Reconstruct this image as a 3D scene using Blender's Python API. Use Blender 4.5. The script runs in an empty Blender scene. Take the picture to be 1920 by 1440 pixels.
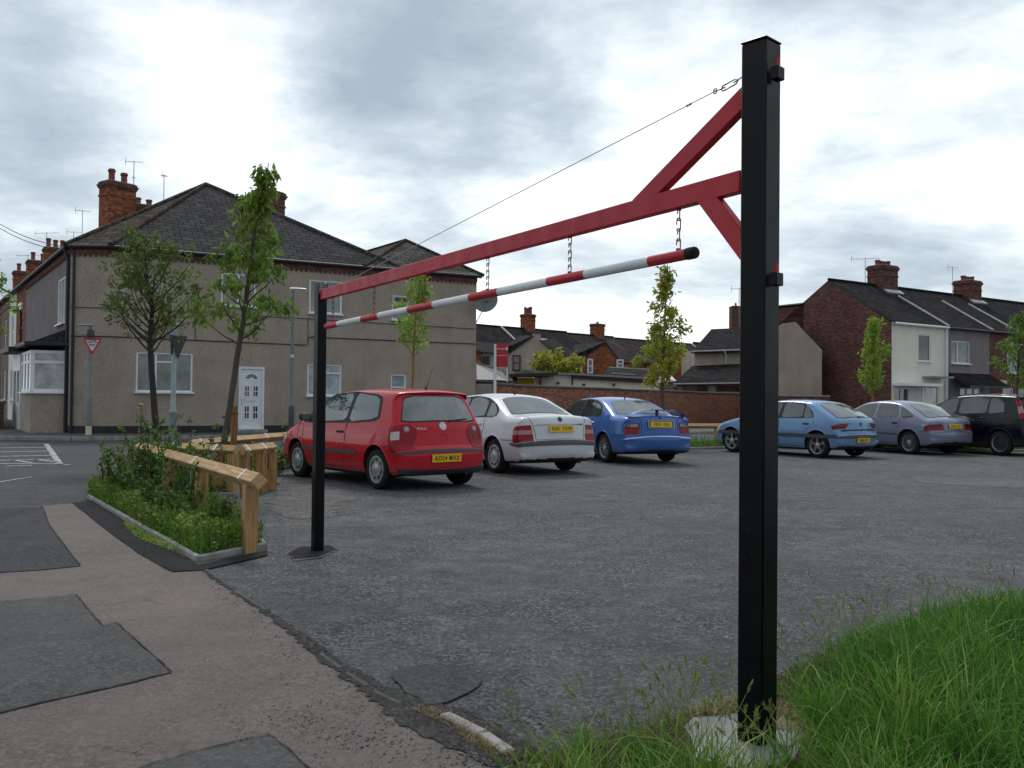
import bpy, bmesh, math, random
import numpy as np
from mathutils import Vector, Matrix, geometry, noise
R=math.radians
random.seed(7); rng=np.random.default_rng(7)
S=bpy.context.scene; COL=S.collection
# ---------------------------------------------------------------- camera
H=1.33; FPX=1700.0
cam=bpy.data.cameras.new("camera"); co=bpy.data.objects.new("camera",cam); COL.objects.link(co)
cam.sensor_width=36; cam.lens=36*FPX/1920; cam.clip_start=.05; cam.clip_end=3000
CM=Matrix.Rotation(R(90+.91),3,'X')@Matrix.Rotation(R(.607),3,'Z')
co.matrix_world=Matrix.Translation((0,0,H))@CM.to_4x4()
S.camera=co
S.render.resolution_x=1024; S.render.resolution_y=768
def ray(px,py): return CM@Vector(((px-960)/FPX,-(py-720)/FPX,-1))
def G(px,py,z=0.0):
    d=ray(px,py); t=(z-H)/d.z; return Vector((d.x*t,d.y*t,z))
def atD(px,py,D):
    d=ray(px,py); t=D/d.y; return Vector((d.x*t,D,H+d.z*t))
def onplane(px,py,p0,u):          # vertical plane through p0 along u
    d=ray(px,py); n=Vector((-u.y,u.x,0)); t=n.dot(Vector((p0.x,p0.y,0)))/n.dot(Vector((d.x,d.y,0)))
    return Vector((d.x*t,d.y*t,H+d.z*t))
# ---------------------------------------------------------------- world: Nishita sky under a broken overcast
SUN_AZ=R(-8); SUN_EL=R(52)      # azimuth from +Y to +X
W=bpy.data.worlds.new("World"); S.world=W; W.use_nodes=True
nt=W.node_tree; nt.nodes.clear()
def N(t,**k):
    n=nt.nodes.new(t)
    for a,b in k.items(): setattr(n,a,b)
    return n
def L(a,b): nt.links.new(a,b)
def MA(op,a,b=None,c=None,clamp=False):
    m=N('ShaderNodeMath',operation=op,use_clamp=clamp)
    for i,v in enumerate((a,b,c)):
        if v is None: continue
        if isinstance(v,(int,float)): m.inputs[i].default_value=v
        else: L(v,m.inputs[i])
    return m.outputs[0]
sky=N('ShaderNodeTexSky',sky_type='NISHITA',sun_disc=False,sun_elevation=SUN_EL,sun_rotation=SUN_AZ)
bg1=N('ShaderNodeBackground'); L(sky.outputs[0],bg1.inputs[0]); bg1.inputs[1].default_value=.1
tc=N('ShaderNodeTexCoord'); sep=N('ShaderNodeSeparateXYZ'); L(tc.outputs['Generated'],sep.inputs[0])
zz=MA('ADD',MA('MAXIMUM',sep.outputs[2],0.0),.16)
cmb=N('ShaderNodeCombineXYZ'); L(MA('DIVIDE',sep.outputs[0],zz),cmb.inputs[0]); L(MA('DIVIDE',sep.outputs[1],zz),cmb.inputs[1]); cmb.inputs[2].default_value=3.1
def noise_tex(vec,scale,detail,rough,dist=0):
    n=N('ShaderNodeTexNoise'); L(vec,n.inputs['Vector']); n.inputs['Scale'].default_value=scale; n.inputs['Detail'].default_value=detail
    n.inputs['Roughness'].default_value=rough; n.inputs['Distortion'].default_value=dist; return n.outputs[0]
n1=noise_tex(cmb.outputs[0],.55,8,.60,.3); n2=noise_tex(cmb.outputs[0],1.7,6,.58,.2)
acc=MA('ADD',MA('MULTIPLY',MA('SUBTRACT',n1,.5),2.1),MA('MULTIPLY',MA('SUBTRACT',n2,.5),1.0))
wv=N('ShaderNodeVectorMath',operation='ADD'); wn=N('ShaderNodeTexNoise'); L(tc.outputs['Generated'],wn.inputs['Vector']); wn.inputs['Scale'].default_value=5; wn.inputs['Detail'].default_value=5
ws=N('ShaderNodeVectorMath',operation='SCALE'); L(wn.outputs[1],ws.inputs[0]); ws.inputs['Scale'].default_value=.30
L(tc.outputs['Generated'],wv.inputs[0]); L(ws.outputs[0],wv.inputs[1]); 
wsub=N('ShaderNodeVectorMath',operation='SUBTRACT'); L(wv.outputs[0],wsub.inputs[0]); wsub.inputs[1].default_value=(.15,.15,.15)
BLOBS=[ # px,py of the cloud seen, radius px, amount (negative = dark cloud base)
 (780,110,380,-.34),(640,20,300,-.16),(760,290,170,-.20),(1050,80,260,-.14),(10,360,240,-.26),(-250,100,500,-.22),(100,60,220,-.10),
 (1150,280,300,.20),(600,330,200,.12),(430,250,180,.06),(900,440,380,.15),(330,60,260,.15),(150,130,200,.08),
 (1700,420,330,-.14),(1820,60,360,-.10),(1130,500,120,-.18),(1640,480,200,-.10),(1250,120,200,.08),(1560,230,200,.10),(1900,520,160,.10)]
for px,py,rad,am in BLOBS:
    d=ray(px,py).normalized(); dp=N('ShaderNodeVectorMath',operation='DISTANCE'); L(wsub.outputs[0],dp.inputs[0]); dp.inputs[1].default_value=d
    mr=N('ShaderNodeMapRange',interpolation_type='SMOOTHSTEP'); L(dp.outputs['Value'],mr.inputs[0])
    mr.inputs[1].default_value=0; mr.inputs[2].default_value=rad/FPX*1.15; mr.inputs[3].default_value=am; mr.inputs[4].default_value=0
    acc=MA('ADD',acc,mr.outputs[0])
n3=noise_tex(cmb.outputs[0],4.2,7,.62,.4); acc=MA('ADD',acc,MA('MULTIPLY',MA('SUBTRACT',n3,.5),.55))
v=MA('ADD',acc,.53,clamp=True)
cr=N('ShaderNodeValToRGB'); L(v,cr.inputs[0]); e=cr.color_ramp.elements
e[0].position=0; e[0].color=(.26,.31,.36,1); e[1].position=1; e[1].color=(.93,.935,.935,1)
for p,c in ((.3,(.37,.425,.475,1)),(.5,(.50,.555,.59,1)),(.66,(.64,.685,.71,1)),(.82,(.76,.79,.805,1))):
    q=cr.color_ramp.elements.new(p); q.color=c
bk=N('ShaderNodeMapRange',interpolation_type='SMOOTHSTEP'); L(sep.outputs[1],bk.inputs[0]); bk.inputs[1].default_value=-.55; bk.inputs[2].default_value=.45; bk.inputs[3].default_value=.64; bk.inputs[4].default_value=1
cs=N('ShaderNodeVectorMath',operation='SCALE'); L(cr.outputs[0],cs.inputs[0]); L(bk.outputs[0],cs.inputs['Scale'])
bg2=N('ShaderNodeBackground'); L(cs.outputs[0],bg2.inputs[0]); bg2.inputs[1].default_value=1.12
mix=N('ShaderNodeMixShader'); mix.inputs[0].default_value=.93; L(bg1.outputs[0],mix.inputs[1]); L(bg2.outputs[0],mix.inputs[2])
wo=N('ShaderNodeOutputWorld'); L(mix.outputs[0],wo.inputs[0])
sl=bpy.data.lights.new("sun",'SUN'); sl.energy=1.2; sl.angle=R(14); sl.color=(1,.97,.92)
so=bpy.data.objects.new("sun",sl); COL.objects.link(so)
sd=Vector((math.sin(SUN_AZ)*math.cos(SUN_EL),math.cos(SUN_AZ)*math.cos(SUN_EL),math.sin(SUN_EL)))
so.rotation_euler=sd.to_track_quat('Z','Y').to_euler()
S.view_settings.view_transform='Standard'; S.view_settings.look='None'; S.view_settings.exposure=0.5; S.view_settings.gamma=1
S.view_settings.use_curve_mapping=False
try: S.cycles.max_bounces=8; S.cycles.transparent_max_bounces=8
except Exception: pass
# ---------------------------------------------------------------- materials
MATS={}
class NM:
    def __init__(s,name):
        s.m=bpy.data.materials.new(name); s.m.use_nodes=True; s.t=s.m.node_tree; s.b=s.t.nodes['Principled BSDF']; s.o=s.t.nodes['Material Output']; MATS[name]=s.m
        s.tc=None
    def n(s,t,**k):
        q=s.t.nodes.new(t)
        for a,b in k.items(): setattr(q,a,b)
        return q
    def l(s,a,b): s.t.links.new(a,b)
    def co(s,w='Object'):
        if s.tc is None: s.tc=s.n('ShaderNodeTexCoord')
        return s.tc.outputs[w]
    def noise(s,scale,detail=4,rough=.55,w='Object',st=None,dist=0):
        q=s.n('ShaderNodeTexNoise'); v=s.co(w)
        if st:
            mp=s.n('ShaderNodeMapping'); s.l(v,mp.inputs[0]); mp.inputs['Scale'].default_value=st; v=mp.outputs[0]
        s.l(v,q.inputs['Vector']); q.inputs['Scale'].default_value=scale; q.inputs['Detail'].default_value=detail; q.inputs['Roughness'].default_value=rough; q.inputs['Distortion'].default_value=dist
        return q.outputs[0]
    def mr(s,v,a,b,c=0,d=1,smooth=False):
        q=s.n('ShaderNodeMapRange'); 
        if smooth: q.interpolation_type='SMOOTHSTEP'
        s.l(v,q.inputs[0])
        for i,x in enumerate((a,b,c,d)): q.inputs[i+1].default_value=x
        return q.outputs[0]
    def mix(s,f,a,b,mode='MIX'):
        q=s.n('ShaderNodeMix',data_type='RGBA',blend_type=mode)
        for i,x in ((0,f),(6,a),(7,b)):
            if isinstance(x,(int,float)): q.inputs[i].default_value=x
            elif isinstance(x,tuple): q.inputs[i].default_value=(*x[:3],1)
            else: s.l(x,q.inputs[i])
        return q.outputs[2]
    def math(s,op,a,b):
        q=s.n('ShaderNodeMath',operation=op)
        for i,x in ((0,a),(1,b)):
            if isinstance(x,(int,float)): q.inputs[i].default_value=x
            else: s.l(x,q.inputs[i])
        return q.outputs[0]
    def bump(s,h,strength=.5,dist=.01):
        q=s.n('ShaderNodeBump'); s.l(h,q.inputs['Height']); q.inputs['Strength'].default_value=strength; q.inputs['Distance'].default_value=dist
        s.l(q.outputs[0],s.b.inputs['Normal']); return q
    def set(s,col=None,rough=None,metal=None,spec=None,coat=None):
        b=s.b
        for k,v in (('Base Color',col),('Roughness',rough),('Metallic',metal),('Specular IOR Level',spec),('Coat Weight',coat)):
            if v is None: continue
            if isinstance(v,(int,float)): b.inputs[k].default_value=v
            elif isinstance(v,tuple): b.inputs[k].default_value=(*v[:3],1)
            else: s.l(v,b.inputs[k])
        return s.m
def dark(c,f): return tuple(x*f for x in c)
def pm(name,col,rough=.6,metal=0,var=.15,scale=3,bump=0,bscale=60,bd=.004,spec=.5,coat=None,st=None,rv=.1,chip=None):
    m=NM(name); n=m.noise(scale,5,.6,st=st)
    c=m.mix(m.mr(n,.3,.7),dark(col,1-var),tuple(min(1,x*(1+var)) for x in col))
    m.set(c,None,metal,spec,coat); m.l(m.mr(m.noise(scale*3,3),.3,.7,max(0,rough-rv),min(1,rough+rv)),m.b.inputs['Roughness'])
    if chip: 
        k=m.math('MULTIPLY',m.mr(m.noise(55,4,.7),.66,.70),m.mr(m.noise(4.5,3),.50,.60)); q=m.mix(k,c,chip); m.l(q,m.b.inputs['Base Color'])
    if bump: m.bump(m.noise(bscale,4,.6,st=st),bump,bd)
    return m.m
def asphalt(name,base,warm=(0,0,0),patch=.35,speck=.5,cracks=True,bumpd=.012,sc=1.0,grit=1.0):
    m=NM(name)
    big=m.noise(.40*sc,7,.62,dist=.4); frac=m.noise(3.4,13,.82); grn=m.noise(30,7,.85); fin2=m.noise(150,4,.85); wear=m.noise(.8*sc,9,.72,dist=.6)
    c=m.mix(m.mr(big,.35,.65,smooth=True),dark(base,1-patch*.4),dark(base,1+patch*.4))
    zone=m.noise(.33*sc,8,.66,dist=.8,st=(1,1.6,1)); zn2=m.noise(1.3*sc,8,.7,dist=.5,st=(1,1.8,1))
    c=m.mix(m.mr(zone,.52,.66,0,.55*patch*2),c,tuple(min(1,x*y) for x,y in zip(base,(1.75,1.68,1.58))))
    c=m.mix(m.mr(zn2,.50,.62,0,.5*patch*2),c,dark(base,.55))
    c=m.mix(m.mr(frac,.40,.60,.62*grit,0),c,dark(base,.42))
    c=m.mix(m.mr(frac,.52,.68,0,.55*grit),c,dark(base,1.45))
    wr=m.mr(wear,.52,.60); hole=m.mr(grn,.50,.40,0,1)
    c=m.mix(m.math('MULTIPLY',m.math('MULTIPLY',wr,hole),.85*patch*2 if patch<.5 else .9),c,dark(base,.16))
    ag=m.n('ShaderNodeTexVoronoi',feature='F1'); m.l(m.co(),ag.inputs['Vector']); ag.inputs['Scale'].default_value=62; aw=m.n('ShaderNodeTexWhiteNoise'); m.l(ag.outputs['Position'],aw.inputs[0])
    am=m.math('MULTIPLY',m.mr(wear,.40,.58,.35,1),grit)
    c=m.mix(m.math('MULTIPLY',m.mr(aw.outputs[0],.0,.45,.85,0),am),c,dark(base,.22)); c=m.mix(m.math('MULTIPLY',m.mr(aw.outputs[0],.72,1.0,0,.75),am),c,tuple(min(1,x*2.1) for x in base))
    c=m.mix(m.mr(grn,.38,.50,.50*grit,0),c,dark(base,.35))
    c=m.mix(m.mr(fin2,.56,.70,0,.35),c,tuple(min(1,x*2.0) for x in base))
    if speck:
        v=m.n('ShaderNodeTexVoronoi',feature='F1'); m.l(m.co(),v.inputs['Vector']); v.inputs['Scale'].default_value=8
        sp=m.mr(v.outputs['Distance'],.04,.075,1,0); wn=m.n('ShaderNodeTexWhiteNoise'); m.l(v.outputs['Position'],wn.inputs[0])
        c=m.mix(m.math('MULTIPLY',sp,m.mr(wn.outputs[0],.86,.88,0,speck)),c,(.50,.5,.48))
    if cracks:
        v=m.n('ShaderNodeTexVoronoi',feature='DISTANCE_TO_EDGE'); mp=m.n('ShaderNodeVectorMath',operation='ADD')
        nn=m.n('ShaderNodeTexNoise'); m.l(m.co(),nn.inputs['Vector']); nn.inputs['Scale'].default_value=2.3; nn.inputs['Detail'].default_value=7; nn.inputs['Roughness'].default_value=.7
        m.l(m.co(),mp.inputs[0]); m.l(nn.outputs[1],mp.inputs[1]); m.l(mp.outputs[0],v.inputs['Vector']); v.inputs['Scale'].default_value=.9
        k=m.math('MULTIPLY',m.mr(v.outputs['Distance'],.0,.016,1,0),m.mr(m.noise(1.1,5),.54,.62,0,.7)); c=m.mix(k,c,dark(base,.25))
    m.set(c,.93,0,.18)
    h=m.math('ADD',m.math('MULTIPLY',frac,1.6),m.math('ADD',m.math('MULTIPLY',grn,1.3),m.math('MULTIPLY',fin2,.35))); m.bump(h,.9,bumpd)
    return m.m
def brick(name,c1,c2,mortar,soot=.35,sc=1.0,stain=(.55,.45,.35),pale=.3):
    m=NM(name); b=m.n('ShaderNodeTexBrick'); m.l(m.co('UV'),b.inputs['Vector'])
    b.inputs['Scale'].default_value=1/sc; b.inputs['Brick Width'].default_value=.23; b.inputs['Row Height'].default_value=.077; b.inputs['Mortar Size'].default_value=.010; b.inputs['Mortar Smooth'].default_value=.3; b.inputs['Bias'].default_value=0
    b.inputs['Color1'].default_value=(*dark(c1,1.3),1); b.inputs['Color2'].default_value=(*dark(c2,.62),1); b.inputs['Mortar'].default_value=(*mortar,1)
    c=b.outputs[0]
    # odd pale or burnt bricks: noise stretched to brick proportions
    c=m.mix(m.mr(m.noise(3.6,2,.5,w='UV',st=(1,2.6,1)),.56,.68,0,pale),c,stain)
    c=m.mix(m.mr(m.noise(5.2,2,.5,w='UV',st=(1,2.4,1)),.56,.66,0,.30),c,dark(c2,.35))
    c=m.mix(m.mr(m.noise(.6,6,.7,w='UV'),.42,.68,0,soot),c,dark(c1,.30))
    m.set(c,.9,0,.2); m.bump(m.math('MULTIPLY',b.outputs['Fac'],-1.0),.6,.01); return m.m
def slate(name,c1,c2,bw=.3,rh=.2,moss=.2,mortar=.35,lichen=(.30,.30,.27)):
    m=NM(name); b=m.n('ShaderNodeTexBrick'); m.l(m.co('UV'),b.inputs['Vector']); b.inputs['Scale'].default_value=1
    b.inputs['Brick Width'].default_value=bw; b.inputs['Row Height'].default_value=rh; b.inputs['Mortar Size'].default_value=.020; b.inputs['Mortar Smooth'].default_value=.6; b.inputs['Bias'].default_value=0
    b.inputs['Color1'].default_value=(*dark(c1,.75),1); b.inputs['Color2'].default_value=(*dark(c2,1.2),1); b.inputs['Mortar'].default_value=(*dark(c1,mortar*.6),1)
    c=m.mix(m.mr(m.noise(.5,5,.7,w='UV'),.45,.7,0,.5),b.outputs[0],dark(c1,.55))
    c=m.mix(m.mr(m.noise(6,6,.75,w='UV',st=(1,.5,1)),.55,.7,0,moss*2),c,lichen)
    m.set(c,.92,0,.06)
    w=m.n('ShaderNodeTexWave',wave_type='BANDS',bands_direction='Y',wave_profile='SAW'); m.l(m.co('UV'),w.inputs[0]); w.inputs['Scale'].default_value=1/rh/3.1416*1.5708*2/2
    m.bump(m.math('MULTIPLY',b.outputs['Fac'],-1.0),.8,.02); return m.m
def pebbledash(name,col,streak=.35):
    m=NM(name); n=m.noise(.9,5,.65); st=m.noise(1.6,5,.7,st=(1,1,.22)); f=m.noise(22,7,.88)
    c=m.mix(m.mr(n,.35,.65),dark(col,.86),dark(col,1.10))
    c=m.mix(m.mr(st,.5,.72,0,streak),c,dark((col[0]*.85,col[1]*.80,col[2]*.78),.62))
    c=m.mix(m.mr(f,.40,.56,.6,0),c,dark(col,.38))
    c=m.mix(m.mr(f,.54,.68,0,.5),c,dark(col,1.6))
    m.set(c,.95,0,.15); m.bump(f,.8,.02); return m.m
def paint(name,col,metal=0.0,rough=.28,dirt=.25,coat=.55):
    m=NM(name); n=m.noise(1.7,6,.6)
    c=m.mix(m.mr(n,.42,.75,0,dirt),col,dark((col[0]*.8+.03,col[1]*.8+.03,col[2]*.8+.03),.85))
    # road dirt gathers near the sills: a thin film of dust, with its own noise edge
    sp=m.n('ShaderNodeSeparateXYZ'); m.l(m.co(),sp.inputs[0]); g=m.mr(m.math('ADD',sp.outputs[2],m.math('MULTIPLY',m.noise(5,4),.25)),.25,.62,.45,0)
    c=m.mix(g,c,(.12,.11,.10)); m.set(c,rough,metal,.15,coat); m.b.inputs['Coat Roughness'].default_value=.06
    m.l(m.mr(n,.3,.7,rough-.06,rough+.1),m.b.inputs['Roughness']); return m.m
def leafmat(name,c1,c2,c3,tr=.35):
    m=NM(name); a=m.n('ShaderNodeAttribute',attribute_name='rnd'); 
    r=m.n('ShaderNodeValToRGB'); m.l(a.outputs['Fac'],r.inputs[0]); r.color_ramp.elements[0].color=(*c1,1); r.color_ramp.elements[1].color=(*c3,1)
    q=r.color_ramp.elements.new(.55); q.color=(*c2,1); m.set(r.outputs[0],.55,0,.35)
    t=m.n('ShaderNodeBsdfTranslucent'); m.l(r.outputs[0],t.inputs[0]); x=m.n('ShaderNodeMixShader'); x.inputs[0].default_value=tr
    m.l(m.b.outputs[0],x.inputs[1]); m.l(t.outputs[0],x.inputs[2]); m.l(x.outputs[0],m.o.inputs[0]); return m.m
def glassy(name,col,rough=.04,ior=1.9):
    m=NM(name); n=m.noise(2.2,4,.6); c=m.mix(m.mr(n,.35,.65),dark(col,.6),dark(col,1.4)); m.set(c,rough,0,.5); m.b.inputs['IOR'].default_value=ior; m.bump(m.noise(.9,1),.04,.05); return m.m
def wood(name,col,axis=0):
    m=NM(name); st=[9,9,9]; st[axis]=.7; n=m.noise(5,6,.65,st=tuple(st)); c=m.mix(m.mr(n,.35,.65),dark(col,.62),dark(col,1.25))
    c=m.mix(m.mr(m.noise(1.4,4),.5,.7,0,.4),c,dark(col,.6)); m.set(c,.75,0,.3); m.bump(n,.3,.004); return m.m
M=MATS
asphalt('car_park',(.134,.135,.139),patch=.5,speck=.8); asphalt('road_tar',(.095,.096,.102),patch=.25,speck=.15,cracks=False,grit=.6); asphalt('old_patch',(.118,.118,.117),patch=.22,speck=.2,cracks=False,grit=.42)
asphalt('dark_patch',(.074,.074,.080),patch=.25,speck=.05,cracks=False,grit=.6); asphalt('new_tar',(.026,.026,.030),patch=.25,speck=0,cracks=False,grit=.7)
asphalt('pink_tar',(.190,.164,.154),patch=.18,speck=.15,cracks=True,grit=.32); asphalt('paving',(.13,.125,.122),patch=.3,speck=.1,cracks=False,grit=.6)
asphalt('tar_dust',(.165,.155,.152),patch=.4,speck=.4,cracks=False); asphalt('rough_tar',(.088,.084,.082),patch=.5,speck=.3,cracks=False,bumpd=.03)
pm('concrete',(.27,.26,.25),.9,var=.3,scale=6,bump=.6,bscale=50,spec=.2); pm('concrete_light',(.25,.255,.26),.9,var=.35,scale=5,bump=.5,bscale=60,spec=.2)
pm('soil',(.06,.045,.03),.95,var=.4,scale=9,bump=1,bscale=30,bd=.03,spec=.1)
pm('road_paint',(.36,.36,.35),.8,var=.6,scale=9,spec=.2)
pm('black_paint',(.0035,.0038,.006),.34,var=.3,scale=4,bump=.10,bscale=150,spec=.17,rv=.08,chip=(.10,.09,.08))
pm('barrier_red',(.43,.022,.040),.45,var=.14,scale=3,spec=.25,bump=.1,bscale=90,chip=(.10,.03,.02)); pm('barrier_white',(.62,.66,.69),.4,var=.12,scale=3,spec=.3,chip=(.22,.14,.10))
pm('galv',(.30,.31,.33),.45,metal=.7,var=.2,scale=30); pm('rubber',(.012,.012,.013),.8,var=.3,scale=8,spec=.3,bump=.2,bscale=80)
pm('trim',(.025,.026,.030),.6,var=.2,scale=6,spec=.35); pm('plastic_grey',(.06,.065,.075),.55,var=.15,scale=6,spec=.4)
pm('alloy',(.42,.43,.44),.35,metal=.55,var=.25,scale=18); pm('chrome',(.6,.6,.62),.15,metal=1,var=.05); pm('dark_hub',(.02,.02,.02),.7,var=.4,scale=12)
pm('upvc',(.74,.77,.80),.4,var=.06,scale=2,spec=.45); pm('gutter_black',(.014,.014,.018),.5,var=.2); pm('white_render',(.76,.73,.64),.85,var=.08,scale=1.5,bump=.2,bscale=60)
pm('brown_board',(.035,.012,.010),.6,var=.2); pm('cream_paint',(.62,.58,.42),.6,var=.1); pm('yellow_board',(.55,.42,.02),.6,var=.1)
pm('chimney_pot',(.20,.055,.04),.85,var=.3,scale=6); pm('lead',(.25,.26,.28),.6,var=.25,scale=6); pm('lead_light',(.5,.5,.5),.7,var=.2)
pm('pole_grey',(.16,.19,.20),.5,var=.15,scale=5); pm('pole_green',(.25,.33,.33),.5,var=.15,scale=5); pm('pole_dark',(.045,.05,.06),.5,var=.2)
pm('sign_red',(.50,.01,.03),.45,var=.05); pm('sign_white',(.62,.64,.66),.45,var=.05); pm('sign_black',(.012,.012,.015),.5,var=.1); pm('sign_back',(.03,.033,.037),.6,var=.1)
pm('sale_red',(.42,.004,.02),.4,var=.05); pm('bark',(.075,.065,.05),.9,var=.35,scale=14,bump=.6,bscale=30); pm('bark_dark',(.035,.032,.028),.9,var=.3,scale=14,bump=.6,bscale=30)
pm('aerial',(.18,.18,.19),.4,metal=.6,var=.1); pm('cable_black',(.012,.012,.014),.6,var=.1); pm('dish_mesh',(.05,.052,.055),.5,var=.1)
pm('yellow_plate',(.74,.48,.01),.35,var=.05,spec=.4); pm('plate_ink',(.012,.012,.012),.5,var=.05); pm('gate_wood',(.28,.27,.25),.8,var=.25,scale=4,st=(6,6,1))
pm('strap',(.03,.03,.03),.6); pm('tape_white',(.66,.68,.70),.3,var=.05); pm('tape_red',(.22,.01,.02),.4,var=.1); pm('coping',(.085,.085,.09),.85,var=.3,scale=3)
pm('curtain',(.40,.41,.38),.9,var=.1,scale=6,st=(8,1,.2)); pm('floor_dark',(.02,.02,.02),.9)
wood('timber',(.50,.33,.165),0); wood('timber_up',(.42,.255,.11),2); wood('stake_wood',(.28,.13,.05),2)
pebbledash('dash_main',(.44,.372,.315),.45); pebbledash('dash_pale',(.52,.45,.38)); pebbledash('dash_grey',(.27,.235,.24),.2); pebbledash('dash_pink',(.25,.19,.18),.2)
brick('brick_red',(.27,.075,.035),(.20,.055,.03),(.14,.10,.08)); brick('brick_dark',(.165,.068,.052),(.14,.056,.045),(.12,.09,.08),.45,pale=.14); brick('brick_wall',(.34,.125,.07),(.26,.09,.06),(.22,.17,.14),.35,stain=(.40,.24,.14))
brick('brick_orange',(.34,.10,.035),(.25,.07,.03),(.16,.10,.07),.4)
slate('slate_main',(.052,.050,.053),(.062,.059,.062),.40,.25,.14); slate('slate_dark',(.020,.019,.021),(.032,.029,.031),.38,.32,.06); slate('tile_brown',(.042,.029,.030),(.060,.043,.043),.35,.32,.1)
slate('slate_stone',(.065,.062,.058),(.10,.095,.09),.4,.27,.25); slate('slate_brown',(.060,.048,.040),(.085,.072,.060),.40,.27,.2)
M['car_glass']=glassy('car_glass',(.032,.042,.042)); M['car_glass_light']=glassy('car_glass_light',(.055,.075,.075),.03,2.2); M['house_glass']=glassy('house_glass',(.13,.145,.13),.05); M['dark_glass']=glassy('dark_glass',(.02,.022,.03),.05); M['glass_pale']=glassy('glass_pale',(.30,.34,.35),.07)
def lampm(name,col): 
    m=NM(name); m.set(m.mix(m.mr(m.noise(70,1,st=(1,1,.25)),.45,.55),dark(col,.75),col),.2,0,.25,.15); return m.m
lampm('lamp_red',(.30,.004,.012)); lampm('lamp_dark',(.09,.008,.015)); lampm('lamp_clear',(.42,.26,.27)); lampm('lamp_white',(.6,.55,.55)); lampm('lamp_orange',(.45,.10,.02))
paint('paint_red',(.50,.002,.018),dirt=.08); paint('paint_white',(.60,.61,.65),dirt=.12,rough=.35); paint('paint_blue',(.045,.13,.40),.15,.3,dirt=.08); paint('paint_lightblue',(.15,.28,.48),.15,.35,dirt=.12); paint('paint_lilac',(.20,.22,.31),.2,.35,dirt=.12); paint('paint_black',(.003,.004,.009),0,.22,dirt=.05,coat=.35)
leafmat('leaf_green',(.075,.15,.026),(.17,.28,.045),(.32,.38,.075),.55); leafmat('leaf_dark',(.06,.11,.028),(.13,.19,.045),(.25,.25,.075),.5); leafmat('leaf_lime',(.16,.28,.03),(.27,.42,.05),(.40,.50,.09),.5); leafmat('leaf_autumn',(.17,.24,.03),(.38,.42,.055),(.44,.22,.06),.5)
leafmat('grass_blade',(.026,.10,.009),(.085,.235,.022),(.28,.36,.08),.35); leafmat('weed_leaf',(.040,.10,.018),(.11,.20,.028),(.34,.36,.06),.35); leafmat('dry_blade',(.20,.14,.06),(.30,.24,.10),(.25,.28,.10),.3); 
leafmat('seed_head',(.16,.22,.05),(.24,.30,.09),(.34,.36,.15),.3); pm('stalk',(.16,.22,.07),.6,var=.1); pm('dish_sheet',(.17,.175,.18),.5,var=.1); leafmat('shrub_leaf',(.045,.10,.022),(.09,.165,.03),(.20,.26,.06),.35)
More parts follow.
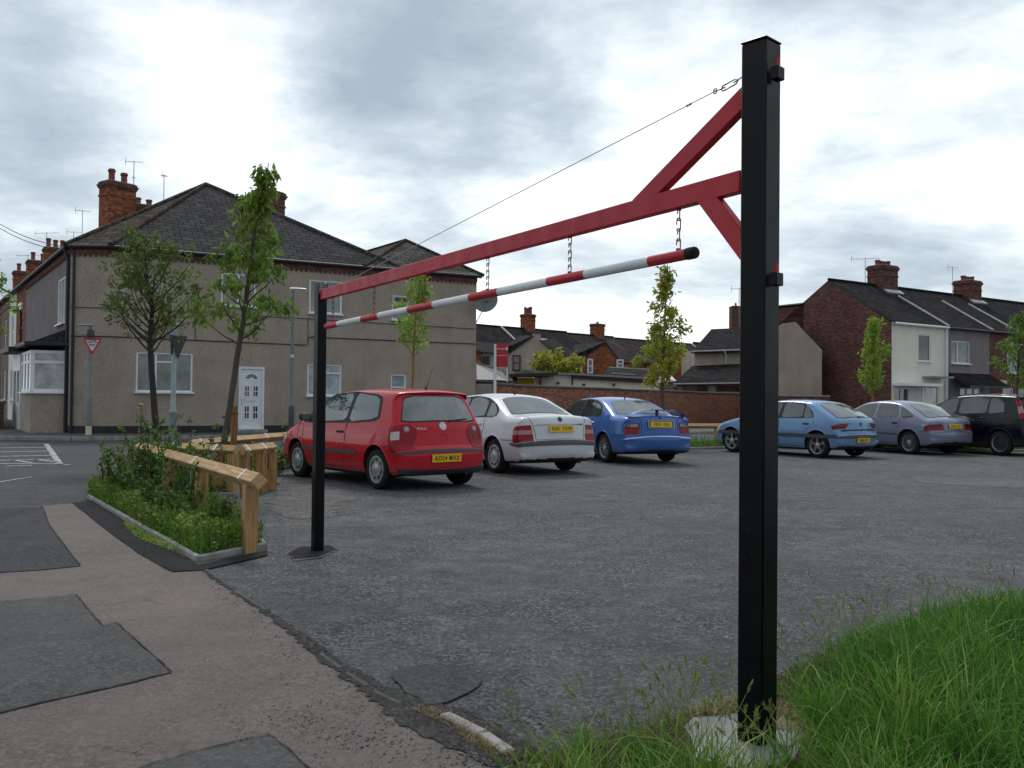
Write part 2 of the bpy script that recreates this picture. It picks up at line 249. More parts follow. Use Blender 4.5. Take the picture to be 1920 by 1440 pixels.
# ---------------------------------------------------------------- mesh helpers
def finish(o,parent=None,kind=None):
    COL.objects.link(o)
    if parent is not None: o.parent=parent
    if kind: o['kind']=kind
    return o
class MB:
    def __init__(s,M0=None): s.v=[];s.f=[];s.m=[];s.uv=[];s.mats=[];s.M=M0 or Matrix.Identity(4)
    def mi(s,mat):
        mat=MATS[mat] if isinstance(mat,str) else mat
        if mat not in s.mats: s.mats.append(mat)
        return s.mats.index(mat)
    def add(s,vs,fs,mat,uv=None):
        b=len(s.v); k=s.mi(mat); s.v+=[tuple(s.M@Vector(p)) for p in vs]
        for j,f in enumerate(fs):
            s.f.append([b+i for i in f]); s.m.append(k)
            if uv: s.uv.append(uv[j]); continue
            P=[Vector(vs[i]) for i in f]; n=Vector((0,0,0))
            for i in range(len(P)): n+=P[i].cross(P[(i+1)%len(P)])
            if n.length<1e-12: s.uv.append([(0,0)]*len(f)); continue
            n.normalize()
            if abs(n.z)>.95: u=Vector((1,0,0)); w=Vector((0,1,0))
            else: u=Vector((0,0,1)).cross(n).normalized(); w=n.cross(u)
            s.uv.append([(p.dot(u),p.dot(w)) for p in P])
    def box(s,c,d,mat,A=None,bev=0):
        hx,hy,hz=d[0]/2,d[1]/2,d[2]/2; A=A or Matrix.Identity(3); c=Vector(c)
        if not bev:
            vs=[c+A@Vector((x*hx,y*hy,z*hz)) for x in(-1,1) for y in(-1,1) for z in(-1,1)]
            s.add(vs,[(0,1,3,2),(4,6,7,5),(0,4,5,1),(2,3,7,6),(0,2,6,4),(1,5,7,3)],mat); return
        vs=[];idx={}
        for x in(-1,1):
            for y in(-1,1):
                for z in(-1,1):
                    for a in range(3):
                        q=[x*hx,y*hy,z*hz]; sg=(x,y,z)
                        for b in range(3):
                            if b!=a: q[b]-=sg[b]*bev
                        idx[(x,y,z,a)]=len(vs); vs.append(c+A@Vector(q))
        fs=[]
        def F(l,outn):
            P=[vs[i] for i in l]; n=(P[1]-P[0]).cross(P[2]-P[0]); 
            if n.dot(A@Vector(outn))<0: l=l[::-1]
            fs.append(l)
        for a in range(3):
            b,cc=(a+1)%3,(a+2)%3
            for sg in(-1,1):
                l=[]
                for (p,q) in((-1,-1),(1,-1),(1,1),(-1,1)):
                    k=[0,0,0];k[a]=sg;k[b]=p;k[cc]=q; l.append(idx[(*k,a)])
                n=[0,0,0];n[a]=sg; F(l,n)
            for p in(-1,1):
                for q in(-1,1):
                    l=[]
                    for sg in(-1,1):
                        k=[0,0,0];k[a]=sg;k[b]=p;k[cc]=q
                        l.append(idx[(*k,b)]);l.append(idx[(*k,cc)])
                    l=[l[0],l[1],l[3],l[2]]; n=[0,0,0];n[b]=p;n[cc]=q; F(l,n)
        for x in(-1,1):
            for y in(-1,1):
                for z in(-1,1): F([idx[(x,y,z,a)] for a in range(3)],(x,y,z))
        s.add(vs,fs,mat)
    def beam(s,a,b,w,h,mat,roll=0,bev=0):
        a=Vector(a);b=Vector(b);d=b-a;u=d.normalized(); up=Vector((0,0,1)) if abs(u.z)<.98 else Vector((0,1,0))
        y=up.cross(u).normalized(); z=u.cross(y); A=Matrix((u,y,z)).transposed()@Matrix.Rotation(roll,3,'X')
        s.box((a+b)/2,(d.length,w,h),mat,A,bev)
    def tube(s,pts,r,mat,n=8,caps=True,rs=None):
        pts=[Vector(p) for p in pts]; k=len(pts); rs=rs or [r]*k; ref=None; vs=[]
        for i,p in enumerate(pts):
            t=(pts[min(i+1,k-1)]-pts[max(i-1,0)]).normalized()
            if ref is None: ref=Vector((0,0,1)) if abs(t.z)<.9 else Vector((1,0,0))
            a=t.cross(ref).normalized(); b=a.cross(t); ref=b
            for j in range(n):
                q=2*math.pi*j/n; vs.append(p+(a*math.cos(q)+b*math.sin(q))*rs[i])
        fs=[(i*n+j,i*n+(j+1)%n,(i+1)*n+(j+1)%n,(i+1)*n+j) for i in range(k-1) for j in range(n)]
        fs=[f[::-1] for f in fs]
        if caps: fs.append(tuple(range(n))); fs.append(tuple((k-1)*n+j for j in reversed(range(n))))
        s.add(vs,fs,mat)
    def lathe(s,prof,mat,c=(0,0,0),axis='Z',n=24,A=None):   # prof: (r,h)
        A=A or {'Z':Matrix.Identity(3),'Y':Matrix(((1,0,0),(0,0,1),(0,-1,0))),'X':Matrix(((0,0,1),(0,1,0),(-1,0,0)))}[axis]
        c=Vector(c); vs=[];k=len(prof)
        for r,h in prof:
            for j in range(n):
                q=2*math.pi*j/n; vs.append(c+A@Vector((r*math.cos(q),r*math.sin(q),h)))
        fs=[(i*n+j,i*n+(j+1)%n,(i+1)*n+(j+1)%n,(i+1)*n+j) for i in range(k-1) for j in range(n)]
        s.add(vs,fs,mat)
    def poly(s,pts,mat,flip=False):
        l=list(range(len(pts))); s.add(pts,[l[::-1] if flip else l],mat)
    def slab(s,pts,th,mat,matside=None):      # pts CCW seen from outside; thickness goes against the normal
        P=[Vector(p) for p in pts]; n=Vector((0,0,0))
        for i in range(len(P)): n+=P[i].cross(P[(i+1)%len(P)])
        n.normalize(); Q=[p-n*th for p in P]; k=len(P)
        s.add(P,[tuple(range(k))],mat); s.add(Q,[tuple(reversed(range(k)))],matside or mat)
        for i in range(k):
            j=(i+1)%k; s.add([P[i],Q[i],Q[j],P[j]],[(0,1,2,3)],matside or mat)
    def wall(s,o,u,w,h,mat,holes=(),z0=0,rev=.12,revmat=None):
        # wall plane from o along unit u (left to right as seen from outside), outward normal = u x z
        o=Vector(o);u=Vector(u);n=u.cross(Vector((0,0,1)))
        xs=sorted({0,w,*[a for q in holes for a in(q[0],q[2])]}); zs=sorted({z0,h,*[a for q in holes for a in(q[1],q[3])]})
        for i in range(len(xs)-1):
            for j in range(len(zs)-1):
                cx=(xs[i]+xs[i+1])/2; cz=(zs[j]+zs[j+1])/2
                if any(q[0]<cx<q[2] and q[1]<cz<q[3] for q in holes): continue
                P=[o+u*a+Vector((0,0,b)) for a,b in((xs[i],zs[j]),(xs[i+1],zs[j]),(xs[i+1],zs[j+1]),(xs[i],zs[j+1]))]
                s.add(P,[(0,1,2,3)],mat)
        for x0,a0,x1,a1 in holes:
            C=[(x0,a0),(x1,a0),(x1,a1),(x0,a1)]
            for i in range(4):
                a,b=C[i],C[(i+1)%4]; p=o+u*a[0]+Vector((0,0,a[1])); q=o+u*b[0]+Vector((0,0,b[1]))
                s.add([p,p-n*rev,q-n*rev,q],[(0,1,2,3)],revmat or mat)
    def build(s,name,parent=None,smooth=None,kind=None,bevel=0):
        me=bpy.data.meshes.new(name); me.from_pydata(s.v,[],s.f); 
        for m in s.mats: me.materials.append(m)
        me.polygons.foreach_set('material_index',s.m); uvl=me.uv_layers.new(name='UVMap')
        uvl.data.foreach_set('uv',[c for f in s.uv for p in f for c in p])
        if smooth is not None:
            me.polygons.foreach_set('use_smooth',[True]*len(me.polygons)); me.set_sharp_from_angle(angle=R(smooth))
        me.update(); return finish(bpy.data.objects.new(name,me),parent,kind)
def tag(o,label,cat,group=None,kind=None):
    o['label']=label; o['category']=cat
    if group: o['group']=group
    if kind: o['kind']=kind
    return o
def root(name,loc,label,cat,rz=0,group=None):
    o=bpy.data.objects.new(name,None); o.empty_display_size=.2; COL.objects.link(o); o.location=loc; o.rotation_euler=(0,0,rz)
    return tag(o,label,cat,group)
def np_mesh(name,verts,faces,mat,parent=None,rnd=None,smooth=False,kind=None):
    verts=np.asarray(verts,np.float32); faces=np.asarray(faces,np.int32); me=bpy.data.meshes.new(name); k=faces.shape[1]
    me.vertices.add(len(verts)); me.vertices.foreach_set('co',verts.ravel()); me.loops.add(faces.size); me.loops.foreach_set('vertex_index',faces.ravel())
    me.polygons.add(len(faces)); me.polygons.foreach_set('loop_start',np.arange(0,faces.size,k,dtype=np.int32))
    me.materials.append(MATS[mat]); me.update(calc_edges=True)
    if smooth: me.polygons.foreach_set('use_smooth',[True]*len(faces))
    if rnd is not None:
        a=me.attributes.new('rnd','FLOAT','POINT'); a.data.foreach_set('value',np.asarray(rnd,np.float32))
    me.validate(); return finish(bpy.data.objects.new(name,me),parent,kind)
_tc={}
def text_geo(s,size,bold=0.0,sx=1.0,sp=1.0,ext=.001):
    key=(s,size,bold,sx,sp)
    if key in _tc: return _tc[key]
    cu=bpy.data.curves.new('t','FONT'); cu.body=s; cu.size=size; cu.align_x='CENTER'; cu.align_y='CENTER'; cu.offset=bold; cu.extrude=ext; cu.resolution_u=2; cu.space_character=sp
    o=bpy.data.objects.new('t',cu); COL.objects.link(o); dg=bpy.context.evaluated_depsgraph_get(); me=o.evaluated_get(dg).to_mesh()
    vs=[(v.co.x*sx,v.co.y,v.co.z) for v in me.vertices]; fs=[tuple(p.vertices) for p in me.polygons]
    o.evaluated_get(dg).to_mesh_clear(); bpy.data.objects.remove(o); bpy.data.curves.remove(cu); _tc[key]=(vs,fs); return vs,fs
def put_text(mb,s,size,o,u,v,mat,bold=0.0,sx=1.0,sp=1.0):
    vs,fs=text_geo(s,size,bold,sx,sp); o=Vector(o);u=Vector(u);v=Vector(v);n=u.cross(v)
    mb.add([o+u*a+v*b+n*c for a,b,c in vs],fs,mat)
def sheet(name,pts,z,mat,kind='structure',parent=None,label=None,cat=None):   # flat sheet, subdivided outline kept
    P=[Vector((p[0],p[1],z)) for p in pts]; tri=geometry.tessellate_polygon([P]); m=MB()
    fs=[]
    for t in tri:
        a,b,c=(P[i] for i in t); fs.append(tuple(t) if (b-a).cross(c-a).z>0 else tuple(reversed(t)))
    m.add(P,fs,mat); return m.build(name,parent,kind=kind)
def jag(pts,amp=.03,step=.12,seed=0):        # uneven edges
    out=[];rr=random.Random(seed)
    for i in range(len(pts)):
        a=Vector(pts[i][:2]);b=Vector(pts[(i+1)%len(pts)][:2]); n=max(1,int((b-a).length/step)); n=min(n,80)
        pr=Vector((-(b-a).y,(b-a).x)).normalized() if (b-a).length>0 else Vector((0,0))
        for k in range(n):
            q=a.lerp(b,k/n); w=0 if k==0 else rr.uniform(-amp,amp); out.append(q+pr*w)
    return out
#==GROUND==
#==BUILD==
pm('chain_steel',(.10,.10,.105),.5,metal=.5,var=.3,scale=60)
# ================================================================ GROUND AND ROADS
def GP(l,z=0): return [G(x,y,z) for x,y in l]
sheet('ground',[(-260,-60),(260,-60),(260,600),(-260,600)],-.02,'paving')
sheet('road',[(-60,4),(60,4),(60,110),(-60,110)],-.012,'road_tar')
KB=[(-5.2,17.4),(-1.8,21.2),(1.3,24.1),(4.9,24.6),(6.2,25.2),(20,25.4)]
cp=[G(372,1062),G(440,1108),G(520,1160),G(610,1232),G(700,1292),G(790,1340),G(880,1385),G(960,1425),(0.1,2.9),(0.4,-6),(30,-6),(30,25.4)]+KB[::-1]+[G(500,890),G(300,926),G(330,985)]
cps=sheet('car_park',jag(cp,.012,.1,1),-.004,'car_park')
# pinkish footway and its patches
ft=[G(85,948),G(185,940),G(372,1060),G(440,1108),G(520,1160),G(610,1232),G(700,1292),G(790,1340),G(880,1385),G(960,1425),(0.1,2.9),(0.4,-6),(-9,-6),G(-900,985)]
sheet('footway',jag(ft,.012,.1,2),0,'pink_tar')
sheet('worn_patch',jag(GP([(-400,962),(-100,956),(80,950),(92,985),(150,1062),(70,1070),(-60,1078),(-500,1095)]),.008,.1,3),.004,'dark_patch')
sheet('grey_patch',jag(GP([(-300,1150),(0,1130),(143,1116),(168,1148),(194,1176),(218,1169),(262,1208),(322,1262),(200,1292),(80,1318),(0,1338),(-300,1420)]),.005,.1,4),.004,'old_patch')
sheet('repair_patch',jag(GP([(268,1440),(360,1412),(502,1379),(540,1405),(585,1448),(640,1600),(0,1600)]),.005,.1,5),.004,'old_patch')
sheet('fresh_tarmac',jag(GP([(136,944),(176,939),(270,1003),(371,1060),(500,1033),(503,1042),(380,1070),(322,1073),(262,1040),(200,995)]),.006,.08,6),.008,'new_tar')
# the broken seam between footway and car park: rough strip plus edging stones that show here and there
seam=[(372,1062),(440,1110),(520,1162),(610,1234),(700,1294),(760,1328),(800,1345),(880,1385),(965,1430)]
sg=GP(seam); up=[];dn=[]
rr=random.Random(4)
for i,p in enumerate(sg):
    w=(.02,.03,.035,.05,.08,.15,.20,.18,.14)[i]; up.append((p.x+w*.75,p.y+w*.55)); dn.append((p.x-w*.55,p.y-w*.35))
sheet('broken_edge',jag(dn+up[::-1],.022,.03,8),.005,'rough_tar')
sheet('sunken_patch',jag(GP([(735,1262),(800,1247),(880,1250),(905,1275),(880,1300),(840,1318),(800,1325),(760,1300)]),.02,.08,9),.007,'road_tar')
sheet('dusty_patch',jag(GP([(515,925),(570,912),(640,922),(665,935),(620,950),(640,965),(560,975),(500,955)]),.09,.10,10),.0005,'tar_dust')
sheet('pale_patch',jag(GP([(1700,893),(1930,897),(2100,912),(1900,915),(1730,905)]),.06,.3,11),.0005,'tar_dust')
# edging stones in the seam
for k,(a,b) in enumerate([((833,1343),(905,1380)),((907,1381),(955,1415)),((600,1226),(640,1255)),((650,1262),(690,1288)),((700,1296),(752,1322)),((440,1108),(500,1145)),((382,1066),(436,1102))]):
    m=MB(); pa,pb=G(*a),G(*b); m.beam((pa.x,pa.y,-.012 if k<2 else -.014),(pb.x,pb.y,-.010 if k<2 else -.013),.055 if k<2 else .035,.06 if k<2 else .042,'concrete' if k<2 else 'old_patch',0,.008)
    tag(m.build('edging_stone'),['pale round topped edging stone at the front end of the pink footway edge','short pale edging stone beside the grass in the foreground','half buried grey edging stone in the middle of the footway seam','dark sunken edging stone just beyond the round tar patch','worn edging stone beside the round tar patch','grey edging stone in the seam a little nearer than the corner of the weed bed','grey edging stone touching the corner of the near weed bed'][k],'edging stone','edging stones along the footway seam')
# far pavement in front of the corner house with its kerb
C0=G(127,812,.1); C1=G(210,812,.1); C1.y=C0.y; EH=atD(130,465,C0.y).z
CE=atD(893,521,1);  # solve right end from eave height
d=ray(893,521); t=(EH-H)/d.z; CE=Vector((d.x*t,d.y*t,.1)); FD=(CE-C1); FD.z=0; FL=FD.length; FD.normalize(); FN=Vector((FD.y,-FD.x,0))  # outward
SD=Vector((-.5636,.826,0)); SN=Vector((-.826,-.5636,0))   # side street direction and its outward normal
def V3(p,z): return Vector((p[0],p[1],z))
pv=[C0+Vector((-1.5,-2.6,0)),C1+Vector((.2,-2.7,0)),CE+FN*2.6,CE+FD*14+FN*2.6,CE+FD*14-FN*3,CE-FN*6,C1-FN*6,C0+SD*60-SN*4,C0+SD*60+SN*1.9,C0+SN*2.3+SD*2]
m=MB(); m.slab([V3(p,.095) for p in pv],.14,'paving'); m.build('pavement',kind='structure')
m=MB()
edge=[pv[8],pv[9],pv[0],pv[1],pv[2],pv[3]]
for a,b in zip(edge[:-1],edge[1:]): m.beam(V3(a,.05),V3(b,.05),.14,.125,'concrete',0,.015)
m.build('kerb',kind='structure')
# kerb of the bed behind the cars
m=MB()
for a,b in zip(KB[:-1],KB[1:]): m.beam((a[0],a[1],.0),(b[0],b[1],.0),.12,.12,'concrete',0,.01)
m.build('kerb_strip',kind='structure')
bedfar=[Vector((a[0],a[1]+.05)) for a in KB]+[Vector((20,27.2)),Vector((6,27)),Vector((4.8,26.4)),Vector((.8,25.9)),Vector((-2.6,22.6)),Vector((-6,18.8))]
sheet('soil_strip',bedfar,.01,'soil')
def seamline(name,pts,w,z,mat,seed):
    rr2=random.Random(seed); m=MB(); P=jag(pts,.004,.05,seed)
    for a,b in zip(P,P[1:]+P[:1]):
        a=Vector(a[:2]);b=Vector(b[:2]); d_=(b-a)
        if d_.length<1e-5 or a.length>14: continue
        n_=Vector((-d_.y,d_.x)).normalized()*w*rr2.uniform(.25,.8); m.add([V3(a-n_,z),V3(b-n_,z),V3(b+n_,z),V3(a+n_,z)],[(0,1,2,3)],mat)
    return m.build(name,kind='structure')
seamline('joint_seal',GP([(-300,1150),(0,1130),(143,1116),(168,1148),(194,1176),(218,1169),(262,1208),(322,1262),(200,1292),(80,1318),(0,1338),(-300,1420)]),.007,.0085,'rough_tar',41)
seamline('joint_seal',GP([(268,1440),(360,1412),(502,1379),(540,1405),(585,1448),(640,1600),(0,1600)]),.007,.0085,'rough_tar',42)
seamline('joint_seal',GP([(80,950),(92,985),(150,1062),(70,1070),(-60,1078),(-500,1095)]),.008,.0085,'rough_tar',43)
# road markings
m=MB()
def strip(a,b,w,z=-.006):
    a=G(*a,0);b=G(*b,0); d=(b-a); d.z=0; n=Vector((-d.y,d.x,0)).normalized()*w/2
    P=[V3(a-n,z),V3(b-n,z),V3(b+n,z),V3(a+n,z)]
    if (P[1]-P[0]).cross(P[2]-P[0]).z<0: P=P[::-1]
    m.poly(P,'road_paint')
for (a,b,w) in [((-120,834),(86,831),.16),((-120,841),(90,838),.16),((-130,849),(96,845),.16),((-140,858),(100,853),.16),((-150,866),(104,860),.14),((86,831),(112,869),.12),((-20,868),(112,869),.12),((20,861),(60,867),.10),((60,860),(112,866),.10),((10,873),(60,872),.12),((118,871),(132,870),.10)]: strip(a,b,w)
strip((-60,912),(60,893),.05); m.build('road_marking',kind='structure')
# loose stones lying about the car park edge
def stones():
    vs=[];fs=[];rr=np.random.default_rng(5)
    base=np.array([(1,0,0),(-1,0,0),(0,1,0),(0,-1,0),(0,0,1),(0,0,-.5)],float); F=np.array([(0,2,4),(2,1,4),(1,3,4),(3,0,4),(2,0,5),(1,2,5),(3,1,5),(0,3,5)])
    pts=[]
    for _ in range(2600):
        px=rr.uniform(380,1920); py=1010+430*rr.random()**.8; g=G(px,py); pts.append((g.x,g.y,rr.uniform(.002,.0055)))
    for _ in range(2200):
        i=rr.integers(0,len(sg)-1); f=rr.random(); p=sg[i].lerp(sg[i+1],f); s=rr.normal(0,.09+.04*i/2); pts.append((p.x+s*.8,p.y+s*.6+rr.normal(0,.02),rr.uniform(.002,.0065)))
    for _ in range(700):
        px=rr.uniform(0,800); py=rr.uniform(1080,1440); g=G(px,py); pts.append((g.x,g.y,rr.uniform(.0015,.004)))
    for cx,cy,n in ((690,1385,70),(540,1345,40),(560,1355,30),(1130,1350,60),(1020,1345,50),(1640,1105,90),(1180,1330,60),(880,1420,60)):
        for _ in range(n):
            g=G(cx+rr.normal(0,38),cy+rr.normal(0,9)); pts.append((g.x,g.y,rr.uniform(.002,.0085)))
    for x,y,r in pts:
        a=rr.uniform(0,6.28); c,s_=math.cos(a),math.sin(a); q=base*(r*rr.uniform(.7,1.4),r*rr.uniform(.6,1.1),r*rr.uniform(.45,.8))+rr.normal(0,r*.12,(6,3)); q=np.stack([q[:,0]*c-q[:,1]*s_+x,q[:,0]*s_+q[:,1]*c+y,q[:,2]+.004],1)
        fs.append(F+len(vs)*6); vs.append(q)
    o=np_mesh('gravel',np.concatenate(vs),np.concatenate(fs),'stone_mix',kind='stuff'); tag(o,'loose chippings scattered over the car park and footway','gravel')
pm('stone_mix',(.15,.145,.14),.9,var=.75,scale=14); stones()
# ================================================================ HEIGHT BARRIER
PR=G(1419,1392); PL=G(595,1033)
ang=math.atan2(PL.y-PR.y,PL.x-PR.x); bu=Vector((math.cos(ang),math.sin(ang),0))   # from right post to left post
ztop=atD(1430,84,PR.y).z
def post(name,p,w,zt,yaw,label,mat='black_paint'):
    r=root(name,(p.x,p.y,0),label,'post',yaw); m=MB(); m.box((0,0,zt/2-.1),(w,w,zt+.2),mat,bev=w*.06); m.build('column',r,40)
    m=MB(); m.box((0,0,zt+.004),(w*1.02,w*1.02,.008),mat,bev=.002); m.build('top_cap',r); return r
YR=math.atan2(PR.x,PR.y)
pr=post('barrier_post',PR,.112,ztop,R(-90)+ang+R(12),'tall thick black square post in the foreground grass carrying the red beam')
zl=atD(600,548,PL.y).z
pl=post('barrier_post',PL,.085,zl-.02,ang+R(4),'shorter black square post with a fork top in front of the red car')
m=MB(); 
for s in(-1,1): m.box((0,s*.038,zl+.02),(.09,.008,.11),'black_paint',bev=.002)
m.build('fork_bracket',pl)
m=MB()
for z in (atD(1470,140,PR.y).z,atD(1470,525,PR.y).z):
    A=Matrix.Rotation(R(90)-0,3,'Z')
    m.box((.0,0,z),(.02,.02,.06),'black_paint')
# hinges stand out of the face turned away from the beam
inv=Matrix.Rotation(-(R(-90)+ang+R(12)),3,'Z')
for pyx in (142,520):
    hm=MB(); z=atD(1470,pyx,PR.y).z; w=inv@(-bu*1.0); q=w*.084
    hm.box((q.x,q.y,z-.018),(.05,.035,.05),'black_paint',bev=.003); hm.tube([(q.x,q.y,z),(q.x,q.y,z+.042)],.008,'barrier_red',8); hm.build('hinge',pr)

# concrete pad round the near post, tar pad round the far post
cpad=GP([(1283,1368),(1300,1350),(1385,1342),(1480,1352),(1512,1385),(1490,1428),(1400,1450),(1300,1425)])
m=MB(); m.slab([V3(p,.012) for p in jag(cpad,.015,.1,3)][::-1] if (cpad[1]-cpad[0]).cross(cpad[2]-cpad[1]).z<0 else [V3(p,.012) for p in jag(cpad,.015,.1,3)],.03,'concrete_light'); m.build('concrete_pad',kind='structure')
sheet('concrete_rim',jag(GP([(538,1040),(562,1025),(620,1020),(636,1031),(598,1047),(553,1052)]),.014,.05,12),.002,'tar_dust'); sheet('tar_pad',jag(GP([(540,1038),(565,1026),(618,1023),(632,1031),(596,1044),(553,1049)]),.006,.06,13),.006,'new_tar')
# gate: beam, two braces (real plane through both posts)
def OP(px,py): return onplane(px,py,PR,bu)
gate=root('barrier_gate',(PR.x,PR.y,0),'red painted steel swing gate beam with two diagonal braces bolted to the tall black post','barrier gate')
off=Vector((PR.x,PR.y,0)); SH=0.0
def gl(p): return p-off
bl=OP(604,553); brt=OP(1394,340); zb=brt.z
m=MB(); eR=brt+(brt-bl).normalized()*(-0.0); m.beam(gl(bl),gl(eR),.045,.088,'barrier_red',0,.004); m.build('beam',gate,40)
b1=OP(1196,378); b2=OP(1394,188); m=MB(); m.beam(gl(b1+Vector((0,0,-.03))),gl(b2+(b2-b1).normalized()*.03),.044,.085,'barrier_red',0,.004); m.build('upper_brace',gate,40)
b1=OP(1318,366); b2=OP(1396,462); m=MB(); m.beam(gl(b1+Vector((0,0,.02))),gl(b2+(b2-b1).normalized()*.04),.044,.085,'barrier_red',0,.004); m.build('lower_brace',gate,40)
# hanging height bar
ha=OP(612,612); hb=OP(1305,473); bar=root('height_bar',tuple(ha),'red and white striped height limit bar hanging on chains with a black end cap','height bar')
cuts=[(612,'r'),(635,'w'),(680,'r'),(712,'w'),(768,'r'),(815,'w'),(883,'r'),(937,'w'),(1030,'r'),(1100,'w'),(1220,'r'),(1290,'k')]
def barpt(px): 
    y=612+(px-612)*(473-612)/(1305-612); 
    d=ray(px,y); # intersection along the bar line
    q=OP(px,y); t=(q-ha).dot(hb-ha)/(hb-ha).length_squared; return ha+(hb-ha)*t
m=MB()
for i,(px,c) in enumerate(cuts[:-1]): m.tube([barpt(px)-ha,barpt(cuts[i+1][0])-ha],.0245,{'r':'barrier_red','w':'barrier_white'}[c],20,caps=(i==0))
m.build('tube',bar,50)
m=MB(); q=barpt(1290)-ha; e2=hb-ha; dv=(e2-q).normalized(); A=Matrix((dv.orthogonal().normalized(),dv.cross(dv.orthogonal().normalized()),dv)).transposed()
Lc=(e2-q).length; m.lathe([(0,0),(.0268,0),(.0268,Lc*.8),(.024,Lc*.95),(.015,Lc),(0,Lc)],'rubber',q,n=20,A=A); m.build('end_cap',bar,50)
# chains of real links
def link(mb,c,h,w,r,yaw,mat):
    pts=[];n=14
    for k in range(n+1):
        a=2*math.pi*k/n; x=math.cos(a)*w; z=math.sin(a)*w+(h/2-w)*(1 if math.sin(a)>0 else -1 if math.sin(a)<0 else 0)
        pts.append((x*math.cos(yaw),x*math.sin(yaw),z))
    mb.tube([Vector(c)+Vector(p) for p in pts],r,mat,6,caps=False)
beamdir=(brt-bl)
chl=['short chain nearest the low black post, hanging against the grey wall','second chain from the low black post, rusty links','third chain from the low black post, in front of a slender tree','chain above the satellite dish at the end of the corner house','chain against open sky above a red stripe of the bar','large chain nearest the tall black post, hung just under the lower brace']
for i,px in enumerate((624,701,796,914,1068,1272)):
    p=barpt(px); t=(Vector((p.x,p.y))-Vector((bl.x,bl.y))).length/Vector((beamdir.x,beamdir.y)).length; top=bl+beamdir*t; zt=top.z-.046; zb_=p.z+.0245
    c=root('chain',(p.x,p.y,zb_),chl[i],'chain',0,'chains holding up the striped bar'); m=MB(); n=max(3,int((zt-zb_)/.036)); pt=(zt-zb_)/n
    for k in range(n):
        link(m,(0,0,pt*(k+.5)),pt+.012,.0095,.0028,ang+R(90)*(k%2)+R(20),'chain_steel' if 0<k<n-1 else 'barrier_red')
    m.box((0,0,.002),(.02,.012,.012),'barrier_red'); m.box((0,0,zt-zb_),(.02,.012,.012),'barrier_red'); m.build('link_chain',c,60)
# stay wire with turnbuckle from the tall post to the beam's far end
w0=OP(1394,143); w1=OP(1384,150); w2=OP(1352,168); w3=OP(1341,171); we=OP(740,470)
endp=bl+beamdir*.16; endp=endp+Vector((0,0,.045))
wd=OP(806,447); stay=root('stay_wire',tuple(w0),'thin steel stay wire with a turnbuckle running from the tall post down to the beam','wire')
m=MB(); far=w3+(wd-w3)*1.0
dirw=(wd-w3).normalized(); tt=0
# continue until it meets the beam line
best=min((abs((w3+dirw*s).z-(bl+beamdir*(((w3+dirw*s)-bl).dot(beamdir)/beamdir.length_squared)).z-.044),s) for s in [x*.02 for x in range(50,400)])
m.tube([w3-w0,w3+dirw*best[1]-w0],.0022,'galv',6); m.build('wire',stay,60)
m=MB(); u=(w2-w1); 
sidev=bu.cross(u.normalized()).normalized(); sidev=Vector((0,0,1)).cross(u).cross(u).normalized()
for s in(-1,1): m.tube([w1-w0+sidev*.0*s,w1-w0+u*.12+sidev*.011*s,w1-w0+u*.88+sidev*.011*s,w2-w0],.0032,'galv',6)
m.tube([Vector((0,0,0)),w1-w0+u*.25],.003,'galv',6); m.tube([w2-w0-u*.25,w3-w0],.003,'galv',6); m.build('turnbuckle',stay,60)
m=MB(); pts=[]
for k in range(15):
    a=2*math.pi*k/14; pts.append(w3-w0+u.normalized()*math.cos(a)*.010+sidev*math.sin(a)*.010)
m.tube(pts,.0028,'galv',6,caps=False); m.build('eyelet',stay,60); m=MB(); k2=w3-w0+dirw*.16; m.tube([k2-dirw*.015,k2+dirw*.015],.005,'galv',6); m.build('wire_clamp',stay,60)
from mathutils.bvhtree import BVHTree
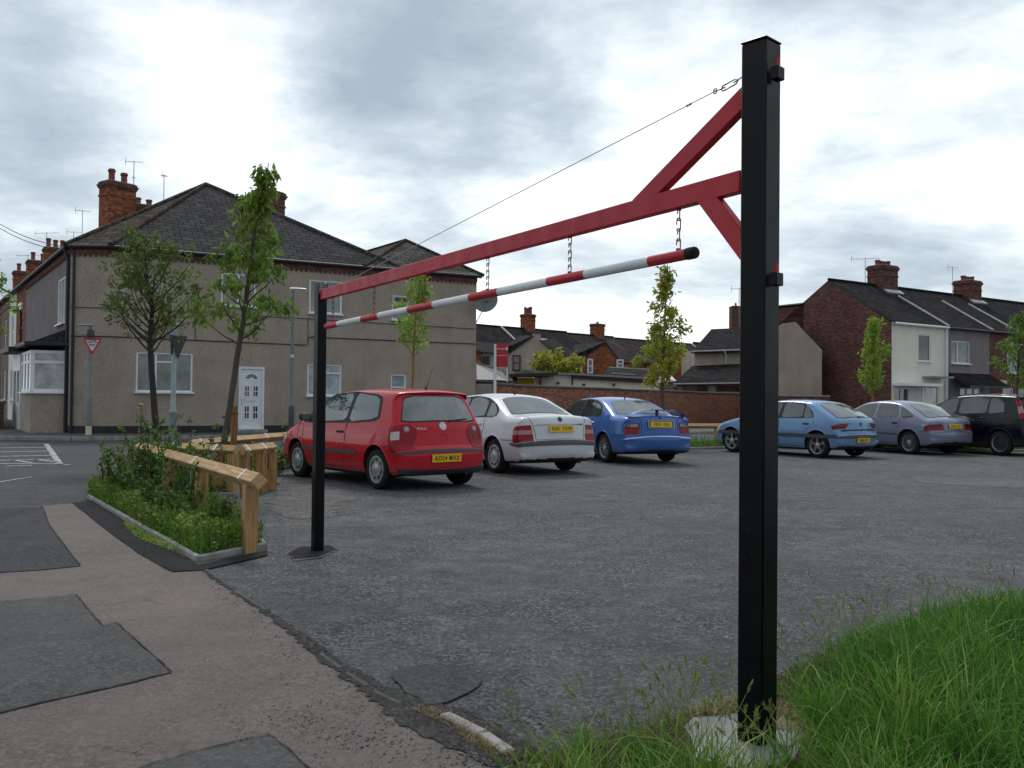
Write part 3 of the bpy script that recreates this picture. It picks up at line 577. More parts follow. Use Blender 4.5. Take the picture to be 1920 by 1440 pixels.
# ================================================================ CARS
def chaikin(P,it=2,closed=True,r=.22):
    P=[tuple(p) for p in P]
    for _ in range(it):
        Q=[];n=len(P)
        for i in range(n if closed else n-1):
            a,b=P[i],P[(i+1)%n]; Q.append(tuple(x+(y-x)*r for x,y in zip(a,b))); Q.append(tuple(x+(y-x)*(1-r) for x,y in zip(a,b)))
        P=Q
    return P
class Car:
    def __init__(s,c):
        s.c=c; s.L=c['L']; s.w=c['W']/2; P=chaikin([(p+(.05,))[:3] for p in c['prof']],2)
        # resample
        P.append(P[0]); acc=[0]
        for a,b in zip(P[:-1],P[1:]): acc.append(acc[-1]+math.hypot(b[0]-a[0],b[1]-a[1]))
        s.T=acc[-1]; acc=np.array(acc); A=np.array(P); s.K=int(s.T/.03); s.as_=np.linspace(0,s.T,s.K,endpoint=False)
        s.xs=np.interp(s.as_,acc,A[:,0]); s.zs=np.interp(s.as_,acc,A[:,1]); s.rs=np.interp(s.as_,acc,A[:,2])
        dx=np.roll(s.xs,-2)-np.roll(s.xs,2); dz=np.roll(s.zs,-2)-np.roll(s.zs,2); l=np.hypot(dx,dz); s.nx=-dz/l; s.nz=dx/l
        s.gz=np.array([g[0] for g in c['g']]); s.gw=np.array([g[1] for g in c['g']])
        # smooth the width curve
        zz=np.linspace(0,1.8,361); gg=np.interp(zz,s.gz,s.gw); k=np.hanning(19);k/=k.sum(); gp=np.convolve(np.pad(gg,9,'edge'),k,'valid'); s.zz=zz;s.gg=gp
    def Wd(s,x,z):
        c=s.c; g=np.interp(z,s.zz,s.gg); er,tr=c.get('rtap',(.9,.10)); ef,tf=c.get('ftap',(1.0,.16)); f=1.0
        if x<er: f-=tr*((er-x)/er)**2.6
        if x>s.L-ef: f-=tf*((x-s.L+ef)/ef)**2.6
        return s.w*g*f
    def at(s,a):
        i=(a%s.T)/s.T*s.K; i0=int(i)%s.K; i1=(i0+1)%s.K; f=i-int(i)
        return [A[i0]*(1-f)+A[i1]*f for A in(s.xs,s.zs,s.nx,s.nz,s.rs)]
    def S(s,a,q):
        x,z,nx,nz,r=s.at(a); sg=-1 if q<0 else 1; q=abs(q); k=min(q,1)
        bow=s.c.get('bow',.10); crown=s.c.get('crown',.035) if nz>0 else 0
        sh=(bow*abs(nx)**1.5+crown*abs(nz)**2)*k*k
        if q<=1: y=q*(s.Wd(x-nx*sh,z-nz*sh)-r); X=x-nx*sh;Z=z-nz*sh
        elif q<=2:
            ph=(q-1)*math.pi/2; i=sh+r*(1-math.cos(ph)); X=x-nx*i;Z=z-nz*i; y=s.Wd(X,Z)-r*(1-math.sin(ph))
        else:
            i=sh+r; X=x-nx*i;Z=z-nz*i; mx=min(max(X,.9),s.L-.9); mz=s.c.get('mz',.6); u=q-2; X+=(mx-X)*u; Z+=(mz-Z)*u; y=s.Wd(X,Z)
        return Vector((X,sg*y,Z))
    def nrm(s,a,q):
        e=.01; A=s.S(a+e,q)-s.S(a-e,q); B=s.S(a,q+e)-s.S(a,q-e); n=A.cross(B); n.normalize()
        x,z,nx,nz,r=s.at(a); ref=Vector((nx,(1 if q>0 else -1)*(0 if abs(q)<=1 else 1),nz))
        return n if n.dot(ref)>0 else -n
    def aR(s,z):   # arc position on the rear face at height z
        n=s.K
        top=int(np.argmax(s.zs)); i0=int(s.K*.02)
        for i in range(0,top):
            if s.zs[i]>=z and s.zs[i]>.2: 
                z0,z1=s.zs[i-1],s.zs[i]; return s.as_[i]-(s.as_[1])*(z1-z)/max(1e-6,z1-z0)
    def aT(s,x):   # arc position on the upper surface at x
        best=None
        idx=[i for i in range(s.K) if s.nz[i]>.15 and s.zs[i]>.6]
        i=min(idx,key=lambda i:abs(s.xs[i]-x)); return s.as_[i]+(x-s.xs[i])*abs(1/max(.3,s.nz[i]))
    def body(s,name,parent):
        qs=[-2.93,-2.7,-2.45,-2.22,-2.06,-2,-1.75,-1.5,-1.25]+list(np.linspace(-1,1,15))+[1.25,1.5,1.75,2,2.06,2.22,2.45,2.7,2.93]
        vs=[];K=s.K
        for q in qs: vs+=[s.S(a,q) for a in s.as_]
        fs=[]
        for j in range(len(qs)-1):
            for i in range(K):
                i2=(i+1)%K; fs.append((j*K+i,j*K+i2,(j+1)*K+i2,(j+1)*K+i))
        for base in(0,(len(qs)-1)*K):
            P=[Vector((vs[base+i].x,vs[base+i].z,0)) for i in range(K)]; tri=geometry.tessellate_polygon([P]); fs+=[tuple(base+i for i in t) for t in tri]
        me=bpy.data.meshes.new(name); me.from_pydata(vs,[],fs); bm=bmesh.new(); bm.from_mesh(me); bmesh.ops.recalc_face_normals(bm,faces=bm.faces[:])
        for m_ in (s.c['paint'],'trim'): me.materials.append(MATS[m_])
        zl=s.c.get('zlow',.2)
        for f in bm.faces:
            c=f.calc_center_median(); f.material_index=1 if (c.z<zl or (f.normal.z<-.55 and c.z<.45)) else 0
        bm.to_mesh(me); bm.free(); o=bpy.data.objects.new(name,me); COL.objects.link(o); o.parent=parent
        pm_=o.parent; o.parent=None; wx=[s.c['ro'],s.c['ro']+s.c['wb']]
        for x in wx:
            for sg in(-1,1):
                for seg,dj,us in((44,0,False),(44,0,True),(43,.0013,True),(47,.0031,True),(41,-.0027,False),(52,.004,True)):
                    cm=bmesh.new(); M_=Matrix.Translation((x+dj,sg*(s.w-.10+dj),s.c['r']+.012+dj))@Matrix.Rotation(R(90),4,'X')@Matrix.Rotation(dj*20+.011,4,'Z')
                    bmesh.ops.create_cone(cm,cap_ends=True,segments=seg,radius1=s.c['r']+.052,radius2=s.c['r']+.052,depth=.34,matrix=M_)
                    cme=bpy.data.meshes.new('c'); cm.to_mesh(cme); cm.free(); cme.materials.append(MATS[s.c['paint']]); cme.materials.append(MATS['trim'])
                    cme.polygons.foreach_set('material_index',[1]*len(cme.polygons)); cu=bpy.data.objects.new('c',cme); COL.objects.link(cu)
                    old=o.data; md=o.modifiers.new('b','BOOLEAN'); md.operation='DIFFERENCE'; md.object=cu; md.solver='EXACT'; md.use_self=us; dg=bpy.context.evaluated_depsgraph_get(); new=bpy.data.meshes.new_from_object(o.evaluated_get(dg))
                    o.modifiers.clear(); bpy.data.objects.remove(cu)
                    bm_=bmesh.new(); bm_.from_mesh(new); tree_=BVHTree.FromBMesh(bm_); bm_.free(); bad=len(new.polygons)<len(old.polygons)*.6
                    for ax,az in((0,.12),(.15,.1),(-.15,.1),(0,.28),(.2,.22),(-.2,.22),(.0,-.05)):
                        hit=tree_.ray_cast(Vector((x+ax,sg*(s.w+.6),s.c['r']+az)),Vector((0,-sg,0)))
                        if hit[0] is not None and hit[3]<.6+.2: bad=True
                    if not bad: o.data=new; break
                else: print('BOOLEAN FAILED',x,sg)
        new=o.data; new.name=name; o.parent=pm_
        new.polygons.foreach_set('use_smooth',[True]*len(new.polygons)); new.set_sharp_from_angle(angle=R(38)); return o
    def patch(s,mb,a0,a1,qlo,qhi,mat,off=.004,na=10,nq=14,skirt=.012,rnd=0):
        ql=qlo if callable(qlo) else (lambda t:qlo); qh=qhi if callable(qhi) else (lambda t:qhi); G_=[]
        for i in range(na+1):
            t=i/na; a=a0+(a1-a0)*t; row=[]
            lo,hi=ql(t),qh(t)
            if rnd: 
                m_=(lo+hi)/2; k=(1-abs(2*t-1)**rnd)**(1/rnd) if abs(2*t-1)<1 else 0; k=.72+.28*k; lo=m_+(lo-m_)*k; hi=m_+(hi-m_)*k
            for j in range(nq+1):
                q=lo+(hi-lo)*j/nq; n=s.nrm(a,q); p=s.S(a,q); row.append((p+n*off,p-n*skirt))
            G_.append(row)
        s.grid(mb,G_,mat)
    def grid(s,mb,G_,mat):
        na=len(G_)-1;nq=len(G_[0])-1; V=[p[0] for r in G_ for p in r]; w=nq+1; 
        c=sum((Vector(v) for v in V),Vector())/len(V); e=(G_[na//2][nq//2][0]-G_[na//2][nq//2][1])
        fs=[(i*w+j,i*w+j+1,(i+1)*w+j+1,(i+1)*w+j) for i in range(na) for j in range(nq)]
        n=(V[fs[len(fs)//2][1]]-V[fs[len(fs)//2][0]]).cross(V[fs[len(fs)//2][3]]-V[fs[len(fs)//2][0]]); flip=n.dot(e)<0
        if flip: fs=[f[::-1] for f in fs]
        B=[(0,j) for j in range(nq)]+[(i,nq) for i in range(na)]+[(na,j) for j in range(nq,0,-1)]+[(i,0) for i in range(na,0,-1)]
        b=len(V); V=V+[G_[i][j][1] for i,j in B]; nb=len(B)
        for k,(i,j) in enumerate(B):
            i2,j2=B[(k+1)%nb]; f=(i2*w+j2,i*w+j,b+k,b+(k+1)%nb); fs.append(f[::-1] if flip else f)
        mb.add(V,fs,mat)
    def side(s,mb,poly,mat,sg=1,off=.004,nz=12,nx=12,rnd=2,skirt=.012):
        P=chaikin(poly,rnd,True,.12) if rnd else poly; zs=[p[1] for p in P]; z0,z1=min(zs)+.001,max(zs)-.001; G_=[]
        for i in range(nz+1):
            z=z0+(z1-z0)*i/nz; X=[]
            for k in range(len(P)):
                (xa,za),(xb,zb)=P[k][:2],P[(k+1)%len(P)][:2]
                if (za-z)*(zb-z)<=0 and za!=zb: X.append(xa+(xb-xa)*(z-za)/(zb-za))
            if not X: continue
            xa,xb=min(X),max(X); row=[]
            for j in range(nx+1):
                x=xa+(xb-xa)*j/nx; y=s.Wd(x,z); row.append((Vector((x,sg*(y+off),z)),Vector((x,sg*(y-skirt),z))))
            G_.append(row)
        s.grid(mb,G_,mat)
    def sline(s,mb,pts,sg=1,r=.0055,mat='trim'):
        P=[]
        for (xa,za),(xb,zb) in zip(pts[:-1],pts[1:]):
            n=max(2,int(math.hypot(xb-xa,zb-za)/.06)); P+=[(xa+(xb-xa)*k/n,za+(zb-za)*k/n) for k in range(n)]
        P.append(pts[-1]); mb.tube([(x,sg*(s.Wd(x,z)-r*.35),z) for x,z in P],r,mat,5)
    def rline(s,mb,pts,r=.0055,mat='trim'):    # pts (a,q)
        P=[]
        for (xa,za),(xb,zb) in zip(pts[:-1],pts[1:]):
            n=10; P+=[(xa+(xb-xa)*k/n,za+(zb-za)*k/n) for k in range(n)]
        P.append(pts[-1]); mb.tube([s.S(a,q)-s.nrm(a,q)*r*.3 for a,q in P],r,mat,5)
def wheel(parent,x,y,r,sg,style,w=.19,rimr=None,seed=0):
    rim=rimr or r*.66; A=Matrix.Identity(3)
    m=MB(); m.lathe([(0,-.05),(rim*.9,-.05),(rim*.9,.02),(rim*.35,.03),(rim*.3,.045),(0,.045)][::1],'dark_hub',(0,0,0),'Y',28); hub=m.build('wheel',parent,40)
    hub.location=(x,y,r); hub.rotation_euler=(0,0,0 if sg>0 else math.pi)
    # outer side is local +Y
    m=MB(); h=w/2
    prof=[(rim,-h+.02),(rim+.012,-h),(r*.86,-h-.004),(r*.96,-h+.012),(r,-h+.035)]
    for g in(-.035,0,.035): prof+=[(r,g-.006),(r-.008,g-.004),(r-.008,g+.004),(r,g+.006)]
    prof+=[(r,h-.035),(r*.96,h-.012),(r*.86,h+.004),(rim+.012,h),(rim,h-.02)]
    m.lathe(prof,'rubber',(0,0,0),'Y',40); m.build('tyre',hub,50)
    m=MB(); o=h-.012
    m.lathe([(rim*.93,-.04),(rim*.95,o-.025),(rim*.99,o),(rim+.008,o+.004),(rim+.006,o-.006)][::-1] ,'alloy' ,(0,0,0),'Y',40)
    def spoke(a,w0,w1,r0,r1,z0=o-.005,z1=o-.008,mat='alloy',th=.022):
        c,s_=math.cos(a),math.sin(a); V=[]
        for rr_,ww,zz in((r0,w0,z0),(r1,w1,z1)):
            for t in(-1,1):
                for d in(0,-th): V.append((rr_*c-t*ww*s_,zz+d,rr_*s_+t*ww*c))
        fs=[(0,2,6,4),(1,5,7,3),(0,4,5,1),(2,3,7,6),(4,6,7,5),(0,1,3,2)]
        m.add(V,fs,mat); m.add(V,[f[::-1] for f in fs[:1]],mat)
    if style=='cover':     # plastic wheel trim: disc with openings near the edge
        n=7
        m.lathe([(0,o+.012),(rim*.2,o+.014),(rim*.3,o+.006),(rim*.58,o+.008),(rim*.6,o-.01)],'alloy',(0,0,0),'Y',32)
        for k in range(n): spoke(2*math.pi*k/n+.2,rim*.17,rim*.27,rim*.5,rim*.97)
        m.lathe([(rim*.84,o-.012),(rim*.86,o+.003),(rim*.98,o+.002)],'alloy',(0,0,0),'Y',36)
    elif style=='holes':
        m.lathe([(0,o+.006),(rim*.25,o+.008),(rim*.38,o),(rim*.62,o+.004),(rim*.64,o-.012)],'alloy',(0,0,0),'Y',32)
        for k in range(9): spoke(2*math.pi*k/9,rim*.13,rim*.19,rim*.5,rim*.97)
        m.lathe([(rim*.86,o-.012),(rim*.88,o+.002),(rim*.98,o+.001)],'alloy',(0,0,0),'Y',36)
    elif style=='multi':
        m.lathe([(0,o+.006),(rim*.2,o+.006),(rim*.27,o-.004),(rim*.28,o-.02)],'alloy',(0,0,0),'Y',24)
        for k in range(11): spoke(2*math.pi*k/11,rim*.045,rim*.085,rim*.22,rim*.96)
    elif style=='five':
        m.lathe([(0,o-.004),(rim*.24,o-.002),(rim*.32,o-.012),(rim*.33,o-.03)],'alloy',(0,0,0),'Y',24)
        for k in range(5): spoke(2*math.pi*k/5+.3,rim*.17,rim*.12,rim*.2,rim*.62); spoke(2*math.pi*k/5+.3,rim*.10,rim*.24,rim*.58,rim*.97)
    elif style=='lace':
        m.lathe([(0,o+.0),(rim*.22,o+.002),(rim*.3,o-.008),(rim*.31,o-.025)],'alloy',(0,0,0),'Y',24)
        for k in range(16): spoke(2*math.pi*k/16,rim*.03,rim*.035,rim*.24,rim*.97)
    else:
        m.lathe([(0,o-.02),(rim*.3,o-.018),(rim*.5,o-.03),(rim*.8,o-.03),(rim*.95,o-.02)],'dark_hub',(0,0,0),'Y',32)
    m.build('rim',hub,35)
def plate(c,root_,z,text,qy=0,wid=.52,hgt=.115,recess=.004,push=.0):
    a=c.aR(z); p=c.S(a,0); n=c.nrm(a,.0); n.y=0; n.normalize(); u=Vector((0,-1,0)); v=n.cross(u); 
    if v.z<0: v=-v
    A=Matrix((u,v,n)).transposed(); o=p+n*(.012+push); m=MB(); m.box(o,(wid,hgt,.008),'yellow_plate',A,.003); put_text(m,text,hgt*.86,o+n*.0055-v*.002,u,v,'plate_ink',.0010,.80,1.17); m.build('number_plate',root_); return o,u,v,n
def make_car(c):
    a=c['yaw']; r=root('parked_car',(c['pos'][0],c['pos'][1],0),c['label'],'car',math.pi/2-R(a),'cars in the car park'); K=Car(c); K.body('body',r)
    ro,wb,w=c['ro'],c['wb'],c['W']/2
    for x in(ro,ro+wb):
        for sg in(1,-1): wheel(r,x,sg*(w-.125),c['r'],sg,c['wheel'],w=c.get('tw',.19))
    # arch lips
    for x in(ro,ro+wb):
        for sg in(1,-1):
            m=MB(); rad=c['r']+.055; pts=[]
            for k in range(25):
                t=R(-8)+R(196)*k/24; X=x+rad*math.cos(t); Z=c['r']+.012+rad*math.sin(t); pts.append((X,sg*(K.Wd(X,max(Z,.2))-.004),Z))
            m.tube(pts,.014,c.get('lip',c['paint']),6); m.build('wheel_arch',r,60)
    for sg in(1,-1):
        if c.get('dlo'): 
            m=MB(); K.side(m,c['dlo'],'trim',sg,.0025,14,20); m.build('window_frame',r,60)
        for wdw in c['windows']: m=MB(); K.side(m,wdw,c.get('sglass','car_glass'),sg,.006,10,10,1); m.build('side_window',r,60)
        for l in c['gaps']: m=MB(); K.sline(m,l,sg); m.build('door_gap',r)
        for (x,z) in c['handles']:
            m=MB(); y=K.Wd(x,z); m.box((x,sg*(y+.012),z),(.17,.022,.035),c.get('handlemat','trim'),bev=.006); m.build('door_handle',r,50)
        if c.get('strip'):
            for (x0,x1,z0,z1,mt) in c['strip']: m=MB(); K.side(m,[(x0,z0),(x1,z0),(x1,z1),(x0,z1)],mt,sg,.012,3,24,0); m.build('rubbing_strip',r,50)
        mx,mz=c['mirror']; m=MB(); y=K.Wd(mx,mz); m.box((mx,sg*(y+.09),mz+.05),(.10,.17,.12),c.get('mirmat',c['paint']),bev=.03); m.box((mx-.052,sg*(y+.09),mz+.05),(.004,.14,.09),'car_glass_light',bev=0); m.box((mx+.01,sg*(y+.01),mz+.01),(.06,.06,.03),'trim'); m.build('door_mirror',r,50)
        # headlamp and front indicator
        m=MB(); af=None
        idx=[i for i in range(K.K) if K.xs[i]>K.L*.8 and K.nx[i]>.2]; hi=min(idx,key=lambda i:abs(K.zs[i]-c['hl'][1])); lo=min(idx,key=lambda i:abs(K.zs[i]-c['hl'][0]))
        K.patch(m,K.as_[hi],K.as_[lo],sg*.55,sg*2.12,'lamp_white',.004,6,12); m.build('headlamp',r,60)
    # rear screen
    m=MB(); a0,a1,q0,q1=c['rear'](K); K.patch(m,a0-.02,a1+.015,lambda t:-(q0+(q1-q0)*t)-.02,lambda t:(q0+(q1-q0)*t)+.02,'trim',.003,14,24,rnd=8); m.build('screen_seal',r,60)
    m=MB(); K.patch(m,a0,a1,lambda t:-(q0+(q1-q0)*t),lambda t:(q0+(q1-q0)*t),c.get('rglass','car_glass_light'),.007,14,24,rnd=6); m.build('rear_window',r,60)
    # windscreen
    m=MB(); wx0,wx1=c['wsc']; b0=K.aT(wx0);b1=K.aT(wx1); K.patch(m,b0,b1,lambda t:-(.93),lambda t:.93,'car_glass',.005,12,20,rnd=6); m.build('windscreen',r,60)
    # boot shut lines
    for l in c['rgaps'](K): m=MB(); K.rline(m,l); m.build('boot_gap',r)
    for sg in(1,-1): c['lamp'](K,r,sg)
    if c.get('bump'): 
        for (z0,z1,mt,q) in c['bump']:
            m=MB(); K.patch(m,K.aR(z0),K.aR(z1),-q,q,mt,.012,4,50); m.build('bumper_strip',r,60)
    plate(K,r,*c['plate'])
    if c.get('extra'): c['extra'](K,r)
    # mud flaps / exhaust / underside
    m=MB(); m.tube([(.35,-w*.45,.23),(.02,-w*.45,.225)],.022,'dark_hub',10); m.build('exhaust_pipe',r,60)
    m=MB(); m.box((ro+wb/2,0,.215),(wb-.75,c['W']-.3,.09),'trim'); m.tube([(ro,-w+.2,c['r']),(ro,w-.2,c['r'])],.035,'trim'); m.tube([(ro+wb,-w+.2,c['r']),(ro+wb,w-.2,c['r'])],.035,'trim'); m.build('underbody',r)
    return r
def lamp_band(K,r,sg,bands,z0,z1,qlo,qhi,name='tail_lamp'):   # bands: list of (t0,t1,mat) over height
    m=MB(); 
    a0=K.aR(z0);a1=K.aR(z1); ql=qlo if callable(qlo) else (lambda t:qlo); qh=qhi if callable(qhi) else (lambda t:qhi)
    for t0,t1,mt in bands:
        K.patch(m,a0+(a1-a0)*t0,a0+(a1-a0)*t1,lambda t:sg*ql(t0+(t1-t0)*t),lambda t:sg*qh(t0+(t1-t0)*t),mt,.007,6,16)
    return m.build(name,r,50)
def antenna(K,r,x,q,tilt,l,mat='trim'):
    p=K.S(K.aT(x),q); m=MB(); m.tube([p,p+Vector((-math.sin(tilt)*l,0,math.cos(tilt)*l))],.003,mat,6,rs=[.005,.002]); m.lathe([(.02,0),(.012,.03),(.006,.05)],mat,p,n=10); m.build('aerial_rod',r)
def wiper(K,r,z,q0,q1,up=.02):
    m=MB(); a=K.aR(z); P=[K.S(a+up*k,q0+(q1-q0)*k/8)+K.nrm(a+up*k,q0+(q1-q0)*k/8)*.018 for k in range(9)]; m.tube(P,.008,'trim',6,rs=[.016,.014]+[.007]*7); m.build('wiper',r)
GS=[(.15,.88),(.28,.955),(.45,.99),(.60,1.0),(.75,.99),(.88,.965),(.95,.94)]
# --- red three-door hatchback
def polo_lamp(K,r,sg):
    lamp_band(K,r,sg,[(0,.42,'lamp_red'),(.42,.8,'lamp_red'),(.8,1,'lamp_red')],.62,.965,lambda t:.76-.13*math.sin(t*2.3) if t<.7 else .76-.13*math.sin(1.61)+.5*(t-.7),lambda t:2.13-.05*t)
    m=MB(); a=K.aR(.885); n=K.nrm(a,sg*.86); p=K.S(a,sg*.86)+n*.010; A=n.to_track_quat('Z','Y').to_matrix(); m.lathe([(0,.006),(.028,.006),(.040,.004),(.045,0)],'lamp_clear',p,A=A); m.lathe([(0,.010),(.018,.009)],'alloy',p,A=A)
    K.patch(m,K.aR(.74),K.aR(.86),lambda t:sg*(1.02+.0*t),lambda t:sg*(2.02),'lamp_white' if sg>0 else 'lamp_red',.011,4,8,skirt=.002); m.build('lamp_unit',r,50)
def polo_extra(K,r):
    m=MB(); a=K.aR(.915); p=K.S(a,0);n=K.nrm(a,0); A=n.to_track_quat('Z','Y').to_matrix(); u=Vector((0,-1,0)); v=n.cross(u); v=v if v.z>0 else -v
    m.lathe([(0,.004),(.050,.004),(.054,.009),(.060,.009),(.062,.0)],'chrome',p,A=A)
    def bar(x0,y0,x1,y1): 
        m.beam(p+n*.008+u*x0+v*y0,p+n*.008+u*x1+v*y1,.009,.006,'sign_white')
    for q in((-.020,.046,0,.006),(0,.006,.020,.046),(-.046,.022,-.022,-.044),(-.022,-.044,-.0,-.004),(0,-.004,.022,-.044),(.022,-.044,.046,.022)): bar(*q)
    m.build('badge',r,50)
    m=MB(); a=K.aR(.885); q=.52; p=K.S(a,q);n=K.nrm(a,q); n2=Vector((n.x,n.y,n.z)); u=Vector((n.y,-n.x,0)).normalized(); u=u if u.y<0 else -u; v=n.cross(u); v=v if v.z>0 else -v; put_text(m,'POLO',.045,p+n*.006,u,v,'chrome',.001,1.3); m.build('lettering',r)
    m=MB(); a=K.aR(.745); p=K.S(a,0); n=K.nrm(a,0); A=n.to_track_quat('Z','Y').to_matrix(); m.lathe([(0,-.012),(.045,-.010),(.056,.004),(.062,.006),(.066,0)],'paint_red',p,A=A); m.build('boot_handle',r,50)
    wiper(K,r,.985,-.18,-.75,.006); antenna(K,r,.62,0,R(-22),.42) if False else antenna(K,r,.55,.0,R(28),.40)
    m=MB(); a0=K.aT(.30);
    for sg in (1,-1):
        K.side(m,[(3.28,.66),(3.34,.66),(3.34,.69),(3.28,.69)],'lamp_orange',sg,.006,2,2,0)
    m.build('side_indicator',r)
polo=dict(L=3.9,W=1.65,wb=2.46,ro=.64,r=.292,pos=(-.93,13.1),yaw=-40,paint='paint_red',wheel='cover',label='red three door hatchback parked nearest the low barrier post',
 prof=[(.22,.20),(.06,.22,.06),(.01,.34,.08),(0,.50,.08),(.015,.60,.08),(.07,.655,.06),(.085,.75,.07),(.10,.88,.07),(.14,.985,.07),(.27,1.26,.06),(.335,1.365,.05),(.285,1.395,.04),(.31,1.425,.04),(.5,1.448,.06),(.95,1.463,.07),(1.5,1.463,.07),(2.0,1.44,.07),(2.35,1.36,.06),(2.75,1.12,.06),(3.02,.965,.06),(3.2,.915,.07),(3.55,.82,.09),(3.78,.69,.1),(3.88,.55,.1),(3.9,.40,.08),(3.85,.25,.06),(3.65,.19),(3.0,.17),(1.0,.17)],
 g=GS+[(1.15,.86),(1.40,.745),(1.5,.70)],rtap=(.7,.075),bow=.075,crown=.035,zlow=.20,
 dlo=[(.60,.985),(1.55,.925),(2.95,.905),(2.9,.95),(2.15,1.375),(1.55,1.412),(.98,1.395),(.70,1.34)],
 windows=[[(.66,1.02),(1.46,.955),(1.43,1.385),(1.0,1.37),(.76,1.31)],[(1.56,.95),(2.78,.925),(2.60,1.05),(2.12,1.345),(1.53,1.385)]],
 gaps=[[(1.50,.93),(1.52,.5),(1.60,.28),(2.75,.26),(2.84,.5),(2.88,.88)],[(3.02,.93),(3.05,.62)],[(.20,.64),(.42,.62)]],
 handles=[(1.66,.80)],strip=[(1.16,2.88,.475,.535,'plastic_grey')],bump=[(.545,.59,'plastic_grey',2.14),(.225,.295,'trim',2.0)],mirror=(2.72,.95),mirmat='trim',hl=(.60,.80),
 rear=lambda K:(K.aR(1.0),K.aR(1.345),.96,.88),wsc=(2.42,2.98),rgaps=lambda K:[[(K.aR(.66),-.62),(K.aR(.66),.62)],[(K.aR(.66),.62),(K.aR(.70),.70),(K.aR(.96),.98)],[(K.aR(.66),-.62),(K.aR(.70),-.70),(K.aR(.96),-.98)]],
 lamp=polo_lamp,plate=(.46,'AO54 MXX'),extra=polo_extra,sglass='car_glass_light')
make_car(polo)
# --- white saloon
def vec_lamp(K,r,sg):
    lamp_band(K,r,sg,[(0,.36,'lamp_red'),(.36,.64,'lamp_clear'),(.64,1,'lamp_red')],.625,.895,lambda t:.74+.10*t,lambda t:2.17-.10*t)
def vec_extra(K,r):
    m=MB(); a=K.aR(.975); p=K.S(a,0);n=K.nrm(a,0); A=n.to_track_quat('Z','Y').to_matrix(); m.lathe([(0,.003),(.034,.003),(.038,.008),(.044,.008),(.046,0)],'dark_hub',p,A=A); m.beam(p+n*.01-Vector((0,.03,0)),p+n*.01+Vector((0,.03,0)),.006,.005,'chrome'); m.build('badge',r)
    m=MB(); a=K.aR(.895); K.patch(m,a-.016,a+.02,-.34,.34,'paint_white',.022,4,20); m.build('plate_trim',r,50)
    m=MB(); K.patch(m,K.aR(.735),K.aR(.885),-.335,.335,'paint_white',.004,4,16); m.build('plate_recess',r,50)
    m=MB(); a=K.aR(.895); p=K.S(a,-.62);n=K.nrm(a,-.62); put_text(m,'VECTRA',.028,p+n*.006,(0,-1,0),(0,0,1),'plastic_grey',.0005,1.2); m.build('lettering',r)
    antenna(K,r,1.6,.0,R(20),.02)
vec=dict(L=4.48,W=1.71,wb=2.64,ro=.97,r=.305,pos=(.90,15.75),yaw=-32,paint='paint_white',wheel='holes',label='white saloon parked between the red hatchback and the blue saloon',
 prof=[(.3,.20),(.08,.25,.06),(.01,.34,.08),(0,.46,.09),(0,.57,.09),(.05,.625,.06),(.055,.75,.09),(.075,.90,.09),(.11,.985,.07),(.17,1.035,.07),(.34,1.055,.1),(.60,1.05,.1),(.95,1.21,.08),(1.30,1.355,.07),(1.6,1.41,.07),(2.1,1.428,.07),(2.55,1.40,.07),(2.95,1.24,.07),(3.38,1.0,.07),(3.6,.95,.09),(4.1,.84,.1),(4.36,.70,.1),(4.46,.56,.1),(4.48,.40,.08),(4.42,.25,.06),(4.2,.19),(3.4,.17),(1.2,.17)],
 g=GS+[(1.1,.86),(1.33,.73),(1.5,.66)],rtap=(.9,.085),bow=.11,crown=.035,
 dlo=[(.97,1.0),(1.5,.965),(3.25,.955),(3.1,1.02),(2.5,1.335),(1.9,1.372),(1.5,1.345),(1.1,1.22),(.95,1.1)],
 windows=[[(.99,1.02),(1.30,.99),(1.31,1.27),(1.12,1.2),(1.0,1.1)],[(1.38,.985),(2.08,.975),(2.06,1.345),(1.75,1.35),(1.42,1.29)],[(2.17,.975),(3.08,.975),(2.55,1.29),(2.13,1.34)]],
 gaps=[[(1.335,.99),(1.32,.75),(1.40,.62)],[(2.11,.97),(2.12,.28),(1.45,.26)],[(2.12,.28),(3.1,.27),(3.15,.6),(3.2,.93)],[(.12,.61),(1.0,.60)]],
 handles=[(1.50,.86),(2.28,.86)],handlemat='paint_white',bump=[(.53,.615,'plastic_grey',2.30)],mirror=(2.95,.99),hl=(.62,.80),
 rear=lambda K:(K.aT(.64),K.aT(1.33),.93,.80),wsc=(2.65,3.33),rgaps=lambda K:[[(K.aR(.635),-.68),(K.aR(.635),.68)],[(K.aR(.635),.68),(K.aR(.90),.79),(K.aT(.2),.88),(K.aT(.58),.95)],[(K.aR(.635),-.68),(K.aR(.90),-.79),(K.aT(.2),-.88),(K.aT(.58),-.95)],[(K.aR(.885),.35),(K.aR(.885),.74)],[(K.aR(.885),-.35),(K.aR(.885),-.74)]],
 lamp=vec_lamp,plate=(.81,'R601 YOW',0,.52,.115,.004,.006),extra=vec_extra)
make_car(vec)
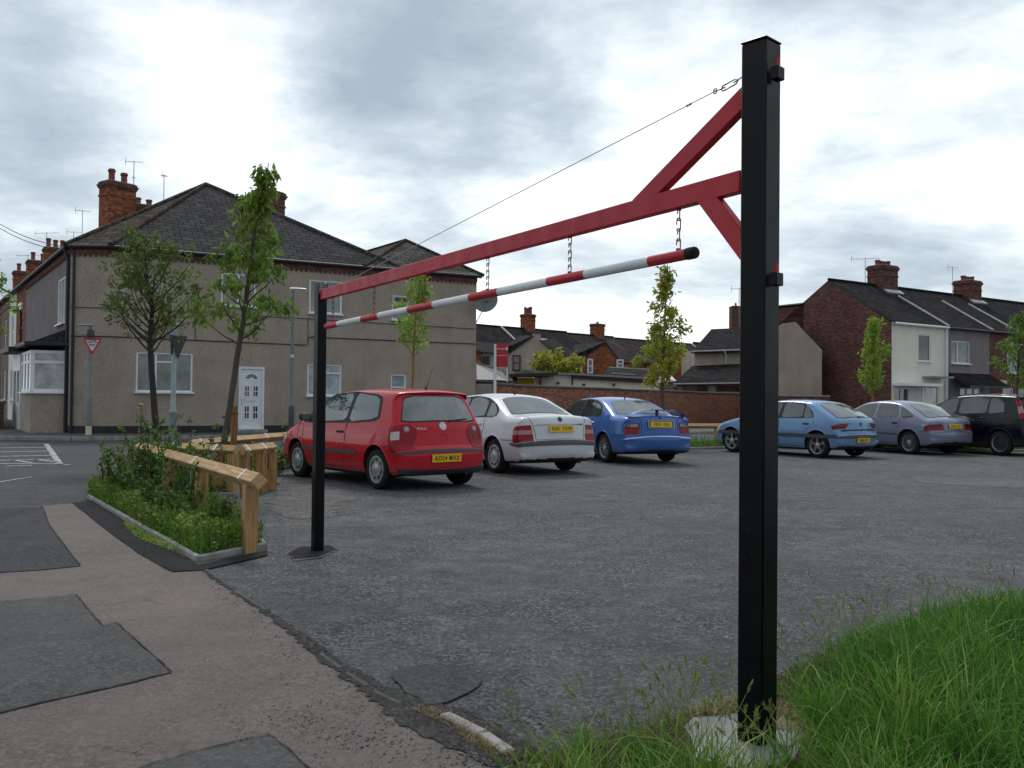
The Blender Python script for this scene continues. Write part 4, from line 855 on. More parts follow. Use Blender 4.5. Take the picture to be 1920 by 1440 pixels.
# --- blue saloon with spoiler
def rov_lamp(K,r,sg):
    lamp_band(K,r,sg,[(0,.42,'lamp_red'),(.42,1,'lamp_dark')],.645,.875,lambda t:.70,lambda t:(1.55 if t<.5 else 1.55-.75*(t-.5)))
    lamp_band(K,r,sg,[(0,1,'lamp_clear')],.78,.855,lambda t:.74,lambda t:1.15,'lamp_unit')
def rov_extra(K,r):
    m=MB(); P=[];Qn=[]
    pts=[(-1.02,.0),(-.9,.05),(-.6,.09),(-.2,.105),(.2,.105),(.6,.09),(.9,.05),(1.02,.0)]
    V=[];f=[]
    for q,h in pts:
        p=K.S(K.aT(.30),q); 
        for dx,dz in((0,-.006),(-.02,-.012),(-.16,.004),(-.175,.012),(-.16,.016),(-.02,.014)): V.append(p+Vector((dx+.03,0,dz+h)))
    n=6
    for i in range(len(pts)-1):
        for j in range(n): f.append((i*n+j,i*n+(j+1)%n,(i+1)*n+(j+1)%n,(i+1)*n+j))
    f.append(tuple(range(n))); f.append(tuple((len(pts)-1)*n+j for j in reversed(range(n)))); m.add(V,f,'paint_blue')
    p=K.S(K.aT(.27),0); m.box(p+Vector((-.04,0,.05)),(.08,.03,.10),'trim'); m.build('spoiler',r,60)
    m=MB(); a=K.aR(.83); p=K.S(a,0); n_=K.nrm(a,0); u=Vector((0,-1,0)); v=n_.cross(u); v=v if v.z>0 else -v
    for (x0,y0,x1,y1) in((-.30,.075,.30,.075),(-.30,-.075,.30,-.075),(-.30,-.075,-.30,.075),(.30,-.075,.30,.075)): m.beam(p+n_*.012+u*x0+v*y0,p+n_*.012+u*x1+v*y1,.014,.012,'chrome')
    m.build('chrome_surround',r); m=MB(); m.box(p+n_*.004,(.60,.15,.008),'trim',Matrix((u,v,n_)).transposed()); m.build('plate_recess',r)
    m=MB(); a=K.aR(.955); p=K.S(a,0); n_=K.nrm(a,0); m.box(p+n_*.006,(.045,.055,.01),'dark_hub',Matrix((u,v,n_)).transposed(),.003); m.build('badge',r)
    m=MB(); K.patch(m,K.aR(.574),K.aR(.588),-2.10,2.10,'chrome',.010,2,40); m.build('chrome_strip',r,60)
    m=MB(); p=K.S(K.aR(.92),-.72); n_=K.nrm(K.aR(.92),-.72); put_text(m,'45',.05,p+n_*.006,(0,-1,0),(0,0,1),'chrome',.001,1.1); m.build('lettering',r)
    antenna(K,r,1.55,0,R(10),.05)
    m=MB(); K.side(m,[(.82,.86),(.98,.86),(.98,1.0),(.82,1.0)],'trim',1,.001,3,3,1); K.side(m,[(.826,.866),(.974,.866),(.974,.994),(.826,.994)],'paint_blue',1,.003,3,3,1) ; m.build('fuel_flap',r,50)
rov=dict(L=4.52,W=1.70,wb=2.62,ro=1.0,r=.30,pos=(3.10,18.6),yaw=-23,paint='paint_blue',wheel='multi',label='mid blue saloon with a raised boot spoiler beside the white saloon',
 prof=[(.3,.20),(.10,.24,.06),(.02,.33,.08),(0,.45,.09),(0,.55,.09),(.05,.61,.06),(.055,.72,.10),(.07,.88,.10),(.12,.975,.07),(.22,1.01,.08),(.42,1.02,.1),(.66,1.02,.1),(1.0,1.18,.08),(1.38,1.325,.07),(1.7,1.375,.07),(2.15,1.392,.07),(2.6,1.365,.07),(3.0,1.2,.07),(3.42,.97,.07),(3.65,.93,.09),(4.15,.82,.1),(4.40,.69,.1),(4.50,.55,.1),(4.52,.40,.08),(4.46,.25,.06),(4.2,.19),(3.4,.17),(1.2,.17)],
 g=GS+[(1.1,.855),(1.3,.735),(1.45,.66)],rtap=(.9,.10),bow=.13,crown=.035,
 dlo=[(1.22,.955),(3.3,.93),(3.15,1.0),(2.6,1.30),(2.0,1.34),(1.62,1.31),(1.32,1.2),(1.2,1.05)],
 windows=[[(1.25,.975),(1.42,.965),(1.66,1.26),(1.42,1.21),(1.27,1.1)],[(1.46,.965),(2.15,.95),(2.12,1.315),(1.85,1.315),(1.70,1.28)],[(2.24,.95),(3.12,.95),(2.62,1.26),(2.20,1.31)]],
 gaps=[[(1.20,.95),(1.22,.8),(1.5,.62)],[(2.19,.95),(2.2,.28),(1.5,.26)],[(2.2,.28),(3.15,.27),(3.2,.6),(3.25,.91)],[(.14,.6),(.68,.6)]],
 handles=[(1.50,.83),(2.36,.83)],handlemat='chrome',mirror=(3.0,.97),hl=(.60,.78),
 rear=lambda K:(K.aT(.72),K.aT(1.36),.93,.82),wsc=(2.72,3.38),rgaps=lambda K:[[(K.aR(.62),-.9),(K.aR(.62),.9)],[(K.aR(.62),.62),(K.aR(.95),.66),(K.aT(.3),.9),(K.aT(.66),.96)],[(K.aR(.62),-.62),(K.aR(.95),-.66),(K.aT(.3),-.9),(K.aT(.66),-.96)]],
 lamp=rov_lamp,plate=(.825,'FE03 USH',0,.52,.115,.004,.006),extra=rov_extra)
make_car(rov)
# --- light blue hatchback
def peu_lamp(K,r,sg):
    lamp_band(K,r,sg,[(0,.5,'lamp_dark'),(.5,1,'lamp_red')],.715,.845,lambda t:.78-.22*t,lambda t:2.05+.08*t)
def peu_extra(K,r):
    wiper(K,r,.965,-.05,-.55,.004)
    m=MB(); a=K.aR(.80); p=K.S(a,0); n=K.nrm(a,0); m.tube([p+n*.008+Vector((0,0,-.05)),p+n*.012+Vector((0,.012,-.01)),p+n*.012+Vector((0,-.01,.02)),p+n*.008+Vector((0,.014,.05))],.009,'dark_hub',6,rs=[.005,.013,.014,.008]); m.build('badge',r)
    m=MB(); K.patch(m,K.aR(.30),K.aR(.345),-1.95,1.95,'paint_lightblue',.030,4,40); m.build('bumper_lip',r,60)
    m=MB(); K.patch(m,K.aR(.655),K.aR(.69),-.95,.95,'trim',.004,3,30); m.build('boot_strip',r)
peu=dict(L=4.0,W=1.69,wb=2.58,ro=.70,r=.30,pos=(8.30,21.4),yaw=-36,paint='paint_lightblue',wheel='five',label='light blue five door hatchback seen partly behind the tall black post',
 prof=[(.25,.20),(.10,.25,.06),(.03,.33,.08),(0,.44,.08),(0,.55,.08),(.04,.60,.05),(.055,.70,.08),(.085,.87,.08),(.16,.955,.07),(.45,1.12,.07),(.80,1.295,.06),(.95,1.345,.06),(1.35,1.375,.07),(1.9,1.38,.07),(2.3,1.34,.07),(2.65,1.18,.07),(3.05,.945,.07),(3.25,.90,.09),(3.7,.79,.1),(3.9,.67,.1),(3.98,.54,.1),(4.0,.40,.08),(3.95,.26,.06),(3.75,.19),(3.0,.17),(1.0,.17)],
 g=GS+[(1.1,.86),(1.3,.745),(1.45,.68)],rtap=(.8,.09),bow=.10,crown=.035,
 dlo=[(.78,.93),(2.95,.905),(2.85,.96),(2.25,1.29),(1.6,1.325),(1.15,1.29),(.88,1.1)],
 windows=[[(.82,.945),(1.08,.94),(1.10,1.25),(.98,1.17)],[(1.12,.94),(1.72,.93),(1.70,1.30),(1.35,1.29),(1.14,1.255)],[(1.82,.93),(2.78,.925),(2.26,1.245),(1.78,1.295)]],
 gaps=[[(.78,.93),(.80,.80),(1.05,.62)],[(1.78,.92),(1.8,.27),(1.15,.26)],[(1.8,.27),(2.72,.26),(2.8,.6),(2.86,.89)]],
 handles=[(1.0,.80),(1.95,.80)],strip=[(.16,3.75,.475,.56,'plastic_grey')],bump=[(.475,.56,'plastic_grey',2.05)],mirror=(2.62,.94),mirmat='paint_lightblue',hl=(.58,.74),
 rear=lambda K:(K.aT(.20),K.aT(.84),.92,.86),wsc=(2.40,3.0),rgaps=lambda K:[[(K.aR(.60),-.7),(K.aR(.60),.7)],[(K.aR(.60),.7),(K.aR(.87),.97),(K.aT(.9),.95)],[(K.aR(.60),-.7),(K.aR(.87),-.97),(K.aT(.9),-.95)]],
 lamp=peu_lamp,plate=(.43,'P838 JVS',0,.50,.11,.004,.004),extra=peu_extra)
make_car(peu)
# --- lilac grey hatchback
def esc_lamp(K,r,sg):
    lamp_band(K,r,sg,[(0,.5,'lamp_red'),(.5,1,'lamp_dark')],.655,.815,lambda t:.55+.10*t,lambda t:2.14-.05*t)
def esc_extra(K,r):
    wiper(K,r,.955,-.05,-.5,.004); m=MB(); K.patch(m,K.aR(.60),K.aR(.615),-1.9,1.9,'paint_lilac',.02,3,40); m.build('bumper_lip',r,60)
esc=dict(L=4.14,W=1.69,wb=2.525,ro=.80,r=.30,pos=(11.30,23.0),yaw=-27,paint='paint_lilac',wheel='lace',label='lilac grey hatchback parked between the light blue and the black car',
 prof=[(.25,.22),(.10,.27,.06),(.02,.35,.08),(0,.46,.08),(0,.56,.08),(.05,.615,.05),(.05,.70,.09),(.07,.83,.09),(.13,.915,.08),(.30,.96,.08),(.62,1.13,.07),(1.02,1.30,.06),(1.25,1.355,.06),(1.6,1.39,.07),(2.0,1.395,.07),(2.4,1.35,.07),(2.75,1.19,.07),(3.12,.965,.07),(3.3,.92,.09),(3.8,.80,.1),(4.03,.68,.1),(4.12,.54,.1),(4.14,.40,.08),(4.08,.26,.06),(3.8,.19),(3.0,.17),(1.0,.17)],
 g=GS+[(1.1,.86),(1.3,.745),(1.45,.68)],rtap=(.85,.09),bow=.11,crown=.035,
 dlo=None,windows=[[(.62,.955),(1.05,.94),(1.12,1.22),(1.0,1.19)],[(1.14,.94),(1.86,.925),(1.84,1.305),(1.5,1.30),(1.22,1.26)],[(1.95,.925),(2.88,.92),(2.4,1.25),(1.93,1.305)]],
 gaps=[[(1.09,.93),(1.08,.75),(1.2,.62)],[(1.90,.92),(1.92,.27),(1.28,.26)],[(1.92,.27),(2.85,.26),(2.92,.6),(2.98,.9)],[(.15,.60),(.45,.60)]],
 handles=[(1.22,.80),(2.06,.80)],strip=[(1.12,2.95,.50,.53,'plastic_grey')],mirror=(2.74,.94),mirmat='trim',hl=(.60,.76),
 rear=lambda K:(K.aT(.34),K.aT(1.04),.90,.82),wsc=(2.48,3.08),rgaps=lambda K:[[(K.aR(.625),-.52),(K.aR(.625),.52)],[(K.aR(.625),.52),(K.aR(.82),.60),(K.aR(.9),.9)],[(K.aR(.625),-.52),(K.aR(.82),-.60),(K.aR(.9),-.9)]],
 lamp=esc_lamp,plate=(.735,'R406 CKV',0,.48,.11,.004,.004),extra=esc_extra)
make_car(esc)
# --- black people carrier
def cm_lamp(K,r,sg):
    lamp_band(K,r,sg,[(0,.3,'lamp_red'),(.3,.62,'lamp_clear'),(.62,1,'lamp_red')],.98,1.50,lambda t:.99,lambda t:1.98+.03*t)
    lamp_band(K,r,sg,[(0,1,'lamp_dark')],.60,.64,lambda t:.7,lambda t:1.3,'reflector')
def cm_extra(K,r):
    m=MB(); K.patch(m,K.aR(.93),K.aR(.945),-.9,.9,'chrome',.006,2,20); m.build('chrome_strip',r); m=MB(); K.patch(m,K.aR(.575),K.aR(.59),-1.6,1.6,'plastic_grey',.010,2,40); m.build('bumper_strip',r)
    for sg in(1,-1): m=MB(); m.tube([K.S(K.aT(x),sg*1.3)+Vector((0,0,.03)) for x in(.9,1.5,2.1,2.5)],.012,'trim',6); m.build('roof_rail',r)
cmx=dict(L=4.33,W=1.82,wb=2.64,ro=.79,r=.318,pos=(13.62,22.9),yaw=-27,paint='paint_black',wheel='steel',label='black people carrier with tall slanting tail lamps at the end of the row',
 prof=[(.25,.24),(.12,.30,.06),(.04,.38,.08),(0,.48,.09),(0,.62,.09),(.05,.70,.07),(.07,.90,.08),(.10,1.04,.08),(.24,1.36,.07),(.34,1.49,.06),(.27,1.525,.04),(.33,1.55,.05),(.7,1.58,.07),(1.3,1.60,.07),(1.9,1.59,.07),(2.35,1.53,.07),(2.8,1.34,.07),(3.35,1.07,.07),(3.6,1.01,.09),(4.0,.90,.1),(4.22,.76,.1),(4.31,.6,.1),(4.33,.42,.08),(4.27,.28,.06),(4.05,.21),(3.0,.19),(1.0,.19)],
 g=[(.15,.88),(.3,.955),(.5,.99),(.7,1.0),(.85,.99),(.98,.97),(1.06,.94),(1.3,.85),(1.52,.745),(1.65,.70)],rtap=(.8,.085),bow=.10,crown=.04,mz=.68,
 dlo=[(.62,1.06),(3.2,1.0),(3.0,1.08),(2.35,1.47),(1.6,1.525),(.95,1.50),(.7,1.36)],
 windows=[[(.68,1.09),(1.12,1.07),(1.12,1.47),(.93,1.46),(.74,1.33)],[(1.18,1.065),(1.98,1.045),(1.96,1.485),(1.55,1.495),(1.18,1.475)],[(2.07,1.045),(3.0,1.03),(2.36,1.43),(2.05,1.475)]],
 gaps=[[(1.15,1.06),(1.12,.8),(1.3,.66)],[(2.02,1.04),(2.04,.3),(1.35,.3)],[(2.04,.3),(3.0,.3),(3.1,.6),(3.15,.98)]],
 handles=[(1.28,.95),(2.16,.93)],handlemat='paint_black',mirror=(2.85,1.04),hl=(.68,.86),
 rear=lambda K:(K.aR(1.07),K.aR(1.44),.92,.86),wsc=(2.45,3.30),rgaps=lambda K:[[(K.aR(.68),-.8),(K.aR(.68),.8)]],
 lamp=cm_lamp,plate=(.80,'YK55 HFD',0,.52,.115,.004,.004),extra=cm_extra,lip='paint_black')
make_car(cmx)
# ================================================================ BUILDINGS
def frame_of(p,u): return math.atan2(u.y,u.x)
def loc(p,o,u):     # world -> local of frame at o with x along u
    d=Vector((p.x-o.x,p.y-o.y,0)); return Vector((d.dot(u),d.dot(Vector((-u.y,u.x,0))),p.z-o.z))
def window(par,o,u,x0,z0,x1,z1,cells=((0,0,1,1),),rev=.10,fw=.055,glass='house_glass',frame='upvc',sill=True,vents=(),name='window'):
    """window in a hole: outer frame, mullions round each cell, pane behind. cells in 0..1 of the opening"""
    o=Vector(o);u=Vector(u);n=u.cross(Vector((0,0,1))); w=x1-x0;h=z1-z0; A=Matrix((u,-n,Vector((0,0,1)))).transposed()
    def P(a,b,dn): return o+u*(x0+a)+Vector((0,0,z0+b))+n*dn
    m=MB(); dp=-rev*.55
    def bar(a0,b0,a1,b1,dn=dp,t=.05): m.box(P((a0+a1)/2,(b0+b1)/2,dn),(a1-a0,t,b1-b0),frame,A)
    bar(0,0,w,fw); bar(0,h-fw,w,h); bar(0,fw,fw,h-fw); bar(w-fw,fw,w,h-fw)
    xs=sorted({c[0] for c in cells if c[0]>.01}); 
    for c in cells:
        a0,b0,a1,b1=c[0]*w,c[1]*h,c[2]*w,c[3]*h
        if c[0]>.01: bar(a0-fw/2,max(b0,fw),a0+fw/2,min(b1,h-fw))
        if c[1]>.01: bar(max(a0+fw/2 if c[0]>.01 else fw,fw),b0-fw/2,min(a1-(fw/2 if c[2]<.99 else fw),w-fw),b0+fw/2)
    if sill: m.box(P(w/2,-.022,.02),(w+.10,.16,.05),frame,A)
    wo_=m.build(name,par,30)
    for i,c in enumerate(cells):
        a0,b0,a1,b1=c[0]*w+fw*.55,c[1]*h+fw*.55,c[2]*w-fw*.55,c[3]*h-fw*.55
        m=MB(); m.box(P((a0+a1)/2,(b0+b1)/2,-rev*.8),(a1-a0,.012,b1-b0),glass,A); m.build('pane',wo_)
    for a0,b0,a1,b1 in vents:     # a top light standing open
        m=MB(); c=P((a0+a1)/2*w,(b0+b1)/2*h,.06); T=A@Matrix.Rotation(R(28),3,'X'); W_,H_=(a1-a0)*w,(b1-b0)*h
        for (x,z,ww,hh) in((0,H_/2-.025,W_,.05),(0,-H_/2+.025,W_,.05),(-W_/2+.025,0,.05,H_-.1),(W_/2-.025,0,.05,H_-.1)): m.box(c+T@Vector((x,0,z)),(ww,.04,hh),frame,T)
        m.box(c,(W_-.1,.01,H_-.1),glass,T); m.build('open_light',wo_)
    return wo_
def chimney(par,c,w,d,z0,z1,mat='brick_orange',pots=2,yaw=0,poth=.55,potr=.13,shrink=1):
    A=Matrix.Rotation(yaw,3,'Z'); m=MB(); c=Vector((c[0],c[1],0)); h=z1-z0
    def bx(za,zb,e,mt): m.box(c+Vector((0,0,(za+zb)/2)),(w+e,d+e,zb-za),mt,A)
    bx(z0,z1-.62,0,mat); bx(z1-.62,z1-.54,.06,mat); bx(z1-.54,z1-.26,0,mat); bx(z1-.26,z1-.18,.08,'brick_dark'); bx(z1-.18,z1-.09,.15,'brick_dark'); bx(z1-.09,z1,.07,'brick_dark'); 
    m.box(c+Vector((0,0,z1+.02)),(w-.05,d-.05,.05),'lead',A)
    ch=m.build('chimney',par)
    long=w>=d; L_=max(w,d)
    for k in range(pots):
        t=(k+.5)/pots-.5; off=Vector((t*(L_-.12),0,0)) if long else Vector((0,t*(L_-.12),0)); q=c+A@off; hh=poth*(1+.12*math.sin(k*5.1)); r=potr
        m=MB(); m.lathe([(r*.95,z1),(r*.82,z1+hh*.12),(r*.78,z1+hh*.75),(r*1.0,z1+hh*.80),(r*1.0,z1+hh*.9),(r*.86,z1+hh*.92),(r*.86,z1+hh),(r*.68,z1+hh),(r*.68,z1+hh*.6)],'chimney_pot',q,n=16); m.build('chimney_pot',ch,40)
    return ch
def aerial(label,p,h,yaw,el=7,span=.9,two=False,hl=.3):
    r=root('tv_aerial',tuple(p),label,'aerial',yaw,'television aerials on the roofs'); m=MB(); m.tube([(0,0,-.6),(0,0,h)],.016,'aerial',6); m.build('mast',r)
    m=MB(); m.tube([(-span*.5,0,h-.05),(span*.5,0,h-.02)],.010,'aerial',5)
    for k in range(el):
        x=-span*.48+span*.96*k/(el-1); l=hl*(1-.35*k/el); m.tube([(x,-l/2,h-.04),(x,l/2,h-.04)],.007,'aerial',4)
    m.tube([(-span*.48,0,h-.2),(-span*.48,0,h+.14)],.009,'aerial',4)
    if two: m.tube([(.0,-.3,h*.6),(0,.3,h*.6)],.009,'aerial',4); m.tube([(-.1,0,h*.6),(.12,0,h*.6)],.009,'aerial',4)
    m.build('antenna_array',r)
# ---------------- corner house
Z1=Vector((0,0,1)); O=Vector((C1.x,C1.y,0)); hr=root('corner_house',tuple(O),'big pebbledashed corner house with hipped slate roof and a white front door','house',frame_of(O,FD))
lo=lambda p:loc(p,O,FD)
c0=lo(V3(C0,0)); Pk=lo(Vector((-11.75,34.55,9.25))); Pk=lo(atD(386,346,34.4)); 
sd=lo(O+SD)-lo(O); sd=Vector((sd.x,sd.y,0)).normalized(); sn=lo(O+SN)-lo(O); sn=Vector((sn.x,sn.y,0)).normalized()
LEN=11.5      # how far the corner house runs back along the side street
E_=EH
def fp(px,py):  # pixel -> (along, z) on the main facade
    q=lo(onplane(px,py,O,FD)); return q.x,q.z
HR=[]
def rect(x0,y0,x1,y1):
    a=fp(x0,(y0+y1)/2)[0];b=fp(x1,(y0+y1)/2)[0];xm=(x0+x1)/2; return (a,fp(xm,y1)[1],b,fp(xm,y0)[1])
w1=rect(255,661,361,735);w2=rect(415,513,480,574);w3=rect(580,526,641,588);w4=rect(576,683,640,742);w5=rect(735,554,766,600);w6=rect(733,702,761,750);dr=rect(447,688,495,805)
m=MB(); FW=fp(893,600)[0]
m.wall((0,0,0),(1,0,0),FW,E_,'dash_main',[w1,w2,w3,w4,w5,w6,(dr[0],dr[1],dr[2],dr[3])],0,.10,'upvc'); m.build('wall',hr)
m=MB(); u0=(-c0).normalized(); m.wall(c0,(u0.x,u0.y,0),c0.length,E_,'dash_main',[],0); m.build('wall',hr)
# side street elevation (left to right seen from the street runs towards the corner)
so_=c0+sd*LEN; us=-sd; m=MB(); sw1=(LEN-2.6,3.62,LEN-1.0,5.15); m.wall(so_,us,LEN,E_,'dash_grey',[sw1],0,.1,'upvc'); m.build('side_wall',hr)
window(hr,so_,us,*sw1,cells=((0,0,.33,1),(.33,0,.67,1),(.67,0,1,1)))
# right flank and back
fr=Vector((FW,0,0)); m=MB(); m.wall(fr,sd,9,E_,'dash_main',[],0); m.build('wall',hr)
m=MB(); bk=fr+sd*9; l_=(so_-bk); m.wall(bk,l_.normalized(),l_.length,E_,'brick_dark',[],0); m.build('wall',hr)
m=MB(); pz0,pz1=.0,.33
for a,b in((c0,Vector((0,0,0))),(Vector((0,0,0)),Vector((dr[0]-.02,0,0))),(Vector((dr[2]+.02,0,0)),fr)):
    d_=(b-a).normalized(); nn=d_.cross(Z1); m.box((a+b)/2+nn*.012+Vector((0,0,(pz0+pz1)/2)),((b-a).length,.03,pz1-pz0),'gutter_black',Matrix((d_,-nn,Z1)).transposed())
m.build('plinth',hr)
W=window
o0=(0,0,0);ux=(1,0,0)
W(hr,o0,ux,*w1,cells=((0,0,.345,1),(.345,0,.68,.76),(.345,.76,.68,1),(.68,0,1,1))); W(hr,o0,ux,*w2,cells=((0,0,.5,1),(.5,0,1,1))); W(hr,o0,ux,*w3,cells=((0,0,.5,1),(.5,0,1,1)))
W(hr,o0,ux,*w4,cells=((0,0,.3,1),(.3,0,1,.72),(.3,.72,1,1)),glass='glass_pale'); W(hr,o0,ux,w5[0],w5[1],w5[2],w5[3],cells=((0,0,1,.62),(0,.62,1,1)),vents=((.02,.64,.98,.98),),fw=.045); W(hr,o0,ux,*w6,cells=((0,0,1,.5),(0,.5,1,1)),fw=.05,glass='glass_pale')
# door
m=MB(); x0,z0,x1,z1=dr; w_=x1-x0;h_=z1-z0; 
for (a,b,c,d_) in((0,0,.07,h_),(w_-.07,0,w_,h_),(.07,h_-.07,w_-.07,h_),(.07,0,w_-.07,.06)): m.box((x0+(a+c)/2,.02,z0+(b+d_)/2),(c-a,.10,d_-b),'upvc')
m.build('door_frame',hr)
m=MB(); m.box((x0+w_/2,.045,z0+.06+(h_-.13)/2),(w_-.14,.05,h_-.13),'upvc'); 
dx0,dx1=x0+.07,x1-.07; dw=dx1-dx0; dh=h_-.13; dz=z0+.06
for cx in(.30,.70):
    for (a,b) in((.12,.40),(.50,.74)):
        m.box((dx0+dw*cx,.017,dz+dh*(a+b)/2),(dw*.28,.012,dh*(b-a)),'upvc',bev=.004)
door=m.build('door',hr)
for cx in(.30,.70):
    for (a,b) in((.15,.37),(.53,.71)):
        m=MB()
        for s_ in(-1,1): 
            for hh in(0,1): m.box((dx0+dw*cx+s_*dw*.055,.009,dz+dh*(a+(b-a)*(.25+.5*hh))),(dw*.075,.006,dh*(b-a)*.42),'dark_glass')
        m.build('pane',door)
m=MB()
for k in range(5):
    a0=math.pi*k/5+.06;a1=math.pi*(k+1)/5-.06; c=Vector((dx0+dw/2,.012,dz+dh*.835)); r0,r1=dw*.10,dw*.27
    m.poly([c+Vector((r*math.cos(a)*s2,0,r*math.sin(a)*.8)) for r,a,s2 in((r0,a0,1),(r1,a0,1),(r1,(a0+a1)/2,1),(r1,a1,1),(r0,a1,1))],'dark_glass')
m.build('fanlight_pane',door)
m=MB(); m.box((dx0+dw*.5,.010,dz+dh*.455),(dw*.32,.014,.045),'chrome'); m.build('letter_plate',door); m=MB(); m.box((dx0+.05,.008,dz+dh*.46),(.03,.016,.22),'chrome'); m.tube([(dx0+.05,-.02,dz+dh*.48),(dx0+.15,-.02,dz+dh*.48)],.009,'chrome'); m.build('door_handle',door)
m=MB(); m.box((x0+w_/2,-.12,z0-.05),(w_+.15,.35,.1),'concrete'); m.build('door_step',hr)
# eaves: brick corbel course, soffit, gutter
m=MB()
def along(a,b,fn):
    d_=(b-a).normalized(); nn=d_.cross(Z1); fn(a,b,d_,nn,Matrix((d_,-nn,Z1)).transposed())
segs=[(c0,Vector((0,0,0))),(Vector((0,0,0)),fr)]
def corb(a,b,d_,nn,A):
    l=(b-a).length; m.box((a+b)/2+nn*.03+Vector((0,0,E_-.09)),(l,.06,.17),'brick_dark',A)
    n_=int(l/.17)
    for k in range(n_): m.box(a+d_*(k+.5)*l/n_+nn*.025+Vector((0,0,E_-.215)),(.085,.05,.085),'brick_dark',A)
for s_ in segs: along(*s_,corb)
along(c0+sd*LEN,c0,corb); m.build('eaves_course',hr)
def gutter(par,a,b,nn,z,mat='gutter_black',name='gutter',r=.06,out=.17):
    m=MB(); P=[]; m.tube([a+nn*out+Vector((0,0,z)),b+nn*out+Vector((0,0,z))],r,mat,8); m.box((a+b)/2+nn*(out*.5)+Vector((0,0,z+.015)),((b-a).length,out,.05),mat,Matrix(((b-a).normalized(),-nn,Z1)).transposed()); return m.build(name,par,50)
nf=Vector((0,-1,0)); gutter(hr,Vector((-.08,0,0)),fr+Vector((.12,0,0)),nf,E_+.03); nc=u0.cross(Z1); gutter(hr,c0,Vector((0,0,0)),nc,E_+.03); gutter(hr,c0+sd*LEN,c0,sn,E_+.03)
def pipe(par,P,mat='gutter_black',r=.04,name='downpipe'):
    m=MB(); m.tube(P,r,mat,8); 
    m.build(name,par,50)
pq=c0+sn*.06+sd*.12; pipe(hr,[pq+sn*.12+Vector((0,0,E_)),pq+Vector((0,0,E_-.35)),pq+Vector((0,0,.12))],r=.05)
pipe(hr,[c0+nc*.05+u0*.12+Vector((0,0,E_)),c0+nc*.05+u0*.12+Vector((0,0,.12))],r=.04)
# roofs: eave line pushed out, hip end
ov=.2; Ez=E_+.06
def up(p,z): return Vector((p.x,p.y,z))
xm=fp(757,505)[0]
a0=c0+(nc+sn).normalized()*ov*1.1; a1=Vector((-.02,-ov,0))+nc*.02; a2=Vector((xm,-ov,0)); 
rl=LEN; Pz=Pk.z; Rb=Pk+sd*(rl-3); 
L1=up(a0,Ez); L2=up(a1,Ez); L3=up(a2,Ez); L0=up(c0+sn*ov+sd*LEN,Ez); RR=Vector((Rb.x,Rb.y,Pz)); LB=up(a2+sd*(LEN-1.0),Ez)
m=MB(); T=.05
m.slab([L2,L3,Pk],T,'slate_main','gutter_black'); m.build('roof',hr)
m=MB(); m.slab([L1,L2,Pk],T,'slate_brown','gutter_black'); m.slab([L0,L1,Pk,RR],T,'slate_brown','gutter_black'); m.slab([L3,LB,RR,Pk],T,'slate_main','gutter_black'); m.build('roof',hr)
m=MB()
for a,b in((L1,Pk),(L2,Pk),(L3,Pk),(Pk,RR)): m.tube([a+Vector((0,0,.02)),b+Vector((0,0,.02))],.075,'slate_stone' if a is L3 else 'slate_brown',8)
m.build('ridge_tile',hr,50)
# wing roof
pw=lo(atD(760,451,35.4)); aw=Vector((2*pw.x*1.0-FW if False else fp(690,500)[0]-.2,-ov,0)); bw=Vector((FW+ov,-ov,0)); wl=up(aw,Ez+.01);wr=up(bw,Ez+.01)
# apex lies back along the side direction
RW=Vector((pw.x,pw.y,pw.z))+sd*7; wrb=up(bw+sd*9,Ez+.01); wlb=up(aw+sd*9,Ez+.01)
m=MB(); m.slab([wl,wr,pw],T,'slate_stone','gutter_black'); m.slab([wr,wrb,RW,pw],T,'slate_stone','gutter_black'); m.slab([wlb,wl,pw,RW],T,'slate_brown','gutter_black'); m.build('roof',hr)  # left slope: its different lighting is put into the browner slate colour
m=MB()
for a,b in((wl,pw),(wr,pw),(pw,RW)): m.tube([a+Vector((0,0,.02)),b+Vector((0,0,.02))],.06,'slate_brown',8)
m.build('ridge_tile',hr,50)
# cables clipped to the wall
m=MB()
def wpt(px,py,o=.03): 
    if px<210: 
        q=lo(onplane(px,py,V3(C0,0),Vector((C1.x-C0.x,C1.y-C0.y,0)).normalized())); return q+nc*o
    q=fp(px,py); return Vector((q[0],-o,q[1]))
m.tube([wpt(133,576),wpt(205,577.5),wpt(215,578),wpt(400,588),wpt(580,598),wpt(740,608),wpt(892,617)],.011,'cable_black',5); m.build('cable',hr)
m=MB(); m.tube([wpt(133,630),wpt(205,631),wpt(215,631.5),wpt(366,638),wpt(500,644),wpt(574,647),wpt(577,645),wpt(577,634),wpt(584,632),wpt(700,637),wpt(892,645)],.016,'cable_black',5); m.build('cable',hr)
for px,y0,y1 in((366,586,638),(577,598,634)): m=MB(); m.tube([wpt(px,y0),wpt(px,y1)],.010,'cable_black',5); m.build('cable',hr)
m=MB(); q=wpt(228,546,.0); m.tube([q,q+Vector((0,-.18,.02)),q+Vector((-.02,-.42,0))],.03,'upvc',8,rs=[.035,.03,.05]); m.build('wall_lamp',hr,50)
m=MB(); q=wpt(592,631,.08); m.box(q,(.14,.14,.12),'cream_paint',bev=.02); m.build('alarm_box',hr)
